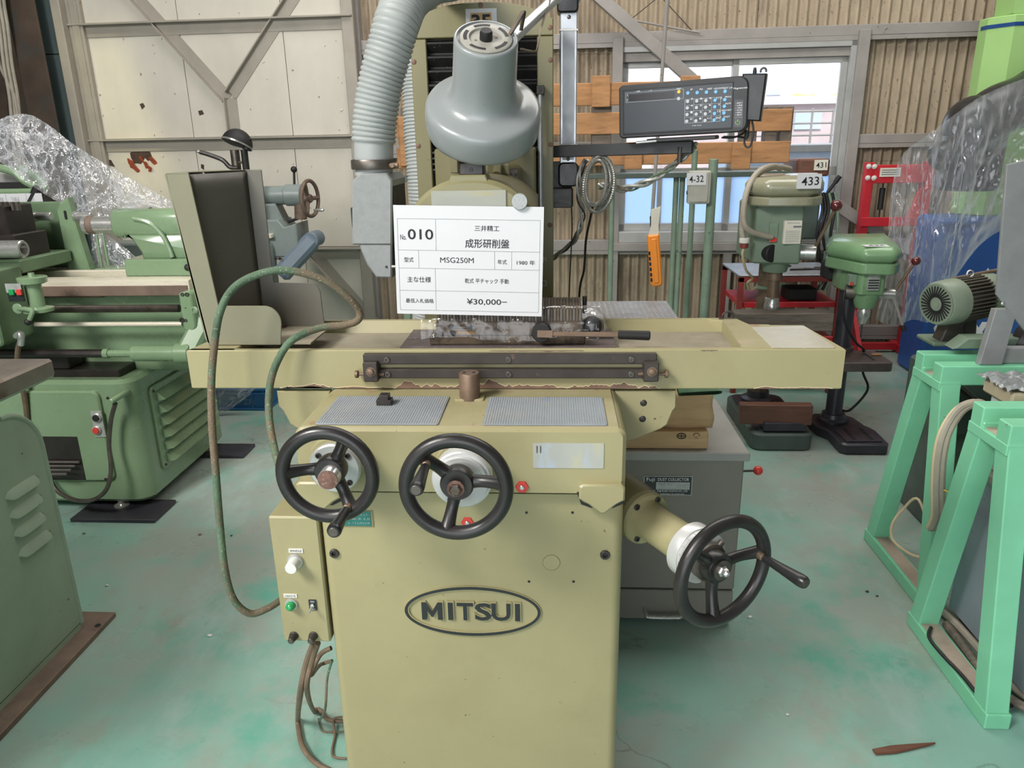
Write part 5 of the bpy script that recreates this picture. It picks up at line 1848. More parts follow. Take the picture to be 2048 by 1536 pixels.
# ---- armoured cable of the scale: coil, twisted run to the arm, tail down
ac = thing('armoured_cable', 'coiled armoured metal cable hanging from the readout arm', 'cable', at(1190, 360, 1.90))
random.seed(4)
for k in range(7):
    pts = []
    rxk = .024 + .006 * (k % 3)
    rzk = .052 + .006 * ((k * 2) % 4)
    cc = at(1192 + (k % 3) * 3, 366 + (k % 2) * 3, 1.885 - .006 * k)
    for i in range(150):
        t = 2 * math.pi * i / 150
        pts.append(cc + V((rxk * math.cos(t) + .004 * math.sin(t), .004 * math.sin(2 * t + k), rzk * math.sin(t))))
    MB().tube(pts, .0044, 8, 1, True, lambda i, n: .0047 if i % 2 else .0037).obj('coil_turn', 'armour', ac, 20)
run = [at(1197, 372, 1.87), at(1222, 374, 1.87), at(1252, 378, 1.87), at(1290, 366, 1.86), at(1326, 346, 1.85), at(1360, 320, 1.83), at(1382, 300, 1.81), at(1392, 290, 1.80)]
P = crom(run, 10)
for ph, mt, r in ((0, 'armour', .0042), (2.1, 'armour', .0042), (4.2, 'green_cable', .0026)):
    pts = [p + V((0, .006 * math.cos(i * .28 + ph), .006 * math.sin(i * .28 + ph))) for i, p in enumerate(P)]
    MB().tube(pts, r, 8).obj('strand', mt, ac)
tail = [at(1172, 320, 1.89), at(1160, 350, 1.89), at(1158, 395, 1.9), at(1166, 425, 1.9), at(1160, 455, 1.9), at(1145, 485, 1.92), at(1118, 508, 1.96), at(1100, 522, 2.02)]
P = crom(tail, 10)
for ph, mt, r in ((0, 'armour', .0036), (2.1, 'armour', .0034), (4.2, 'black_cable', .002)):
    pts = [p + V((.005 * math.cos(i * .25 + ph), .005 * math.sin(i * .25 + ph), .002 * math.sin(i * .25 + ph))) for i, p in enumerate(P)]
    MB().tube(pts, r, 8).obj('strand', mt, ac)
MB().tube([at(1178, 288, 1.87), at(1180, 300, 1.866), at(1186, 318, 1.868), at(1190, 322, 1.87)], .0014, 6, 4).obj('hanger', 'steel', ac)
for pts, r, lab in (([at(1186, 410, 1.88), at(1180, 440, 1.9), at(1172, 480, 1.93), at(1168, 540, 1.97), at(1158, 600, 2.0), V((.06, 2.02, .7)), V((.05, 2.05, .02))], .0032, 'thicker black cable dropping from the coil behind the chuck'),
                    ([at(1143, 414, 1.9), at(1144, 460, 1.92), at(1141, 530, 1.95), at(1138, 600, 2.0), V((.03, 2.03, .7)), V((.02, 2.06, .02))], .0016, 'thin black cable dropping beside the column edge')):
    tag(MB().tube(pts, r, 8, 5).obj('hanging_cable', 'black_cable'), lab, 'cable')

# ---- green frayed cable looping out of the guard, into the box
pts = [at(560, 930, 1.15), at(556, 925, 1.17), at(545, 880, 1.22), at(538, 830, 1.25), at(540, 770, 1.27), at(556, 720, 1.285), at(585, 680, 1.30), at(640, 656, 1.33), at(690, 650, 1.34), at(716, 640, 1.34), at(718, 622, 1.34), at(700, 598, 1.33), at(665, 570, 1.32), at(620, 550, 1.31), at(560, 540, 1.30), at(500, 555, 1.295), at(462, 582, 1.285), at(440, 625, 1.275), at(430, 680, 1.265), at(423, 760, 1.25), at(424, 850, 1.23), at(432, 950, 1.21), at(440, 1050, 1.20), at(450, 1140, 1.19), at(468, 1200, 1.19), at(500, 1227, 1.20), at(535, 1217, 1.22), at(566, 1198, 1.25), at(590, 1190, 1.28)]
o = MB().tube(pts, .0068, 12, 8).obj('chuck_cable', 'green_cable')
tag(o, 'frayed green cable looping over the guard and down to the control box', 'cable')

# ---- cables on the floor below the control box
CBL = [([at(628, 1286, 1.20), at(612, 1330, 1.22), at(600, 1390, 1.24), onz(596, 1440, .012), onz(604, 1490, .012), onz(630, 1525, .012), onz(668, 1545, .012), onz(700, 1570, .012)], .0065, 'brown_cable', 'thick brown cable curving over the floor under the control box'),
       ([at(636, 1286, 1.18), at(622, 1330, 1.2), at(614, 1380, 1.22), onz(630, 1425, .012), onz(660, 1440, .012), onz(690, 1442, .012)], .0055, 'brown_cable', 'brown cable bending under the grinder base below the fuse holders'),
       ([at(662, 1296, 1.26), at(640, 1310, 1.26), at(622, 1350, 1.27), onz(640, 1330, .16), onz(664, 1322, .16)], .005, 'brown_cable', 'short brown cable loop just below the control box'),
       ([at(664, 1320, 1.2), at(654, 1360, 1.2), at(650, 1420, 1.21), onz(638, 1445, .006), onz(645, 1462, .006), onz(672, 1464, .006), onz(690, 1462, .006)], .0026, 'green_cable', 'thin green wire hanging beside the grinder base'),
       ([onz(684, 1434, .05), onz(668, 1438, .02), onz(668, 1456, .012), onz(670, 1470, .006), onz(664, 1500, .006), onz(668, 1514, .006), onz(692, 1517, .006)], .003, 'brown_cable', 'thin brown wire loop lying at the lower left foot of the base')]
for pts, r, mt, lab in CBL:
    pts = [V((p.x, p.y, max(p.z, r + .001))) for p in crom(pts, 6)]
    o = MB().tube(pts, r, 9).obj('floor_cable', mt)
    tag(o, lab, 'cable')

# ================================================================== left side: green lathe
LT = thing('engine_lathe', 'green engine lathe with tailstock and louvred end cover on the left', 'lathe', (-2.2, 3.0, 0))
XR = -1.655
PY = 2.69
prof = rpoly([(-3.3, PY), (XR, PY), (XR, 3.42), (-3.3, 3.42)], [.02, .07, .05, .02], 7)
pz = at(287, 762, PY).z
MB().prism(prof, 'xy', .045, pz, .015).obj('pedestal', 'lathe_green', LT, 40)
# chip pan lip and raised front cover
a, b = at(40, 782, PY - .012), at(252, 962, PY - .012)
MB().prism(rpoly([(-3.0, b.z), (b.x - .045, b.z), (b.x - .045, a.z), (-3.0, a.z)], [.01, .03, .03, .01]), 'xz', PY - .016, PY + .01, .006).obj('front_cover', 'lathe_green', LT, 40)
for x, y in ((216, 796), (212, 958)):
    p = at(x, y, PY - .016)
    bolt(LT, (p.x, PY - .0165, p.z), (0, -1, 0), .006)
# recess with ribbed chip drawer
a, b = at(92, 876, PY - .017), at(172, 960, PY - .017)
B(-3.0, b.x, PY - .0175, PY - .012, b.z, at(92, 870, PY).z).obj('drawer_recess', 'oily_black', LT)
dz = at(100, 950, PY - .06).z
for k in range(4):
    yy = PY - .03 - k * .012
    B(-2.9, b.x - .005 - .012 * k, yy, yy + .009, dz + .012 * (3 - k), dz + .012 * (3 - k) + .010, .002).obj('drawer_rib', 'cast_table', LT)
# start and stop buttons
a, b = at(181, 822, PY - .018), at(213, 874, PY - .018)
sp = B(a.x, b.x, PY - .021, PY - .016, b.z, a.z, .001).obj('switch_plate', 'plate_silver', LT)
for y, mt in ((835, 'rubber_black'), (860, 'red_plastic')):
    p = at(194, y, PY - .021)
    r_ = MB().lathe((p.x, PY - .021, p.z), (0, -1, 0), [(.0185, 0), (.0185, .006), (.016, .008), (.013, .008)], 26).obj('button_ring', 'steel_satin', sp)
    MB().lathe((p.x, PY - .022, p.z), (0, -1, 0), [(.0135, 0), (.0135, .010), (.012, .012)], 24).obj('push_button', mt, r_)
# armoured conduit with its bracket
p0, p1 = at(224, 802, PY - .06), at(250, 786, PY)
MB().cyl(p0 + V((0, -.01, 0)), p1 + V((0, .02, 0)), .011, 16, .002).obj('conduit_bracket', 'lathe_green', LT)
MB().tube([at(231, 806, PY - .05), at(222, 840, PY - .05), at(218, 890, PY - .06), at(222, 940, PY - .08), at(212, 980, PY - .10), at(185, 1000, PY - .10), at(150, 1000, PY - .08), at(118, 985, PY - .05), at(100, 960, PY - .02)], .0085, 10, 6).obj('conduit', 'steel_dark', LT)
MB().tube([at(42, 680, 2.6), at(36, 700, 2.62), at(36, 740, 2.64), at(48, 790, 2.66), at(56, 850, 2.67), at(60, 900, 2.68)], .010, 10, 6).obj('conduit', 'steel_brown', LT)
# louvred end cover
LX = XR + .012
ys = [onx(x, y, LX) for x, y in ((302, 785), (398, 738), (334, 942), (420, 892))]
y0, y1 = ys[0].y, 3.33
z0, z1 = ys[2].z + .01, ys[0].z + .02
lp = MB().prism(rpoly([(y0, z0), (y1, z0), (y1, z1), (y0, z1)], .025), 'yz', XR - .005, LX, .004).obj('louvre_panel', 'lathe_green', LT)
nl = 6
for k in range(nl):
    zc = z0 + .02 + (z1 - z0 - .04) * (k + .5) / nl
    MB().prism([(y0 + .035, 0), (y1 - .03, 0), (y1 - .03, .001), (y0 + .035, .001)], 'xy', 0, .001)
    hh_ = (z1 - z0 - .04) / nl * .40
    vs = [(LX, y0 + .035, zc + hh_), (LX, y1 - .03, zc + hh_), (LX + .034, y1 - .035, zc - hh_ * .7), (LX + .034, y0 + .040, zc - hh_ * .7), (LX, y0 + .035, zc - hh_), (LX, y1 - .03, zc - hh_)]
    MB().add(vs, [(0, 1, 2, 3), (3, 2, 5, 4), (0, 3, 4), (1, 5, 2), (0, 4, 5, 1)]).obj('louvre', 'lathe_green', lp, 25)
for yy, zz_ in ((y0 + .018, z1 - .02), (y0 + .018, z0 + .02)):
    bolt(lp, (LX, yy, zz_), (1, 0, 0), .006)
# feet
for x, y in ((-1.80, 2.72), (-1.72, 3.32)):
    MB().cyl((x, y, .018), (x, y, .05), .014, 14).lathe((x, y, .016), (0, 0, 1), [(.03, 0), (.03, .005), (.014, .012)], 18).obj('levelling_foot', 'steel', LT)
a = onz(185, 1030, .015)
for x0, x1, y0_, y1_, lab in ((-1.95, -1.60, 2.60, 2.78, 'dark steel plate under the near foot of the green lathe'), (-1.80, -1.50, 3.25, 3.40, 'dark steel plate under the far foot of the green lathe')):
    o = B(x0, x1, y0_, y1_, 0, .016, .002).obj('floor_plate', 'dark_base')
    tag(o, lab, 'plate', 'levelling plates under the lathe')
# bed casting
bz = at(300, 562, 2.80).z
B(-3.3, -1.47, 2.86, 3.25, pz - .01, bz - .03, .008).obj('bed_casting', 'lathe_green', LT)
MB().prism([(2.80, bz - .055), (2.80, bz), (2.83, bz + .004), (2.885, bz + .004), (2.885, bz - .055)], 'yz', -3.3, -1.415).obj('front_way', 'bed_steel', LT)
B(-3.3, -1.42, 2.797, 2.81, bz - .058, bz - .018, .002).obj('way_edge', 'rust_plate', LT)
B(-3.3, -1.45, 3.03, 3.06, bz - .03, bz + .006, .003).obj('inner_way', 'bed_steel', LT)
B(-3.3, -1.45, 3.15, 3.25, bz - .03, bz - .004, .003).obj('rear_way', 'lathe_green', LT)
a, b = at(80, 590, 2.83), at(203, 590, 2.83)
B(-3.0, b.x, 2.83, 2.85, a.z - .012, a.z + .012, .002).obj('feed_rack', 'steel_brown', LT)
# lead screw with threads, feed rod, splined control rod
yy, zz_ = 2.77, at(300, 617, 2.77).z
x0, x1 = -2.9, at(360, 617, 2.77).x
stp = .0052
n = int((x1 - x0) / stp) * 2
MB().tube([(x0 + stp * .5 * i, yy, zz_) for i in range(n)], .014, 12, 1, False, lambda i, m: .0155 if i % 2 else .0118).obj('lead_screw', 'steel_dark', LT, 20)
zf = at(300, 648, 2.77).z
MB().cyl((-2.9, yy, zf), (x1, yy, zf), .0095, 16).obj('feed_rod', 'bed_steel', LT)
zc = at(150, 707, 2.73).z
ctl = MB()
xe = at(213, 706, 2.73).x
MB().lathe((-2.9, 2.73, zc), (1, 0, 0), [(.017, 0), (.017, 2.9 + xe)], 8).obj('control_rod', 'oily_black', LT, 20)
x2, x3 = at(266, 708, 2.73).x, at(358, 708, 2.73).x
MB().cyl((xe - .01, 2.73, zc), (xe + .01, 2.73, zc), .019, 16).cyl((xe, 2.73, zc), (x2, 2.73, zc), .0145, 16).obj('rod_sleeve', 'lathe_green', LT)
MB().cyl((x2, 2.73, zc), (x3, 2.73, zc), .031, 24, .004).cyl((x3 - .01, 2.73, zc), (x3 + .05, 2.73, zc), .040, 24, .004).obj('rod_bearing', 'lathe_green', LT)
MB().beam((x3 + .02, 2.74, zc - .02), (x3 + .13, 2.86, zc + .20), .075, .09, .012, (0, 1, 0)).obj('bearing_arm', 'lathe_green', LT)
a, b = at(357, 584, 2.75), at(404, 662, 2.75)
bk = MB().prism(rpoly([(a.x, b.z), (b.x - .02, b.z), (b.x - .02, a.z), (a.x, a.z)], [.015, .06, .06, .015], 7), 'xz', 2.745, 2.87, .005).obj('screw_bracket', 'lathe_green', LT)
for x, y, r in ((365, 589, .007), (374, 589, .008), (364, 640, .010), (372, 641, .006), (371, 616, .003)):
    p = at(x, y, 2.745)
    bolt(bk, (p.x, 2.746, p.z), (0, -1, 0), r)
p = at(389, 620, 2.745)
MB().lathe((p.x, 2.746, p.z), (0, -1, 0), [(.014, 0), (.014, .004), (.008, .006), (.008, .003), (.001, .003)], 20).obj('bracket_plug', 'lathe_green', bk)
# chip trough
B(-3.2, -1.72, 2.74, 2.87, pz - .005, pz + .03, .003).obj('chip_trough', 'oily_black', LT)
a, b = at(112, 722, 2.80), at(160, 756, 2.80)
B(-2.8, b.x, 2.75, 2.84, pz + .03, pz + .085, .004).obj('coolant_block', 'oily_black', LT)
# tailstock
ts = thing('tailstock_tmp', 'x', 'x')
bpy.data.objects.remove(ts)
TY = 2.98
cz = at(195, 452, TY - .05).z
xa, xb = at(222, 450, TY - .05).x, -1.30
sec = []
for i in range(24):
    t = 2 * math.pi * i / 24
    ct, st = math.cos(t), math.sin(t)
    sec.append((TY + .058 * abs(ct) ** .7 * (1 if ct > 0 else -1), cz + .005 + .058 * abs(st) ** .7 * (1 if st > 0 else -1)))
tsb = MB().prism(sec, 'yz', xa, xb, .008).obj('tailstock_barrel', 'lathe_green', LT, 50)
# flared neck below the barrel
bzt = at(300, 548, TY - .08).z
bz2 = at(300, 522, TY - .08).z
nk = [(xa + .05, cz - .03), (xb - .02, cz - .03), (xb - .02, bz2), (xa + .105, bz2), (xa + .10, bz2 + .03), (xa + .075, bz2 + .075), (xa + .045, bz2 + .10)]
MB().prism(nk, 'xz', TY - .05, TY + .055, .012).obj('tailstock_neck', 'lathe_green', LT, 50)
rib = [V((xa + .10, TY - .058, cz + .028)), V((xa + .16, TY - .060, cz + .012)), V((xa + .205, TY - .058, cz - .035)), V((xa + .225, TY - .055, cz - .09)), V((xa + .235, TY - .060, bz2 + .01))]
MB().tube(rib, .010, 8, 6).obj('casting_rib', 'lathe_green', LT)
x0 = at(249, 535, TY - .08).x
MB().prism(rpoly([(x0, TY - .085), (xb + .02, TY - .085), (xb + .02, TY + .09), (x0, TY + .09)], .012), 'xy', bzt - .012, bz2 + .006, .006).obj('tailstock_foot', 'lathe_green', LT)
p = at(248, 473, TY - .055)
bolt(LT, (p.x, TY - .052, p.z), (0, -1, 0), .009, 'lathe_green_dirty', 'lock_screw')
xq, xt = at(188, 452, TY).x, at(165, 452, TY).x
ql = MB().cyl((xa + .02, TY, cz), (xa - .004, TY, cz), .046, 28, .003).obj('barrel_collar', 'rubber_black', LT)
MB().cyl((xa, TY, cz), (xq, TY, cz), .0345, 28, .002).obj('quill', 'steel', ql)
MB().lathe((xq, TY, cz), (-1, 0, 0), [(.036, -.008), (.036, .012), (.034, .014), (.034, .030), (.031, .036)], 28).obj('centre_body', 'rust_plate', ql)
MB().lathe((xq - .018, TY, cz), (-1, 0, 0), [(.037, 0), (.037, .016), (.034, .020), (.012, .022), (.0005, .044)], 28).obj('live_centre', 'steel', ql)
for x, y, Y in ((302, 422, TY), (376, 535, TY - .10)):
    p = at(x, y, Y)
    MB().cyl(p, p + V((.03, 0, -.02)), .005, 8).ball(p, .0145, 14, 8).obj('lever_knob', 'rubber_black', LT)
# apron, carriage and tool post
a, b = at(4, 545, 2.58), at(66, 694, 2.58)
b.x = at(66, 620, 2.76).x
AP = MB().prism(rpoly([(-2.75, b.z), (b.x - .01, b.z), (b.x - .01, a.z), (-2.75, a.z)], [.01, .02, .01, .01]), 'xz', 2.58, 2.76, .006).obj('apron', 'lathe_green_dirty', LT)
B(-2.75, at(66, 545, 3.0).x, 2.60, 3.0, a.z, bz + .045, .006).obj('carriage', 'lathe_green_dirty', LT)
a, b = at(11, 567, 2.577), at(50, 603, 2.577)
MB().box(a.x, b.x, 2.574, 2.581, b.z, a.z, .001).obj('apron_plate', 'plate_black', AP)
pl = B(a.x, b.x, 2.572, 2.575, (a.z + b.z) / 2, a.z).obj('apron_plate_face', 'plate_silver', AP)
for x, mt in ((25, 'lamp_green'), (40, 'red_plastic')):
    p = at(x, 584, 2.572)
    B(p.x - .009, p.x + .009, 2.563, 2.573, p.z - .010, p.z + .010, .001).obj('rocker', mt, AP)
p0, p1 = at(63, 553, 2.62), at(76, 622, 2.62)
xc_ = at(71, 590, 2.62).x
MB().lathe((xc_, 2.62, p1.z), (0, 0, 1), [(.052, 0), (.052, .012), (.026, .018), (.026, p0.z - p1.z - .03), (.048, p0.z - p1.z - .022), (.05, p0.z - p1.z - .002), (.046, p0.z - p1.z), (.012, p0.z - p1.z), (.010, p0.z - p1.z + .014)], 26).obj('indicator_post', 'lathe_green', LT)
MB().tube([at(36, 617, 2.575), at(52, 618, 2.555), at(64, 622, 2.55), at(62, 632, 2.545), at(57, 642, 2.54)], .008, 10, 5).obj('feed_lever', 'lathe_green', LT)
MB().ball(at(56, 644, 2.54), .013, 14, 8).obj('lever_ball', 'rubber_black', LT)
p = at(36, 617, 2.58)
MB().lathe((p.x, 2.581, p.z), (0, -1, 0), [(.019, 0), (.019, .004), (.012, .007)], 20).obj('lever_boss', 'lathe_green', LT)
MB().tube([at(33, 672, 2.58), at(42, 668, 2.56), at(42, 690, 2.56)], .012, 10, 4).obj('elbow', 'steel', LT)
a, b = at(6, 526, 2.80), at(142, 545, 2.80)
b.x = at(142, 535, 3.08).x
B(-2.7, b.x, 2.78, 3.10, b.z, a.z + .012, .005).obj('cross_slide', 'lathe_green_dirty', LT)
a, b = at(5, 470, 2.82), at(95, 526, 2.82)
b.x = at(95, 500, 3.0).x
B(-2.7, b.x, 2.82, 3.02, b.z, a.z, .005).obj('compound_slide', 'oily_black', LT)
a, b = at(5, 412, 2.84), at(70, 470, 2.84)
b.x = at(70, 440, 3.0).x
tpst = B(-2.6, b.x, 2.84, 3.0, b.z, a.z, .004).obj('tool_post', 'oily_black', LT)
for x in (4, 14, 26, 36):
    p = at(x, 410, 2.88)
    MB().cyl((p.x, 2.88, p.z - .02), (p.x, 2.88, p.z + .012), .009, 6).obj('clamp_screw', 'steel_dark', tpst)
p = at(48, 498, 2.75)
MB().lathe((-2.6, 2.75, p.z), (1, 0, 0), [(.033, 0), (.033, 2.6 + p.x - .004), (.030, 2.6 + p.x), (.022, 2.6 + p.x), (.022, 2.6 + p.x - .03)], 24).obj('boring_sleeve', 'steel', LT)
# guard frame behind the tool post
a, b = at(112, 405, 3.12), at(182, 541, 3.12)
MB().prism([(a.x, b.z), (b.x, b.z), (b.x - .04, a.z + .02), (b.x - .07, a.z), (a.x + .02, a.z), (a.x, a.z - .03)], 'xz', 3.11, 3.16, .006).obj('steady_plate', 'lathe_green', LT)
p = at(130, 427, 3.108)
B(p.x - .006, p.x + .006, 3.106, 3.115, p.z - .025, p.z + .012, .003).obj('slot', 'rubber_black', LT)
B(-2.8, a.x, 3.16, 3.20, bz, a.z + .0, .006).obj('splash_back', 'lathe_green_dirty', LT)
for x0, x1 in ((70, 104), (152, 184)):
    p, q = at(x0, 433, 3.08), at(x1, 433, 3.08)
    MB().cyl((p.x, 3.08, p.z), (q.x, 3.08, p.z), .017, 18, .002).cyl((p.x - .004, 3.08, p.z), (p.x + .006, 3.08, p.z), .022, 18).obj('guide_bar', 'steel', LT)
p = at(186, 480, 3.14)
for dx in (0, .03):
    MB().cyl((p.x + dx, 3.17, bz), (p.x + dx, 3.17, p.z + .02), .006, 8).obj('rear_rod', 'lathe_green', LT)
# headstock hood edge behind, lamp rail, price sheet
MB().tube([at(-30, 330, 3.35), at(24, 342, 3.35), at(50, 362, 3.35), at(84, 378, 3.35), at(88, 372, 3.36), at(70, 352, 3.37), at(40, 336, 3.38)], .018, 10, 6).obj('hood_edge', 'lathe_green', LT)
a, b = at(-40, 344, 3.45), at(60, 368, 3.45)
B(a.x, b.x, 3.45, 3.60, b.z, a.z, .01).obj('headstock_cover', 'dust_collector_top', LT)
a, b = at(-40, 366, 3.40), at(76, 378, 3.40)
B(a.x, b.x, 3.40, 3.44, b.z, a.z, .004).obj('dark_ledge', 'rubber_black', LT)
a = at(70, 383, 3.30)
MB().cyl((-3.0, 3.30, a.z), (a.x, 3.30, a.z), .014, 14, .002).obj('guard_rail', 'lathe_green', LT)
MB().cyl((a.x - .03, 3.30, a.z - .05), (a.x + .02, 3.30, a.z + .015), .022, 12).obj('rail_clamp', 'rubber_black', LT)
a, b = at(92, 388, 3.22), at(112, 412, 3.22)
B(a.x, b.x, 3.20, 3.25, b.z, a.z, .004).obj('clamp_block', 'oily_black', LT)
a, b = at(-30, 388, 3.28), at(87, 409, 3.28)
ps = B(a.x, b.x, 3.28, 3.282, b.z - .02, a.z).obj('lot_sheet', 'paper')
tag(ps, 'white printed lot sheet standing behind the green lathe tool post', 'sign')
M = basis((a.x, 3.2795, b.z), (1, 0, 0), (0, 0, 1))
w0, h0 = b.x - a.x, a.z - b.z
tt = MB()
put_text(tt, 'T-05-2', M, w0 * .52, h0 * .5, w0 * .14, h0 * .34)
put_text(tt, '年式', M, w0 * .28, h0 * .5, w0 * .06, h0 * .34)
put_text(tt, '年式', M, w0 * .82, h0 * .5, w0 * .06, h0 * .34)
tt.obj('lettering', 'ink_grey', ps, 0, False)
for s_ in (.36, .72):
    MB().box(w0 * s_, w0 * s_ + .001, 0, h0, 0, .0003, 0, M).obj('ruled_line', 'ink_grey', ps)

# clear sheet over the lathe


def film_grid(name, top, bot, nu, nv, amp, mat, label, seed=0, fq=7):
    T, Bm = crom(top, 12), crom(bot, 12)

    def pick(L, s):
        f = s * (len(L) - 1)
        i = min(int(f), len(L) - 2)
        return L[i].lerp(L[i + 1], f - i)

    def fn(s, t):
        p = pick(T, s).lerp(pick(Bm, s), t)
        k = math.sin(math.pi * min(1, max(0, t))) * .7 + .3
        d = noise.noise(V((s * fq, t * fq * .4, seed))) + .7 * (1 - 2 * abs(noise.noise(V((s * fq * 2.2 + t, t * fq * .5, seed + 3))))) + .35 * (1 - 2 * abs(noise.noise(V((s * fq * 6 - t * 2, t * fq * 1.5, seed + 7)))))
        return p + V((0, -amp * d * k, amp * .35 * d * k))
    o = MB().grid(fn, nu, nv).obj(name, mat, None, 180, False)
    tag(o, label, 'plastic sheet')
    return o


top = [at(-40, 250, 3.25), at(48, 229, 3.25), at(100, 252, 3.22), at(150, 290, 3.20), at(240, 345, 3.2), at(330, 395, 3.2), at(385, 425, 3.2)]
bot = [at(-40, 300, 3.15), at(10, 330, 3.14), at(60, 368, 3.12), at(110, 400, 3.16), at(170, 430, 3.16), at(250, 440, 3.18), at(385, 445, 3.2)]
film_grid('plastic_cover', top, bot, 110, 40, .035, 'crinkle_film', 'crinkled clear plastic sheet thrown over the green lathe headstock', 1, 8)
top = [at(184, 455, 3.22), at(215, 470, 3.24), at(262, 505, 3.24), at(300, 540, 3.26)]
bot = [at(196, 560, 3.18), at(225, 548, 3.2), at(258, 552, 3.2), at(300, 556, 3.22)]
film_grid('plastic_cover', top, bot, 40, 24, .03, 'clear_film', 'hanging tail of clear plastic between the tailstock and the green post', 5, 6)

# ---- grey lathe behind the guard
GL = thing('grey_lathe', 'grey lathe with a rusty handwheel on its tailstock behind the guard', 'lathe', (-1.25, 4.3, 0))
GYc = 4.3
q = lambda x, y, Y=GYc: at(x, y, Y)
c0, c1 = q(500, 392), q(606, 390)
zb = c1.z
MB().cyl((c0.x - .2, GYc, zb), (c1.x - .06, GYc, zb), .052, 24).cyl((c1.x - .10, GYc, zb), (c1.x, GYc, zb), .060, 24, .006).obj('tailstock_barrel', 'grey_lathe', GL)
a, b = q(520, 410), q(586, 455)
MB().prism([(a.x - .25, b.z - .02), (b.x - .02, b.z - .02), (b.x - .03, b.z + .04), (b.x - .07, a.z + .01), (a.x - .25, a.z + .01)], 'xz', GYc - .06, GYc + .06, .01).obj('tailstock_neck', 'grey_lathe', GL)
hwc = q(620, 397)
axh = V((1, -.18, 0)).normalized()
pts = []
Fh = frame(hwc, axh)
for i in range(40):
    t = 2 * math.pi * i / 40
    pts.append(Fh @ V((.098 * math.cos(t), .098 * math.sin(t), 0)))
hw_ = MB().tube(pts, .011, 10, 1, True).obj('handwheel', 'rust_plate', GL, 60)
for k in range(3):
    t = 2 * math.pi * k / 3 + .5
    MB().tube([Fh @ V((.02 * math.cos(t), .02 * math.sin(t), -.01)), Fh @ V((.092 * math.cos(t), .092 * math.sin(t), 0))], .012, 8).obj('spoke', 'rust_plate', hw_)
MB().lathe(Fh @ V((0, 0, -.05)), axh, [(.026, 0), (.026, .05), (.02, .06)], 20).obj('hub', 'rust_plate', hw_)
p = q(628, 420)
MB().lathe(p, axh, [(.006, 0), (.008, .02), (.010, .05), (.007, .06)], 12).obj('crank_handle', 'steel', hw_)
a = q(589, 378)
b = q(588, 341)
MB().cyl((a.x, GYc, a.z), (b.x, GYc, b.z), .007, 10).ball((b.x, GYc, b.z + .006), .018, 14, 8).obj('lock_lever', 'rubber_black', GL)
MB().cyl(q(602, 412) + V((0, 0, .03)), q(602, 438), .035, 18, .003).obj('quill_clamp', 'rust_plate', GL)
MB().cyl(q(560, 450), q(598, 436), .008, 8).ball(q(558, 450), .016, 12, 8).obj('clamp_lever', 'rubber_black', GL)
a, b = q(565, 440), q(602, 480)
MB().prism([(a.x - .3, b.z - .08), (b.x + .02, b.z - .08), (b.x + .02, a.z - .01), (b.x - .05, a.z - .03), (b.x - .08, a.z + .01), (a.x - .3, a.z + .01)], 'xz', GYc - .12, GYc + .10, .006).obj('bed_end', 'grey_lathe', GL)
a, b = q(540, 462), q(563, 470)
B(a.x - .3, b.x, GYc - .16, GYc - .02, b.z, a.z, .003).obj('bed_way', 'bed_steel', GL)
a, b = q(545, 478), q(566, 532)
gb = MB().prism(rpoly([(a.x, b.z), (b.x, b.z), (b.x, a.z), (a.x, a.z)], [.01, .03, .03, .01]), 'xz', GYc - .18, GYc - .1, .005).obj('screw_bracket', 'grey_lathe', GL)
for x, y in ((552, 517), (560, 517)):
    p = q(x, y, GYc - .18)
    bolt(gb, (p.x, GYc - .1805, p.z), (0, -1, 0), .009)
p0, p1 = q(560, 552, GYc - .12), q(628, 478, GYc - .02)
MB().beam(p0, p1, .09, .16, .02, (0, 1, 0)).cyl(p1 + V((0, -.07, 0)), p1 + V((0, .07, 0)), .045, 20, .004).obj('link_arm', 'blue_grey', GL)
B(-2.6, at(552, 500, GYc + .1).x, GYc - .1, GYc + .1, .55, q(560, 480).z, .01).obj('bed_casting', 'grey_lathe', GL)
B(-2.4, at(530, 560, GYc + .25).x, GYc + .03, GYc + .30, 0, .56, .02).obj('pedestal', 'grey_lathe', GL)

# machine lamp with a shield and a coolant nozzle
ml = thing('machine_lamp', 'black dome machine lamp standing above the sheet metal guard', 'lamp', q(482, 400, 4.1))
Ly = 4.1
c = q(474, 288, Ly)
ax = V((-.35, -.35, -1)).normalized()
prof = [(.080 * math.cos(math.radians(t)), -.078 * math.sin(math.radians(t))) for t in range(0, 86, 10)]
MB().lathe(c, ax, prof, 28).obj('lamp_dome', 'rubber_black', ml, 60)
MB().lathe(c, ax, [(.083, -.004), (.083, .004), (.079, .004), (.079, -.004)], 32, False).obj('rim_ring', 'steel', ml)
MB().cyl(q(496, 284, Ly) + V((0, 0, .02)), q(494, 300, Ly), .022, 14, .003).obj('lamp_socket', 'rubber_black', ml)
a, b = q(488, 300, Ly), q(484, 345, Ly)
MB().cyl((a.x, Ly, b.z - .35), (a.x, Ly, a.z), .018, 14).obj('lamp_post', 'rubber_black', ml)
a2 = q(470, 345, Ly)
MB().cyl((a2.x, Ly + .03, a2.z - .35), (a2.x, Ly + .03, q(470, 300, Ly).z), .024, 14).obj('support_tube', 'steel_dark', ml)
MB().cyl(q(478, 325, Ly), q(496, 324, Ly), .006, 8).obj('clamp_screw', 'steel_dark', ml)
MB().tube([q(400, 304, Ly), q(420, 310, Ly), q(445, 320, Ly), q(460, 334, Ly), q(476, 336, Ly)], .012, 10, 6).obj('coolant_pipe', 'black_metal', ml)
MB().cyl(q(396, 303, Ly), q(404, 305, Ly), .009, 12).obj('nozzle', 'steel', ml)

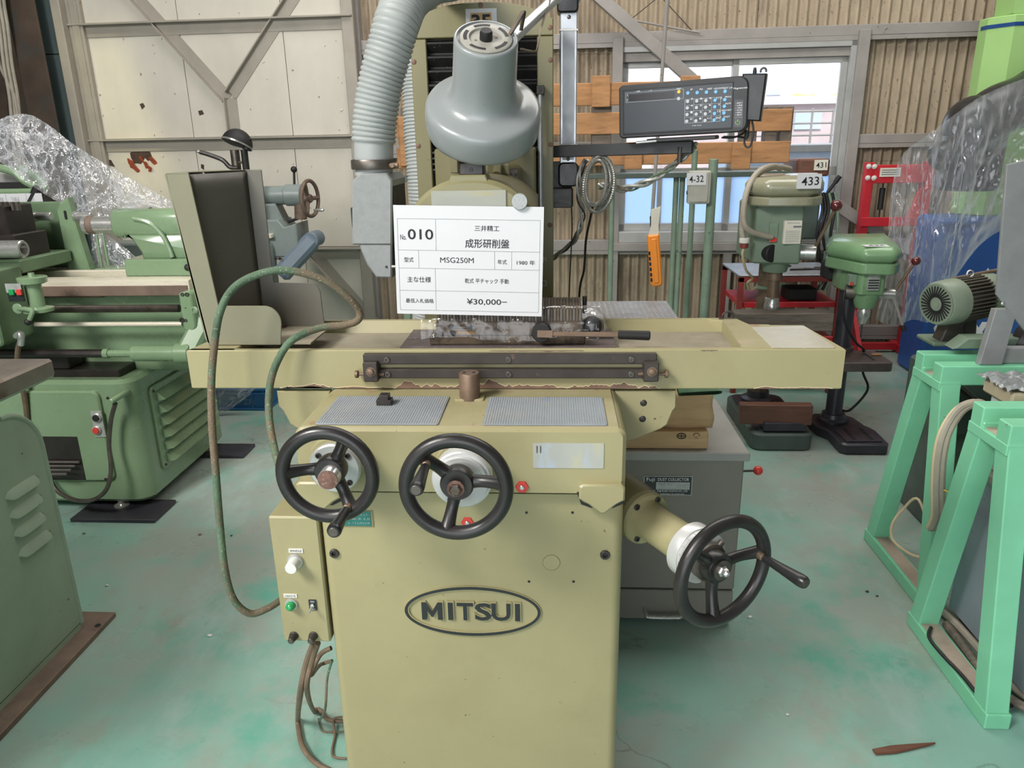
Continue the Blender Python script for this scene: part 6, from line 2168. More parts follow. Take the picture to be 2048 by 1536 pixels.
# ---- blue crate with film on it
c0, c1 = onz(448, 822), onz(540, 826)
cy = 3.94
x0, x1 = at(430, 800, cy).x, at(536, 800, cy).x
zt_ = at(500, 776, cy).z
BC = thing('blue_crate', 'blue plastic crate with yellow characters on the floor behind the grinder', 'crate', ((x0 + x1) / 2, cy + .15, 0))
x0 -= .18
mb = MB()
t = .012
mb.prism([(x0 + .015, 0), (x1 - .015, 0), (x1, zt_), (x0, zt_)], 'xz', cy, cy + t)
mb.prism([(x0 + .015, 0), (x1 - .015, 0), (x1, zt_), (x0, zt_)], 'xz', cy + .34, cy + .34 + t)
mb.box(x0 + .01, x1 - .01, cy, cy + .35, 0, t)
mb.box(x0 + .004, x0 + .02, cy, cy + .35, 0, zt_)
mb.box(x1 - .02, x1 - .004, cy, cy + .35, 0, zt_)
mb.obj('crate_body', 'crate_blue', BC)
for z in (.008, zt_ - .03, zt_ - .008):
    B(x0 - .008, x1 + .008, cy - .014, cy + .366, z - .006, z + .006, .002).obj('rim', 'crate_blue', BC)
for x in (x0 + .1, x1 - .09, x1 - .02):
    B(x - .006, x + .006, cy - .010, cy, .01, zt_, .002).obj('rib', 'crate_blue', BC)
p = at(498, 803, cy)
put_text(MB(), '工所', basis((p.x, cy - .0015, p.z), (1, 0, 0), (0, 0, 1)), 0, 0, .07, .038).obj('lettering', 'press_cream', BC, 0, False)
top = [at(424, 770, 3.87), at(460, 768, 3.88), at(500, 766, 3.88), at(524, 764, 3.88)]
bot = [at(426, 834, 3.84), at(440, 832, 3.84), at(470, 812, 3.85), at(500, 790, 3.86)]
film_grid('plastic_scrap', top, bot, 24, 20, .02, 'clear_film', 'clear plastic scrap hanging over the front of the blue crate', 9, 5)

# ---- sage cabinet at the left edge
SX = -1.46
SC = thing('sage_machine', 'sage green machine cabinet with four louvres at the left edge', 'machine', (-1.7, 1.6, 0))
ztop_ = .752
poly = rpoly([(.9, .035), (1.905, .035), (1.905, ztop_), (.9, ztop_)], [.0, .0, .13, .0], 9)
MB().prism(poly, 'yz', -2.1, SX, .006).obj('cabinet', 'cabinet_sage', SC, 30)
poly2 = [(y, z) for y, z in poly]
edge = [V((SX - .004, y, z)) for y, z in poly[1:-1]]
MB().tube(edge, .008, 8).obj('edge_seam', 'cabinet_sage', SC)
for k, (xa_, ya_, xb_, yb_) in enumerate(((10, 992, 78, 962), (18, 1028, 84, 1000), (27, 1065, 90, 1037), (36, 1105, 103, 1072))):
    p, r = onx(xa_, ya_, SX), onx(xb_, yb_, SX)
    zc = (p.z + r.z) / 2
    n = 12
    vs = []
    for i in range(n + 1):
        s_ = i / n
        yv = p.y + (r.y - p.y) * s_
        e = min(1, math.sqrt(max(0, 1 - (2 * s_ - 1) ** 6)))
        vs += [(SX - .002, yv, zc + .020 * e), (SX + .011 * e, yv, zc + .006), (SX + .015 * e, yv, zc - .010 * e), (SX - .002, yv, zc - .013 * e)]
    fs = []
    for i in range(n):
        for j in range(3):
            fs.append((i * 4 + j, i * 4 + j + 1, i * 4 + 5 + j, i * 4 + 4 + j))
    MB().add(vs, fs).obj('louvre', 'cabinet_sage', SC, 60)
bp = MB().prism([(-2.1, .8), (SX + .055, .8), (SX + .055, 1.985), (-2.1, 1.985)], 'xy', 0, .018, .002).obj('base_plate', 'rust_plate', SC)
B(-2.08, SX - .002, .85, 1.9, .018, .036).obj('plinth', 'cabinet_sage', SC)
p = onz(203, 1243, .018)
MB().cyl((p.x, p.y - .02, .0175), (p.x, p.y - .02, .0188), .009, 16).obj('bolt_hole', 'rubber_black', SC)
# work table of that machine
tX = -1.30
B(-2.1, tX, .9, 1.80, .865, .912, .006).obj('work_table', 'table_steel', SC)
B(-2.1, tX - .002, .9, 1.796, .862, .905, .004).obj('table_skirt', 'cabinet_sage', SC)
B(-2.1, -1.47, .9, 1.78, .75, .865, .004).obj('table_support', 'cabinet_sage', SC)

# ================================================================== right of the grinder: dust collector
dY = 2.0
xr = at(1500, 905, dY).x
zt = at(1500, 905, dY).z
DC = thing('dust_collector', 'grey steel dust collector cabinet standing behind the right handwheel', 'cabinet', ((.02 + xr) / 2, 2.25, 0))
zd1 = at(1400, 1182, dY).z
zd0 = at(1400, 1240, dY).z
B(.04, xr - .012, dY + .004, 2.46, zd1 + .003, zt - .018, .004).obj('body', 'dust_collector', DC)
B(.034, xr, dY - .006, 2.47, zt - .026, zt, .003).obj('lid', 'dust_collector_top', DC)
B(.05, xr - .02, dY + .02, 2.44, .03, zd1 + .01).obj('base_frame', 'black_metal', DC)
for x in (.08, xr - .06):
    for y in (dY + .06, 2.40):
        MB().cyl((x, y, 0), (x, y, .04), .02, 12).obj('foot', 'rubber_black', DC)
dw = B(.045, xr - .014, dY, dY + .30, zd0, zd1, .003).obj('drawer', 'dust_collector', DC)
p0, p1 = at(1290, 1215, dY), at(1358, 1222, dY)
MB().tube([(p0.x, dY + .004, p0.z), (p0.x, dY - .03, p0.z - .006), (p0.x + .012, dY - .034, p0.z - .010), (p1.x - .012, dY - .034, p0.z - .010), (p1.x, dY - .03, p0.z - .006), (p1.x, dY + .004, p0.z)], .006, 10, 4).obj('handle', 'steel', dw)
a, b = at(1288, 952, dY), at(1383, 991, dY)
npl = B(a.x, b.x, dY + .001, dY + .006, b.z, a.z).obj('nameplate', 'plate_silver', DC)
a2, b2 = (a.x + .002, a.z - .002), (b.x - .002, b.z + .002)
B(a2[0], b2[0], dY + .0004, dY + .004, b2[1], a2[1]).obj('plate_face', 'plate_black', npl)
w0, h0 = b.x - a.x, a.z - b.z
M = basis((a.x, dY - .0002, b.z), (1, 0, 0), (0, 0, 1))
MB().box(w0 * .26, w0 * .95, h0 * .30, h0 * .68, -.0004, 0, 0, M).obj('plate_field', 'plate_silver', npl)
tt = MB()
put_text(tt, 'Fuji', M, w0 * .14, h0 * .80, w0 * .17, h0 * .24)
put_text(tt, 'DUST COLLECTOR', M, w0 * .61, h0 * .83, w0 * .64, h0 * .15)
put_text(tt, 'LTD', M, w0 * .18, h0 * .22, w0 * .12, h0 * .12)
put_text(tt, 'FUJI PLANT KOGYO CO., LTD', M, w0 * .60, h0 * .21, w0 * .62, h0 * .12)
put_text(tt, 'SUMITOMO TEL 03 833 6427', M, w0 * .60, h0 * .07, w0 * .50, h0 * .06)
tt.obj('lettering', 'white_print', npl, 0, False)
tt = MB()
for k in range(4):
    tt.box(w0 * .28, w0 * .93, h0 * (.34 + .085 * k), h0 * (.35 + .085 * k), .0001, .0003, 0, M)
put_text(tt, 'N P 5', M, w0 * .42, h0 * .60, w0 * .2, h0 * .09)
tt.obj('plate_lines', 'ink', npl, 0, False)
p0, p1 = at(1495, 943, dY + .15), at(1516, 941, dY + .15)
MB().cyl((xr - .02, dY + .15, p0.z), (p1.x, dY + .15, p1.z), .004, 10).obj('lever', 'black_metal', DC)
MB().ball((p1.x, dY + .15, p1.z), .0145, 18, 12).obj('lever_ball', 'red_plastic', DC)
# cardboard on top, folded rag
zz0 = zt + .001
cb1 = thing('cardboard_box', 'flat brown cardboard box with recycling marks on the dust collector', 'box', (.3, 2.15, zz0))
a, b = at(1262, 866, dY + .02), at(1416, 892, dY + .02)
zc1 = at(1300, 864, dY + .02).z
B(.10, b.x, dY + .02, 2.38, zz0, zc1, .003).obj('carton', 'cardboard', cb1)
B(.16, .20, dY + .0185, 2.38, zz0 + .002, zc1 + .0006).obj('packing_tape', 'cardboard_tape', cb1)
p = at(1363, 872, dY + .018)
M = basis((p.x, dY + .0188, p.z), (1, 0, 0), (0, 0, 1))
pts = [M @ V((.012 * math.cos(t), .008 * math.sin(t), .0004)) for t in [2 * math.pi * k / 20 for k in range(20)]]
MB().tube(pts, .0014, 6, 1, True).box(-.010, .010, -.001, .001, 0, .0006, 0, M).box(-.001, .001, -.006, .006, 0, .0006, 0, M).obj('printed_mark', 'ink', cb1)
p = at(1393, 872, dY + .018)
M = basis((p.x, dY + .0188, p.z), (1, 0, 0), (0, 0, 1))
MB().tube([M @ V(v) for v in ((-.007, 0, .0004), (-.009, .003, .0004), (-.004, .008, .0004), (.004, .008, .0004), (.009, .003, .0004), (.007, 0, .0004))], .0009, 6).obj('printed_mark', 'ink', cb1)
put_text(MB(), 'CB', M, 0, -.006, .009, .004).obj('lettering', 'ink', cb1, 0, False)
cb2 = thing('cardboard_wrap', 'creased upright brown cardboard sheet under the right end of the table', 'cardboard', (.3, 2.1, zc1))
a, b = at(1258, 790, dY + .05), at(1424, 862, dY + .05)


def cw(s, t):
    return (.10 + (b.x - .10) * s + .004 * math.sin(t * 6), dY + .05 + .01 * noise.noise(V((s * 6, t * 4, 2))), zc1 + .001 + (a.z - zc1) * t)


g = MB().grid(cw, 20, 8)
g.obj('front_sheet', 'cardboard', cb2, 60, False)
cb2.children[0].modifiers.new('thick', 'SOLIDIFY').thickness = .004
B(.12, b.x - .004, dY + .066, dY + .25, zc1, a.z - .004, .004).obj('folded_core', 'cardboard', cb2)
rg = thing('green_rag', 'folded green cloth hanging out under the table end', 'cloth', at(1400, 786, 1.62))
pts = [at(1358, 786, 1.70), at(1390, 786, 1.66), at(1436, 785, 1.62), at(1444, 787, 1.615), at(1436, 790, 1.62), at(1390, 790, 1.66), at(1358, 790, 1.70)]
mb = MB()


def rgf(s, t):
    P_ = crom(pts, 6)
    p = P_[int(s * (len(P_) - 1))]
    return p + V((0, .10 * t, .004 * math.sin(t * 7 + s * 4)))


MB().grid(rgf, 24, 6).obj('cloth_fold', 'green_cloth', rg, 180, False)

# ---- checker plate table behind the grinder
ct = thing('checker_table', 'grey checker plate table behind the grinder chuck', 'table', (.29, 3.1, 0))
x0, x1, y0, y1 = -.35, .487, 2.70, 3.29
B(x0, x1, y0, y1, .735, .75, .002).obj('table_plate', 'sheet_grey', ct)
mb = MB()
nx, ny = int((x1 - .0 - x0) / .022), int((y1 - y0) / .022)
for i in range(nx):
    for j in range(ny):
        cx, cy_ = x0 + .022 * (i + .5), y0 + .022 * (j + .5)
        a = .75 if (i + j) % 2 else -.75
        c_, s_ = math.cos(a) * .008, math.sin(a) * .008
        o_ = len(mb.v)
        mb.v += [V((cx - c_, cy_ - s_, .7501)), V((cx + s_ * .3, cy_ - c_ * .3, .7501)), V((cx + c_, cy_ + s_, .7501)), V((cx - s_ * .3, cy_ + c_ * .3, .7501)), V((cx, cy_, .7518))]
        mb.f += [tuple(o_ + k for k in f) for f in ((0, 1, 4), (1, 2, 4), (2, 3, 4), (3, 0, 4))]
st = mb.obj('raised_pattern', 'sheet_grey', ct, 0, False)
st['kind'] = 'stuff'
for x in (x0 + .03, x1 - .03):
    for y in (y0 + .03, y1 - .03):
        B(x - .02, x + .02, y - .02, y + .02, 0, .735, .002).obj('leg', 'pipe_green', ct)

# ---- pallet on a rack of green pipes
PYl = 4.72
pl = thing('wooden_pallet', 'wooden pallet standing on edge in front of the window', 'pallet', (.6, PYl, at(1300, 338, PYl).z))
tilt = V((1, 0, -.012)).normalized()


def board(x0, y0, x1, y1, Y, th, mat='wood_pallet', nm='board'):
    a, b = at(x0, y0, Y), at(x1, y1, Y)
    xm = (max(x0, 1110) + x1) / 2
    return B(a.x, b.x, Y, Y + th, at(xm, y1, Y).z, at(xm, y0, Y).z, .004).obj(nm, mat, pl)


board(800, 163, 1492, 209, PYl, .02)
board(790, 222, 1582, 266, PYl, .02)
board(792, 286, 1578, 329, PYl, .02)
for x in (1184, 1362, 1478):
    board(x, 151, x + 36, 214, PYl - .022, .022, nm='cross_board')
for x in (1250, 1466):
    board(x, 284, x + 34, 339, PYl - .022, .022, nm='cross_board')
board(795, 230, 828, 330, PYl - .022, .022, nm='cross_board')
for x0, x1 in ((1184, 1222), (1486, 1512), (1535, 1552), (800, 815), (1566, 1582)):
    board(x0, 212, x1, 290, PYl + .02, .09, 'wood_grey', nm='block')
rk = thing('pipe_rack', 'dark green steel rack carrying the wooden pallet', 'rack', (.8, PYl, 0))
zr_ = at(1300, 338, PYl).z - .022
for x in (1223, 1349, 1361):
    p = at(x, 470, PYl + .02)
    MB().cyl((p.x, PYl + .05, 0), (p.x, PYl + .05, zr_), .017, 14).obj('post', 'pipe_green', rk)
a, b = at(1100, 338, PYl), at(1590, 338, PYl)
B(at(780, 338, PYl).x, at(1584, 338, PYl).x, PYl - .03, PYl + .14, zr_ - .03, zr_, .003).obj('cross_bar', 'grey_base', rk)
for x in (800, 1580):
    p = at(x, 400, PYl + .05)
    B(p.x - .02, p.x + .02, PYl + .05, PYl + .09, 0, zr_ - .03).obj('post', 'pipe_green', rk)
for x, r, z1y, Y, lab in ((1381, .016, 300, 4.3, 'slim pale green pipe left of the electric box'), (1418, .025, 318, 4.2, 'thick chipped green pipe right of the electric box')):
    p = at(x, 470, Y)
    t = thing('green_pipe', lab, 'pipe', (p.x, Y, 0))
    ztp = at(x, z1y, Y).z
    MB().cyl((p.x, Y, 0), (p.x, Y, ztp), r, 16, .003).obj('pipe_shaft', 'pipe_green', t)
    MB().cyl((p.x, Y, 0), (p.x, Y, .01), r * 2.2, 18).obj('pipe_flange', 'pipe_green', t)
bY = 4.14
a, b = at(1379, 342, bY), at(1420, 408, bY)
eb = thing('electric_box', 'grey electric box marked 432 fixed on the green pipes', 'box', ((a.x + b.x) / 2, bY, b.z))
MB().prism(rpoly([(a.x, b.z), (b.x, b.z), (b.x, a.z), (a.x, a.z)], .012), 'xz', bY, bY + .055, .006).obj('box_body', 'box_grey', eb)
MB().prism(rpoly([(a.x + .008, b.z + .01), (b.x - .014, b.z + .01), (b.x - .014, a.z - .008), (a.x + .008, a.z - .008)], .01), 'xz', bY - .006, bY + .01, .003).obj('box_cover', 'box_grey', eb)
MB().cyl(at(1378, 385, bY + .03) + V((.01, 0, 0)), at(1373, 385, bY + .03), .010, 12).obj('cable_gland', 'steel_dark', eb)
a, b = at(1374, 346, bY - .01), at(1412, 370, bY - .01)
tk = B(a.x, b.x, bY - .0085, bY - .0065, b.z, a.z).obj('number_tag', 'paper', eb)
put_text(MB(), '4-32', basis(((a.x + b.x) / 2, bY - .0092, (a.z + b.z) / 2), (1, 0, .05), (0, 0, 1)), 0, 0, .075, .034, .006).obj('lettering', 'ink', tk, 0, False)
# hanging control pendant
oY = 3.9
op = thing('hoist_pendant', 'orange hoist control pendant hanging from a grey rod', 'pendant', at(1322, 560, oY))
a, b = at(1307, 470, oY), at(1332, 574, oY)
zc_ = (a.z + b.z) / 2
pa, pb_ = at(1326, 468, oY), at(1313, 572, oY)
axp = (pa - pb_)
Mp = basis(pb_, V((1, 0, .12)), axp)
Lh = axp.length
MB().prism(rpoly([(-.030, 0), (.030, 0), (.032, Lh), (-.026, Lh)], [.02, .02, .008, .008]), 'xy', -.025, .025, .008, Mp).obj('pendant_body', 'orange_plastic', op)
MB().prism(rpoly([(-.012, .02), (.012, .02), (.014, Lh - .02), (-.010, Lh - .02)], .006), 'xy', .025, .031, .003, Mp).obj('front_ridge', 'orange_plastic', op)
for k in range(6):
    yk = .03 + (Lh * .62) * k / 6
    MB().box(-.030, -.020, yk, yk + .018, .018, .027, .002, Mp).obj('button_slot', 'rubber_black', op)
p = at(1330, 440, oY)
MB().prism([(-.024, Lh - .008), (.030, Lh - .008), (.034, Lh + .05), (.052, Lh + .135), (.002, Lh + .125), (-.004, Lh + .05)], 'xy', .012, .016, .001, Mp).obj('paper_wrap', 'paper_old', op)
MB().cyl(Mp @ V((.002, Lh, 0)), Mp @ V((.006, Lh + .09, 0)), .012, 10).obj('cable_boot', 'rubber_black', op)
r0, r1 = Mp @ V((.006, Lh + .09, 0)), at(1340, -80, oY)
MB().cyl(r0, r1, .009, 10).obj('rod', 'frame_steel', op)
MB().cyl(r1, (r1.x, r1.y, 5.0), .009, 10).obj('rod', 'frame_steel', op)

# ---- drill presses


def chuckset(t, x, y, ztop, zbot, r, mat='steel'):
    """spindle, chuck and drill bit under a drill head"""
    MB().cyl((x, y, zbot + .09), (x, y, ztop), r * .8, 16).obj('spindle', 'steel_brown', t)
    c = MB().lathe((x, y, zbot), (0, 0, 1), [(r * .55, -.005), (r * .7, .012), (r * .95, .028), (r * 1.05, .034), (r * 1.05, .060), (r * .98, .064), (r * .98, .088), (r * .7, .096)], 22).obj('drill_chuck', mat, t)
    MB().lathe((x, y, zbot - .075), (0, 0, 1), [(.0008, 0), (.004, .01), (.003, .02), (.004, .03), (.003, .04), (.004, .05), (.0035, .075)], 8).obj('drill_bit', 'black_metal', c)


D4 = thing('drill_press', 'grey green drill press with a cream belt cover marked 433', 'drill press', (1.07, 3.8, 0))
colx, coly = 1.075, 3.86
prof = rpoly([(.935, 3.38), (1.225, 3.38), (1.225, 3.98), (.935, 3.98)], .05)
MB().prism(prof, 'xy', .0, .085, .008).obj('base', 'grey_base', D4)
MB().prism(rpoly([(.955, 3.42), (1.205, 3.42), (1.205, 3.96), (.955, 3.96)], .04), 'xy', .085, .092, .002).obj('base_top', 'dark_base', D4)
MB().lathe((colx, coly, .09), (0, 0, 1), [(.085, 0), (.085, .02), (.06, .03), (.055, .06)], 28).obj('column_flange', 'dark_base', D4)
zh0 = at(1560, 560, 3.7).z
MB().cyl((colx, coly, .1), (colx, coly, zh0 + .1), .047, 26).obj('column', 'steel_brown', D4)
zrg = at(1537, 573, coly).z
MB().cyl((colx, coly, zrg - .008), (colx, coly, zrg + .008), .056, 26, .002).obj('column_ring', 'pipe_green', D4)
hx = lambda px, py, Y=3.62: at(px, py, Y)
a, b = hx(1512, 408), hx(1600, 525)
MB().prism(rpoly([(a.x, 3.60), (b.x - .02, 3.56), (b.x, 3.66), (b.x, 3.95), (a.x, 3.95)], .012), 'xy', b.z, a.z, .008).obj('head', 'press_green', D4)
xs_, ys_ = (a.x + b.x) / 2 + .01, 3.66
MB().lathe((xs_, ys_, hx(1560, 545).z), (0, 0, 1), [(.055, 0), (.06, .02), (.075, .06), (.08, .09)], 24).obj('quill_housing', 'press_green', D4)
c_ = hx(1553, 548)
MB().cyl((xs_ - .0, ys_, hx(1560, 562).z), (xs_, ys_, hx(1560, 540).z), .038, 20).obj('quill', 'steel_brown', D4)
chuckset(D4, xs_, ys_, hx(1560, 562).z, at(1562, 632, ys_).z, .034)
# belt cover
a, b = hx(1492, 350, 3.55), hx(1646, 410, 3.55)
zc0, zc1_ = at(1570, 413, 3.50).z, at(1570, 356, 3.52).z
prof = rpoly([(at(px, 385, yy).x, yy) for px, yy in ((1497, 4.05), (1490, 3.62), (1532, 3.50), (1626, 3.48), (1646, 3.56), (1640, 4.05))][::1], .05, 6)
MB().prism(prof, 'xy', zc0, zc0 + (zc1_ - zc0) * .33, .006).obj('cover_skirt', 'press_cream', D4)
ctr = (sum(p[0] for p in prof) / len(prof), sum(p[1] for p in prof) / len(prof))
prof2 = [(ctr[0] + (p[0] - ctr[0]) * 1.015, ctr[1] + (p[1] - ctr[1]) * 1.01) for p in prof]
MB().prism(prof2, 'xy', zc0 + (zc1_ - zc0) * .31, zc1_, .026).obj('belt_cover', 'press_cream', D4, 50)
p = at(1617, 362, 3.48)
tgp = MB().prism([(p.x - .052, p.z - .032), (p.x + .05, p.z - .032), (p.x + .05, p.z + .03), (p.x - .05, p.z + .034)], 'xz', 3.462, 3.478).obj('number_tag', 'paper', D4)
put_text(MB(), '433', basis((p.x, 3.461, p.z), (1, 0, .04), (0, 0, 1)), .002, 0, .075, .036, .008).obj('lettering', 'ink', tgp, 0, False)
p = hx(1590, 475, 3.54)
a, b = at(1569, 441, 3.565), at(1601, 487, 3.575)
sp = B(a.x, b.x - .006, 3.556, 3.60, b.z, a.z, .002).obj('speed_plate', 'paper_old', D4)
mb = MB()
Mq = basis((a.x, 3.5552, b.z), (1, 0, 0), (0, 0, 1))
w0, h0 = b.x - .006 - a.x, a.z - b.z
for k in range(7):
    mb.box(w0 * .1, w0 * .9, h0 * (.1 + .075 * k), h0 * (.115 + .075 * k), 0, .0004, 0, Mq)
mb.box(w0 * .5, w0 * .95, h0 * .70, h0 * .78, 0, .0004, 0, Mq)
put_text(mb, 'DRILLING', Mq, w0 * .5, h0 * .9, w0 * .7, h0 * .06)
mb.obj('plate_print', 'ink_grey', sp, 0, False)
c = hx(1536, 506, 3.6)
MB().cyl((c.x - .02, 3.66, c.z), (c.x + .02, 3.58, c.z), .042, 18, .004).obj('feed_spring', 'rubber_black', D4)
c = hx(1612, 506, 3.62)
MB().cyl((c.x - .05, 3.66, c.z), (c.x + .05, 3.63, c.z), .036, 20, .003).obj('feed_hub', 'steel', D4)
k0, k1 = at(1632, 492, 3.60), at(1672, 415, 3.52)
MB().cyl(k0, k1, .008, 10).obj('feed_lever', 'steel_brown', D4)
MB().ball(k1 + V((0, 0, .008)), .026, 18, 12).obj('lever_knob', 'maroon_knob', D4)
a, b = at(1541, 444, 3.60), at(1548, 484, 3.60)
sb = B(a.x - .008, b.x + .008, 3.575, 3.60, b.z, a.z, .002).obj('switch_box', 'pipe_green', D4)
B(a.x - .003, b.x + .003, 3.571, 3.577, b.z + .004, b.z + .022).obj('stop_button', 'red_plastic', sb)
MB().tube([at(1560, 338, 3.8), at(1545, 332, 3.7), at(1515, 345, 3.62), at(1493, 385, 3.56), at(1487, 440, 3.54), at(1500, 462, 3.54), at(1530, 472, 3.56), at(1544, 474, 3.57)], .013, 10, 6).obj('cable', 'grey_cable', D4)
MB().tube([at(1580, 338, 3.9), at(1550, 334, 3.75), at(1512, 352, 3.66), at(1490, 400, 3.6), at(1484, 460, 3.57), at(1488, 480, 3.56)], .013, 10, 6).obj('cable', 'grey_cable', D4)
c = at(1489, 481, 3.56)
MB().cyl(c + V((0, 0, -.012)), c + V((0, 0, .012)), .024, 18, .003).obj('plug_cap', 'label_white', D4)
MB().cyl(c + V((0, 0, -.035)), c + V((0, 0, -.010)), .019, 14, .003).obj('plug_body', 'red_dark', D4)
MB().tube([c + V((0, 0, -.03)), at(1485, 510, 3.56), at(1492, 540, 3.6), at(1505, 556, 3.68), at(1495, 566, 3.74), at(1500, 580, 3.78), at(1512, 575, 3.80)], .006, 8, 6).obj('cable', 'cream_cable', D4)
# table arm and table of the press
zt4 = at(1570, 656, 3.62).z
B(xs_ - .16, xs_ + .16, 3.50, 3.80, zt4 - .035, zt4, .004).obj('work_table', 'cast_table', D4)
B(xs_ - .06, xs_ + .06, 3.75, 3.90, zt4 - .12, zt4 - .03, .01).obj('table_arm', 'press_green', D4)
MB().cyl((colx, coly, zt4 - .13), (colx, coly, zt4 - .01), .062, 24, .004).obj('table_clamp', 'press_green', D4)
a, b = at(1473, 628, 3.55), at(1666, 655, 3.55)
wb = B(a.x, b.x, 3.55, 3.66, zt4 + .0005, a.z, .003).obj('timber_beam', 'wood_grey')
tag(wb, 'weathered grey timber beam lying on the drill press table', 'timber')
a, b = at(1478, 855, 3.44), at(1624, 848, 3.40)
br_ = MB().beam((a.x, 3.46, .165), (b.x, 3.42, .175), .10, .05, .004, (0, 1, 0)).obj('brown_board', 'wood_dark')
tag(br_, 'dark reddish brown board lying across the base of the drill press 433', 'board')
iv = B(.99, 1.19, 3.40, 3.55, .0925, .135, .003).obj('steel_block', 'dark_base')
tag(iv, 'dark flat steel block under the brown board', 'block')

# 431: brown head behind
b4 = thing('drill_press', 'brown drill press head marked 431 behind the cream belt cover', 'drill press', (1.55, 4.98, 0))
e = lambda x, y, Y=4.82: at(x, y, Y)
a, b = e(1594, 318), e(1656, 352)
prof = rpoly([(a.x, 4.81), (b.x, 4.79), (b.x + .02, 5.12), (a.x, 5.12)], .03)
MB().prism(prof, 'xy', b.z, a.z, .010).obj('belt_cover', 'wood_dark', b4)
B((a.x + b.x) / 2 - .06, (a.x + b.x) / 2 + .08, 4.85, 5.07, e(1620, 480).z, b.z, .01).obj('head', 'grey_base', b4)
MB().cyl(((a.x + b.x) / 2, 5.02, .05), ((a.x + b.x) / 2, 5.02, e(1620, 470).z), .04, 18).obj('column', 'steel_brown', b4)
MB().prism(rpoly([((a.x + b.x) / 2 - .15, 4.82), ((a.x + b.x) / 2 + .15, 4.82), ((a.x + b.x) / 2 + .15, 5.20), ((a.x + b.x) / 2 - .15, 5.20)], .04), 'xy', 0, .06, .006).obj('base', 'dark_base', b4)
p = e(1645, 330, 4.788)
tg2 = B(p.x - .05, p.x + .03, 4.782, 4.788, p.z - .03, p.z + .03).obj('number_tag', 'paper_old', b4)
put_text(MB(), '431', basis((p.x - .01, 4.781, p.z), (1, 0, .05), (0, 0, 1)), 0, 0, .06, .032, .006).obj('lettering', 'ink', tg2, 0, False)
k0, k1 = e(1655, 385, 4.74), e(1680, 352, 4.72)
MB().cyl(k0, k1, .010, 10).cyl(k0 + (k1 - k0) * .6, k1, .014, 10).obj('feed_lever', 'rubber_black', b4)
random.seed(8)
for k in range(6):
    x = 1640 + k * 6
    MB().tube([e(x, 385, 4.74), e(x + 5, 420, 4.74), e(x - 2 + random.uniform(-8, 8), 470, 4.74), e(x + random.uniform(-12, 4), 540, 4.75), e(x - 20, 580, 4.76)], .009, 8, 5).obj('cable', random.choice(['black_cable', 'pipe_green', 'brown_cable']), b4)

# bright green drill press in front
D5 = thing('drill_press', 'bright green drill press with a square table and dark base', 'drill press', (1.42, 3.6, 0))
cx5, cy5 = 1.405, 3.66
poly = [(1.36, 3.335), (1.545, 3.335), (1.56, 3.36), (1.565, 3.52), (1.54, 3.58), (1.525, 3.70), (1.48, 3.76), (1.34, 3.76), (1.295, 3.70), (1.30, 3.58), (1.335, 3.52), (1.335, 3.36)]
poly = [(x + .0, y) for x, y in poly]
MB().prism(poly, 'xy', 0, .055, .008).obj('base', 'dark_base', D5)
MB().prism(rpoly([(1.365, 3.36), (1.535, 3.36), (1.535, 3.55), (1.365, 3.55)], .01), 'xy', .055, .062, .002).obj('base_pad', 'dark_base', D5)
for x in (1.41, 1.49):
    B(x - .008, x + .008, 3.38, 3.53, .0605, .0632).obj('base_slot', 'rubber_black', D5)
MB().lathe((cx5, cy5, .055), (0, 0, 1), [(.075, 0), (.075, .012), (.06, .02), (.055, .04)], 26).obj('column_flange', 'dark_base', D5)
f = lambda x, y, Y=3.55: at(x, y, Y)
zhb = f(1720, 560).z
MB().cyl((cx5, cy5, .07), (cx5, cy5, zhb + .08), .040, 24).obj('column', 'dark_base', D5)
a, b = f(1602, 705, 3.45), f(1788, 742, 3.45)
ztb = at(1700, 722, 3.45).z
a, b = at(1610, 725, 3.42), at(1788, 725, 3.42)
MB().prism(rpoly([(b.x - .30, 3.42), (b.x, 3.42), (b.x, 3.64), (b.x - .30, 3.64)], .015), 'xy', ztb - .045, ztb, .004).obj('work_table', 'cast_table', D5)
MB().cyl((cx5, cy5, ztb - .06), (cx5, cy5, ztb + .02), .056, 22, .003).obj('table_clamp', 'cast_table', D5)
p = onz(1752, 711, ztb)
tb_ = B(b.x - .08, b.x - .065, 3.46, 3.58, ztb - .001, ztb + .0006).obj('table_slot', 'rubber_black', D5)
wc = MB().box(p.x - .02, p.x + .025, p.y - .008, p.y + .008, ztb + .001, ztb + .010, .003).obj('wood_chip', 'wood_pallet')
tag(wc, 'small wooden chip lying on the square drill press table', 'wood chip')
# head and belt cover
z0h = at(1740, 549, 3.44).z
a, b = f(1660, 520), f(1768, 610)
xq5, yq5 = at(1733, 580, 3.52).x, 3.52
MB().prism(rpoly([(xq5 - .055, 3.46), (xq5 + .06, 3.46), (xq5 + .065, 3.70), (cx5 - .06, 3.74), (cx5 - .06, 3.62)], .02), 'xy', f(1720, 585).z, z0h + .01, .008).obj('head', 'press_bright', D5)
MB().lathe((xq5, yq5, f(1733, 612).z), (0, 0, 1), [(.040, 0), (.046, .012), (.056, .05), (.06, .09), (.062, .12)], 26).obj('quill_housing', 'press_bright', D5)
chuckset(D5, xq5, yq5, f(1733, 615).z, at(1733, 645, yq5).z, .028)
z0, z1 = at(1740, 549, 3.44).z, at(1740, 492, 3.46).z
b = at(1800, 500, 3.42)
prof = rpoly([(at(px, 510, yy).x, yy) for px, yy in ((1654, 3.95), (1652, 3.66), (1728, 3.43), (1794, 3.40), (1803, 3.48), (1772, 3.95))], .035, 6)
MB().prism(prof, 'xy', z0, z0 + (z1 - z0) * .40, .006).obj('cover_skirt', 'press_bright', D5)
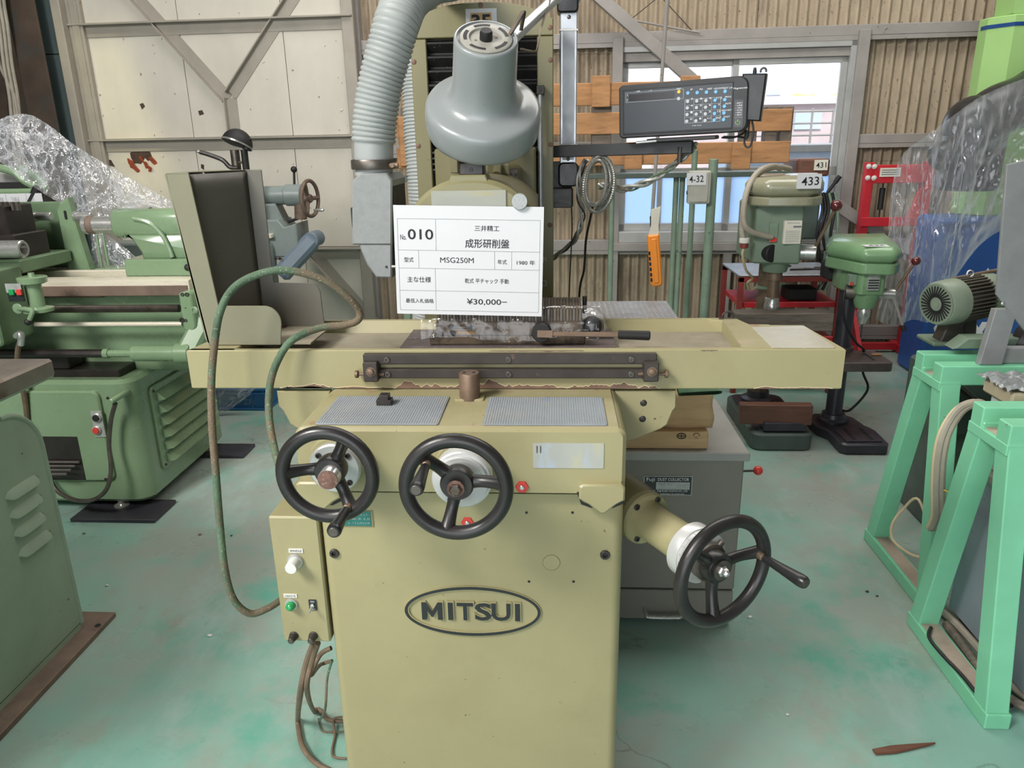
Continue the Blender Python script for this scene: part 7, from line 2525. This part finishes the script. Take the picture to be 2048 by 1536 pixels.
ctr = (sum(p[0] for p in prof) / len(prof), sum(p[1] for p in prof) / len(prof))
prof2 = [(ctr[0] + (p[0] - ctr[0]) * 1.015, ctr[1] + (p[1] - ctr[1]) * 1.015) for p in prof]
MB().prism(prof2, 'xy', z0 + (z1 - z0) * .37, z1, .026).obj('belt_cover', 'press_bright', D5, 50)
ctp = at(1762, 482, 3.55)
MB().prism([(b.x - .14, 3.44), (b.x - .04, 3.43), (b.x - .03, 3.50), (b.x - .14, 3.50)], 'xy', z1 - .0005, z1 + .001).obj('number_tag', 'paper', D5)
put_text(MB(), '434', basis((b.x - .085, 3.468, z1 + .0015), (1, 0, 0), (0, 1, 0)), 0, 0, .07, .035, .006).obj('tag_lettering', 'ink', D5, 0, False)
a, b2 = at(1737, 549, 3.452), at(1757, 581, 3.452)
MB().box(a.x, b2.x, 3.448, 3.47, b2.z, a.z, .001).obj('speed_plate', 'plate_silver', D5)
for k in range(4):
    zz_ = b2.z + (a.z - b2.z) * (.12 + .16 * k)
    B(a.x + .003, b2.x - .003, 3.4475, 3.4485, zz_, zz_ + (a.z - b2.z) * .08).obj('plate_row', 'plate_black', D5)
c = at(1703, 585, 3.52)
MB().cyl((c.x - .02, 3.55, c.z), (c.x + .03, 3.53, c.z), .036, 20, .004).obj('depth_stop', 'steel_dark', D5)
c = at(1785, 588, 3.50)
MB().cyl((xq5 + .04, 3.52, c.z), (c.x + .012, 3.50, c.z), .024, 20, .003).obj('feed_hub', 'steel', D5)
for p, knob in (((1832, 522), True), ((1808, 660), False)):
    q_ = at(p[0], p[1], 3.46)
    s_ = V((c.x, 3.50, c.z))
    if knob:
        MB().cyl(s_, q_, .0065, 10).obj('feed_lever', 'steel_brown', D5)
        MB().ball(q_, .020, 18, 12).obj('lever_knob', 'maroon_knob', D5)
    else:
        MB().cyl(s_, q_, .0065, 10).obj('feed_lever', 'steel', D5)
        MB().cyl(q_ + (s_ - q_) * .14, q_ + (q_ - s_) * .03, .011, 12, .003).obj('lever_grip', 'rubber_black', D5)
a, b = at(1700, 548, 3.50), at(1708, 570, 3.50)
B(a.x - .005, b.x + .005, 3.485, 3.52, b.z, a.z, .002).obj('switch_box', 'pipe_green', D5)
p = at(1703, 567, 3.484)
B(p.x - .006, p.x + .006, 3.481, 3.487, p.z - .008, p.z + .006).obj('stop_button', 'red_plastic', D5)
B(at(1655, 540, 3.75).x, at(1690, 540, 3.75).x, 3.72, 3.86, at(1670, 560, 3.75).z, at(1670, 525, 3.75).z, .01).obj('motor', 'rubber_black', D5)
MB().tube([at(1690, 580, 3.5), at(1686, 610, 3.5), at(1692, 650, 3.52), at(1712, 685, 3.56), at(1728, 700, 3.6), V((1.50, 3.67, .40)), V((1.53, 3.67, .30)), at(1735, 780, 3.66), at(1700, 820, 3.66), V((1.45, 3.70, .10))], .006, 8, 6).obj('cable', 'black_cable', D5)

# ---- red trolley behind the drill presses
RT = thing('red_trolley', 'red steel trolley with a grey top behind the drill presses', 'trolley', (1.3, 4.5, 0))
tY = 4.25
zt_ = at(1560, 550, tY).z
xl, xr_ = at(1478, 560, tY).x, at(1690, 560, tY).x
B(xl, xr_, tY, tY + .45, zt_ - .012, zt_, .002).obj('top_tray', 'sheet_grey', RT)
for y in (tY, tY + .43):
    B(xl, xr_, y, y + .02, zt_ - .04, zt_ - .005, .002).obj('top_rail', 'red_dark', RT)
    B(xl, xr_, y, y + .02, .30, .34, .002).obj('lower_rail', 'red_paint', RT)
    for x in (xl, xr_ - .03):
        B(x, x + .03, y, y + .03, 0, zt_ - .012, .002).obj('leg', 'red_dark', RT)
zm_ = at(1600, 606, tY).z
B(xl + .02, xr_ - .02, tY + .02, tY + .42, zm_ - .03, zm_, .002).obj('shelf', 'red_paint', RT)
B(xl + .02, xr_ - .02, tY + .02, tY + .42, .31, .33, .002).obj('lower_shelf', 'red_dark', RT)
a, b = at(1590, 562, tY + .05), at(1618, 582, tY + .05)
o = B(a.x - .03, b.x + .05, tY + .06, tY + .2, zm_ + .001, zm_ + .07, .006).obj('small_case', 'rubber_black')
tag(o, 'small black case on the middle shelf of the red trolley', 'case')
for k, (x, r_) in enumerate(((1600, 0.3), (1630, -.5), (1655, .15), (1570, .9))):
    p = at(x, 549, tY + .15)
    o = MB().beam((p.x - .06, tY + .15 + .03 * k, zt_ + .006), (p.x + .07, tY + .15 + .03 * k + .05 * r_, zt_ + .006), .012, .010, .002, (0, 0, 1)).obj('hand_tool', 'black_metal')
    tag(o, ('long dark tool', 'slanting dark tool', 'rightmost dark tool', 'leftmost dark tool')[k] + ' lying on the red trolley top', 'tool', 'tools on the trolley')

# ---- red shop press by the back wall
RP = thing('shop_press', 'bright red shop press frame standing by the back wall', 'press', (2.25, 5.1, 0))
rY = 5.12
a, b = at(1732, 325, rY), at(1765, 325, rY)
zt_ = a.z
x0, x1, x2, x3 = at(1735, 325, rY).x, at(1752, 325, rY).x, at(1852, 325, rY).x, at(1872, 325, rY).x
for xa_, xb_ in ((x0, x1), (x2, x3)):
    B(xa_, xb_, rY, rY + .06, 0, zt_, .004).obj('upright', 'red_paint', RP)
za, zb = at(1780, 330, rY).z, at(1780, 366, rY).z
B(x1 - .01, x2 + .01, rY - .02, rY - .005, zb, za, .003).obj('top_beam', 'red_paint', RP)
B(x1 - .01, x2 + .01, rY + .065, rY + .08, zb, za, .003).obj('top_beam', 'red_paint', RP)
za, zb = at(1780, 434, rY).z, at(1780, 452, rY).z
B(x0, x3, rY - .02, rY - .005, zb, za, .003).obj('bed_beam', 'red_paint', RP)
for x, y in ((1740, 333), (1749, 333), (1738, 356), (1748, 356)):
    p = at(x, y, rY - .02)
    bolt(RP, (p.x, rY - .02 if x > 1745 else rY, p.z), (0, -1, 0), .012, 'label_white', 'bolt', 'hex')
a, b = at(1761, 336, rY - .022), at(1800, 353, rY - .022)
lb = B(a.x, b.x, rY - .024, rY - .02, b.z, a.z).obj('press_label', 'paper_old', RP)
mb = MB()
for k in range(3):
    zz_ = b.z + (a.z - b.z) * (.2 + .25 * k)
    mb.box(a.x + .01, b.x - .01, rY - .0246, rY - .024, zz_, zz_ + .006)
mb.obj('label_print', 'ink_grey', lb)
p, q_ = at(1768, 376, rY), at(1764, 420, rY)
MB().cyl((p.x, rY + .02, q_.z), (p.x, rY + .02, p.z), .018, 14, .003).cyl((p.x, rY + .02, p.z), (p.x, rY + .02, p.z + .06), .005, 8).cyl((p.x, rY + .02, q_.z - .05), (p.x, rY + .02, q_.z), .005, 8).obj('return_spring', 'rubber_black', RP)
MB().prism([(x2 - .09, za - .03), (x2, za - .03), (x2, za + .20), (x2 - .03, za + .15), (x2 - .05, za + .05)], 'xz', rY - .01, rY + .02, .003).obj('gusset', 'red_paint', RP)
for xa_, xb_ in ((x0, x1), (x2, x3)):
    B(xa_ - .01, xb_ + .01, rY - .22, rY + .15, 0, .06, .004).obj('foot', 'red_paint', RP)
    p0, p1 = V(((xa_ + xb_) / 2, rY - .20, .05)), V(((xa_ + xb_) / 2, rY + .0, .30))
    MB().beam(p0, p1, .03, .03, .002).obj('foot_brace', 'red_paint', RP)
B(x0, x3, rY + .02, rY + .05, .02, .07, .003).obj('foot_tie', 'red_paint', RP)

# ---- blue machine and lime column at the right
bY_ = 4.55
BM = thing('blue_machine', 'blue machine cabinet with white letters under the clear plastic', 'machine', (2.6, 4.9, 0))
x0, x1 = at(1858, 600, bY_).x, at(2200, 600, bY_).x
zt_ = at(1950, 436, bY_).z
B(x0, x1, bY_, 4.86, 0, zt_, .02).obj('cabinet', 'blue_paint', BM)
B(x0 - .005, x1, bY_ - .006, bY_ + .02, zt_ - .05, zt_ - .03, .002).obj('trim_line', 'navy_stripe', BM)


def bpoly(nm, pts, mat='white_print', dd=.004):
    MB().prism([(at(x, y, bY_).x, at(x, y, bY_).z) for x, y in pts], 'xz', bY_ - dd, bY_ + .001).obj(nm, mat, BM)


bpoly('white_diamond', [(1966, 552), (1976, 536), (1984, 552), (1976, 566), (1963, 560)])
bpoly('white_diamond', [(1867, 656), (1876, 645), (1880, 660), (1871, 671)])
bpoly('letter_k', [(1885, 660), (1892, 652), (1896, 664), (1892, 678), (1886, 672)])
c = at(1917, 660, bY_)
ro_, ri_ = [], []
for k in range(28):
    t = 2 * math.pi * k / 28
    ro_.append((c.x + .062 * math.cos(t), bY_ - .004, c.z + .085 * math.sin(t)))
    ri_.append((c.x + .028 * math.cos(t), bY_ - .004, c.z + .052 * math.sin(t)))
MB().add(ro_ + ri_, [(k, (k + 1) % 28, 28 + (k + 1) % 28, 28 + k) for k in range(28)]).obj('letter_o', 'white_print', BM, 0, False)
bpoly('letter_x', [(1936, 644), (1950, 644), (1957, 656), (1964, 644), (1976, 644), (1964, 664), (1978, 690), (1964, 690), (1956, 674), (1948, 690), (1935, 690), (1950, 664)])
LM = thing('lime_column', 'light green machine column with a blue stripe in the top right corner', 'machine', (2.6, 4.9, zt_))
lY = 4.65
lx = at(2000, 60, lY).x
x0, x1 = at(1996, 60, lY).x, at(2200, 60, lY).x
xm_ = at(2028, 60, lY).x
zs = at(2010, 28, lY).z
MB().prism([(x0, lY + .12), (xm_, lY), (x1, lY), (x1, 4.86), (x0, 4.86)], 'xy', zt_ + .001, zs, .006).obj('column_body', 'lime_paint', LM)
MB().prism([(xm_ - .01, lY + .02), (x1, lY + .02), (x1, 4.86), (xm_ - .01, 4.86)], 'xy', zs, 3.0, .006).obj('upper_column', 'lime_paint', LM)
z0, z1 = at(2010, 52, lY).z, at(2010, 44, lY).z
MB().prism([(x0 - .003, lY + .118), (xm_ - .001, lY - .003), (x1, lY - .003), (x1, lY + .18), (x0 - .003, lY + .18)], 'xy', z0, z1).obj('stripe', 'navy_stripe', LM)
# black arm under the film
BA = thing('black_arm', 'thick black swing arm wrapped in clear plastic at the right', 'machine arm', at(1950, 330, 4.2))
MB().tube([at(2160, 130, 4.52), at(2120, 152, 4.40), at(2048, 200, 4.25), at(1990, 225, 4.2), at(1960, 260, 4.2)], .13, 20, 5).obj('boom', 'black_plastic', BA)
a = at(1935, 262, 4.2)
MB().cyl(at(1930, 380, 4.2), at(1952, 250, 4.2), .15, 28, .02).obj('drum', 'black_plastic', BA)
MB().ball(at(1948, 252, 4.2), .15, 24, 14).obj('knuckle', 'black_plastic', BA)
MB().cyl(at(1870, 318, 4.18), at(1905, 302, 4.2), .07, 20, .01).obj('side_knob', 'black_plastic', BA)
MB().tube([at(1998, 240, 4.05), at(2006, 270, 4.04), at(2000, 300, 4.04), at(1975, 318, 4.06), at(1950, 322, 4.08)], .007, 8, 6).obj('hose', 'black_cable', BA)

top = [at(1786, 350, 4.0), at(1808, 305, 3.98), at(1858, 268, 3.95), at(1915, 225, 3.92), at(1965, 192, 3.92), at(2048, 158, 3.94), at(2130, 130, 3.96)]
bot = [at(1752, 640, 4.12), at(1790, 652, 4.10), at(1822, 640, 4.08), at(1866, 640, 4.05), at(1905, 560, 4.05), at(1985, 470, 4.05), at(2130, 420, 4.05)]
film_grid('plastic_cover', top, bot, 90, 70, .055, 'clear_film', 'clear plastic sheet draped over the black arm and blue machine', 14, 7)

# ---- mint trestles
MT = 'mint'


def trestle(label, xl, xr_, yf, yb, ytf, ytb, h, w_=.058):
    t = thing('steel_trestle', label, 'trestle', ((xl + xr_) / 2, (yf + yb) / 2, 0), 'mint green trestles at the right')
    for x in (xl, xr_):
        MB().beam((x + w_ / 2 - .001, yf, .0), (x + w_ / 2 - .001, ytf, h - .03), w_, w_, .003, (0, 1, 0)).obj('front_leg', MT, t)
        MB().beam((x + w_ / 2 - .001, yb, .0), (x + w_ / 2 - .001, ytb, h - .03), w_, w_, .003, (0, 1, 0)).obj('rear_leg', MT, t)
        B(x - .003, x + w_ + .002, yf - .03, yb + .03, 0, .045, .003).obj('foot_bar', MT, t)
        B(x + .006, x + w_ - .006, yf + .03, yb - .03, .045, .0465).obj('foot_dust', 'mint_dust', t)
        B(x - .006, x + w_, ytf - .034, ytb + .032, h - .078, h - .05, .002).obj('top_gusset', MT, t)
        B(x + .004, x + w_, ytf + .02, ytb - .01, h - .0505, h - .0485).obj('gusset_dust', 'mint_dust', t)
    B(xl - .004, xr_ + w_, ytf - .032, ytf + .022, h - .06, h, .003).obj('front_beam', MT, t)
    B(xl - .004, xr_ + w_, ytb - .022, ytb + .030, h - .055, h + .003, .003).obj('rear_beam', MT, t)
    return t


trestle('mint green steel trestle farther back under the grey sheet bracket', 1.145, 1.95, 2.10, 2.52, 2.225, 2.335, .772)
trestle('mint green steel trestle nearest the camera at the right edge', 1.075, 1.90, 1.62, 2.00, 1.745, 1.855, .768)

# ---- grey blue cabinet between the trestles
GC = thing('grey_cabinet', 'grey blue steel cabinet standing between the mint trestles', 'cabinet', (1.7, 1.9, .03))
gx = 1.21
zgt = .50
B(gx, 1.86, 1.45, 2.07, .035, zgt, .006).obj('cabinet_body', 'cabinet_blue', GC)
B(gx - .012, 1.87, 1.44, 2.08, zgt, zgt + .025, .003).obj('cabinet_lid', 'cabinet_lid', GC)
B(gx + .03, 1.84, 1.50, 2.05, 0, .035).obj('plinth', 'rubber_black', GC)
p = onz(1907, 825, zgt + .03)
pts = [V((gx + .045 + .020 * math.cos(t), 2.03, zgt + .052 + .020 * math.sin(t))) for t in [2 * math.pi * k / 22 for k in range(22)]]
MB().tube(pts, .0055, 10, 1, True).cyl((gx + .045, 2.03, zgt + .024), (gx + .045, 2.03, zgt + .036), .016, 16, .002).obj('lifting_eye', 'brass', GC)
# crates with crumpled film
wc_ = thing('white_crate', 'white and tan plastic crate behind the near trestle with film on top', 'crate', (1.50, 1.98, zgt + .025))
a, b = at(1992, 775, 2.0), at(2048, 830, 2.0)
xw, ztw = at(1992, 790, 2.0).x, at(1995, 770, 2.0).z
B(xw + .02, xw + .45, 1.95, 2.06, zgt + .026, ztw - .03, .008).obj('crate_body', 'crate_white', wc_)
B(xw, xw + .47, 1.93, 2.07, ztw - .04, ztw, .006).obj('crate_rim', 'crate_tan', wc_)


def cf(s, t):
    return (xw - .02 + .5 * s, 1.92 + .16 * t, ztw + .006 + .02 * abs(noise.noise(V((s * 12, t * 6, 3)))) + .012 * abs(noise.noise(V((s * 30, t * 15, 8)))))


fo = MB().grid(cf, 60, 24).obj('crumpled_film', 'lamp_grey')
tag(fo, 'crumpled silvery film lying on the white crate at the right edge', 'plastic sheet')
# cable bundle over the front beam of the cabinet
for k, (dx, r, mt, lab) in enumerate(((0, .0115, 'grey_cable', 'thick grey cable of the bundle left of the cabinet'), (10, .0115, 'grey_cable', 'thick grey cable of the bundle touching the cabinet'), (-8, .0042, 'cream_cable', 'thin cream cable left of the two thick cables'), (14, .0042, 'cream_cable', 'thin cream cable right of the two thick cables'))):
    dX = lambda x, y, Y: at(x + dx, y, Y)
    pts = [dX(1962, 812, 2.03), dX(1945, 806, 2.03), dX(1915, 820, 2.03), dX(1888, 862, 2.02), dX(1876, 910, 2.02), dX(1872, 970, 2.03), dX(1872, 1030, 2.04), dX(1862, 1056, 2.06), V((1.17 + dx * .0012, 2.10, .35)), V((1.19 + dx * .0012, 2.16, .05)), V((1.25 + dx * .0012, 2.3, .02))]
    pts = [V((p.x, p.y, max(p.z, r + .001))) for p in crom(pts, 6)]
    o = MB().tube(pts, r, 10).obj('cable_run', mt)
    tag(o, lab, 'cable', 'cable bundle at the trestle')
pts = [at(1866, 1096, 2.2), at(1838, 1000, 2.25), at(1805, 1020, 2.3), at(1784, 1050, 2.3), at(1786, 1080, 2.28), at(1815, 1105, 2.2), at(1840, 1115, 2.15)]
tag(MB().tube(pts, .0045, 8, 6).obj('cable_loop', 'cream_cable'), 'cream cable loop hanging between the legs of the far trestle', 'cable')
tag(MB().tube([at(1888, 980, 2.0), at(1905, 988, 1.98), at(1925, 998, 1.96)], .002, 6, 4).obj('yellow_tie', 'key_yellow'), 'thin yellow wire tied around the cable bundle', 'wire')
for k, (pts, r, mt, lab) in enumerate((
        ([onz(1880, 1218, .02), onz(1920, 1255, .02), onz(1960, 1300, .02), onz(2000, 1350, .02), onz(2060, 1400, .02)], .012, 'grey_cable', 'thick beige hose on the floor under the near trestle'),
        ([onz(1892, 1248, .02), onz(1925, 1290, .02), onz(1965, 1345, .02), onz(2010, 1390, .02), onz(2060, 1420, .02)], .012, 'wood_grey', 'second beige hose on the floor nearer to the camera'),
        ([onz(1862, 1255, .055), onz(1858, 1275, .055), onz(1885, 1310, .053), onz(1925, 1352, .053), onz(1958, 1392, .053), onz(1985, 1408, .03), onz(2020, 1412, .012), onz(2060, 1395, .012)], .005, 'black_cable', 'thin black cable lying along the near trestle foot'))):
    pts = [V((p.x, p.y, max(p.z, r + .001))) for p in crom(pts, 5)]
    tag(MB().tube(pts, r, 8).obj('floor_hose', mt), lab, 'hose')
# ---- motor on the trestle
mo = thing('electric_motor', 'green electric motor with black cooling fins above the trestle', 'motor', at(1910, 645, 2.42))
mc0 = at(1893, 606, 2.42)
am = V((.93, .36, .06)).normalized()
mp = at(1872, 608, 2.40)
MB().lathe(mp, am, [(.058, 0), (.066, .004), (.070, .012), (.073, .06), (.073, .07)], 32).obj('fan_cover', 'motor_green', mo)
MB().lathe(mp - am * .001, am, [(.012, -.001), (.012, .001)], 20).lathe(mp, -am, [(.064, -.002), (.064, .0015), (.060, .0015), (.060, -.002)], 32, False).obj('cover_ring', 'motor_green', mo)
Fm2 = frame(mp - am * .0012, am)
for k in range(30):
    t = 2 * math.pi * k / 30
    MB().beam(Fm2 @ V((.022 * math.cos(t), .022 * math.sin(t), 0)), Fm2 @ V((.056 * math.cos(t + .25), .056 * math.sin(t + .25), 0)), .0048, .0012, 0, am).obj('grille_slot', 'rubber_black', mo)
bd = mp + am * .07
MB().lathe(bd, am, [(.060, 0), (.060, .10)], 28).obj('stator', 'motor_fin', mo)
Fm3 = frame(bd, am)
for k in range(36):
    t = 2 * math.pi * k / 36
    MB().beam(Fm3 @ V((.066 * math.cos(t), .066 * math.sin(t), 0)), Fm3 @ V((.066 * math.cos(t), .066 * math.sin(t), .10)), .004, .014, 0, Fm3.to_3x3() @ V((math.cos(t), math.sin(t), 0))).obj('cooling_fin', 'motor_fin', mo)
MB().lathe(bd + am * .10, am, [(.070, 0), (.072, .01), (.07, .05), (.05, .065)], 30).obj('end_bell', 'motor_green', mo)
fp = bd + am * .05
MB().beam((fp.x - .05, fp.y, .778), (fp.x - .02, fp.y, fp.z - .04), .06, .05, .004).obj('motor_foot', 'black_metal', mo)
MB().beam((fp.x + .03, fp.y + .02, .778), (fp.x + .02, fp.y + .02, fp.z - .04), .06, .04, .004).obj('motor_foot', 'black_metal', mo)
pts = [Fm3 @ V((0, 0, .05)) + V((0, 0, .07 + .010)) + V((.010 * math.cos(t), 0, .010 * math.sin(t))) for t in [2 * math.pi * k / 16 for k in range(16)]]
MB().tube(pts, .003, 8, 1, True).obj('eye_bolt', 'steel', mo)
MB().tube([at(1905, 558, 2.44), at(1935, 552, 2.46), at(1970, 545, 2.48), at(2020, 536, 2.5), at(2070, 528, 2.5)], .006, 8, 4).obj('supply_cable', 'brown_cable', mo)
B(fp.x - .10, fp.x + .12, 2.40, 2.52, .776, .79, .004).obj('motor_plate', 'press_green', mo)
MB().prism([(fp.x - .10, .80), (fp.x + .12, .80), (fp.x + .12, .835), (fp.x - .06, .835)], 'xz', 2.28, 2.34, .004).obj('channel', 'press_green', mo)
MB().tube([(fp.x + .10, 2.30, .80), (fp.x + .13, 2.30, .86), (fp.x + .18, 2.30, .84)], .03, 8, 3).obj('oily_linkage', 'oily_black', mo)
# grey sheet bracket
gs = thing('sheet_bracket', 'grey sheet metal guard standing on the far trestle at the right edge', 'bracket', at(1990, 718, 2.22))
sY = 2.20
pxs = [(1992, 720), (1975, 718), (1988, 648), (2003, 640), (1990, 600), (2001, 500), (2014, 330), (2080, 318), (2080, 640), (2040, 660), (2030, 720)]
g2 = lambda x, y: (at(x, y, sY).x, at(x, y, sY).z)
foot = at(1990, 716, sY).z
shp = [g2(x, y) for x, y in ((1994, 590), (2003, 470), (2014, 330), (2090, 310), (2090, 700), (2048, 660))]
MB().prism(shp, 'xz', sY, sY + .012, .002).obj('guard_sheet', 'sheet_grey', gs)
a, b = g2(1985, 640), g2(2012, 720)
MB().prism([(a[0] - .012, .773), (b[0] - .006, .773), (b[0] + .008, a[1] + .03), (a[0] + .006, a[1] + .03)], 'xz', sY + .003, sY + .03, .002).obj('bracket_leg', 'sheet_grey', gs)
B(b[0] - .004, b[0] + .3, sY + .02, sY + .05, .773, .82, .002).obj('bracket_rail', 'sheet_grey', gs)
p = at(2006, 607, sY)
bolt(gs, (p.x, sY - .0005, p.z), (0, -1, 0), .006, 'steel', 'screw', 'cross')
# small machine bed below the far trestle beam
mbd = thing('machine_bed', 'grey green machine slide seen through the far trestle', 'machine', (1.7, 2.75, 0))
B(1.40, 2.1, 2.62, 2.95, 0, .60, .01).obj('bed', 'grey_base', mbd)
a, b = at(1880, 770, 2.6), at(1990, 830, 2.6)
MB().prism([(a.x - .02, b.z - .06), (b.x, b.z - .06), (b.x, b.z), (a.x + .04, a.z + .03), (a.x - .02, a.z - .01)], 'xz', 2.56, 2.62, .004).obj('slide', 'grey_base', mbd)
MB().beam((a.x + .02, 2.54, a.z + .02), (b.x, 2.50, b.z - .02), .05, .012, .002).obj('lever_plate', 'oily_black', mbd)

# ---- bits on the floor
p, q_ = onz(1748, 1505, .003), onz(1870, 1488, .003)
M_ = (q_ - p)
sd = V((-M_.y, M_.x, 0)).normalized()
mb = MB()
for s_, w_ in ((0, .008), (.3, .012), (.6, .008), (1, .0008)):
    c_ = p + M_ * s_
    mb.v += [c_ - sd * w_, c_ + sd * w_, c_ + sd * w_ * .8 + V((0, 0, .005)), c_ - sd * w_ * .8 + V((0, 0, .005))]
for k in range(3):
    for j in range(4):
        mb.f.append((k * 4 + j, k * 4 + (j + 1) % 4, k * 4 + 4 + (j + 1) % 4, k * 4 + 4 + j))
mb.f += [(0, 1, 2, 3), (12, 13, 14, 15)]
tag(mb.obj('wood_splinter', 'wood_dark'), 'long thin wood splinter on the floor at the lower right', 'splinter')
random.seed(31)
spots = [(1500, 1235, .008, 'white pebble on the floor below the right handwheel', 'label_white'), (1734, 1184, .006, 'dark chip on the floor left of the far trestle foot', 'black_metal'), (420, 1272, .008, 'white pebble on the floor left of the control box', 'label_white'), (168, 1068, .007, 'brown chip on the floor beside the lathe plate', 'rust_plate'),
         (400, 1070, .007, 'brown chip on the floor in front of the green lathe', 'rust_plate'), (463, 1072, .005, 'black chip on the floor left of the green cable', 'black_metal'), (214, 1172, .006, 'white chip on the floor near the sage cabinet edge', 'label_white'), (1575, 1430, .005, 'white speck on the floor at the lower right', 'label_white'),
         (1754, 1193, .005, 'second dark chip beside the far trestle foot', 'black_metal')]
for x, y, r, lab, mt in spots:
    p = onz(x, y, 0)
    o = MB().ball((p.x, p.y, r * .4), r, 9, 6, (1, .7, .5)).obj('floor_chip', mt)
    tag(o, lab, 'debris')
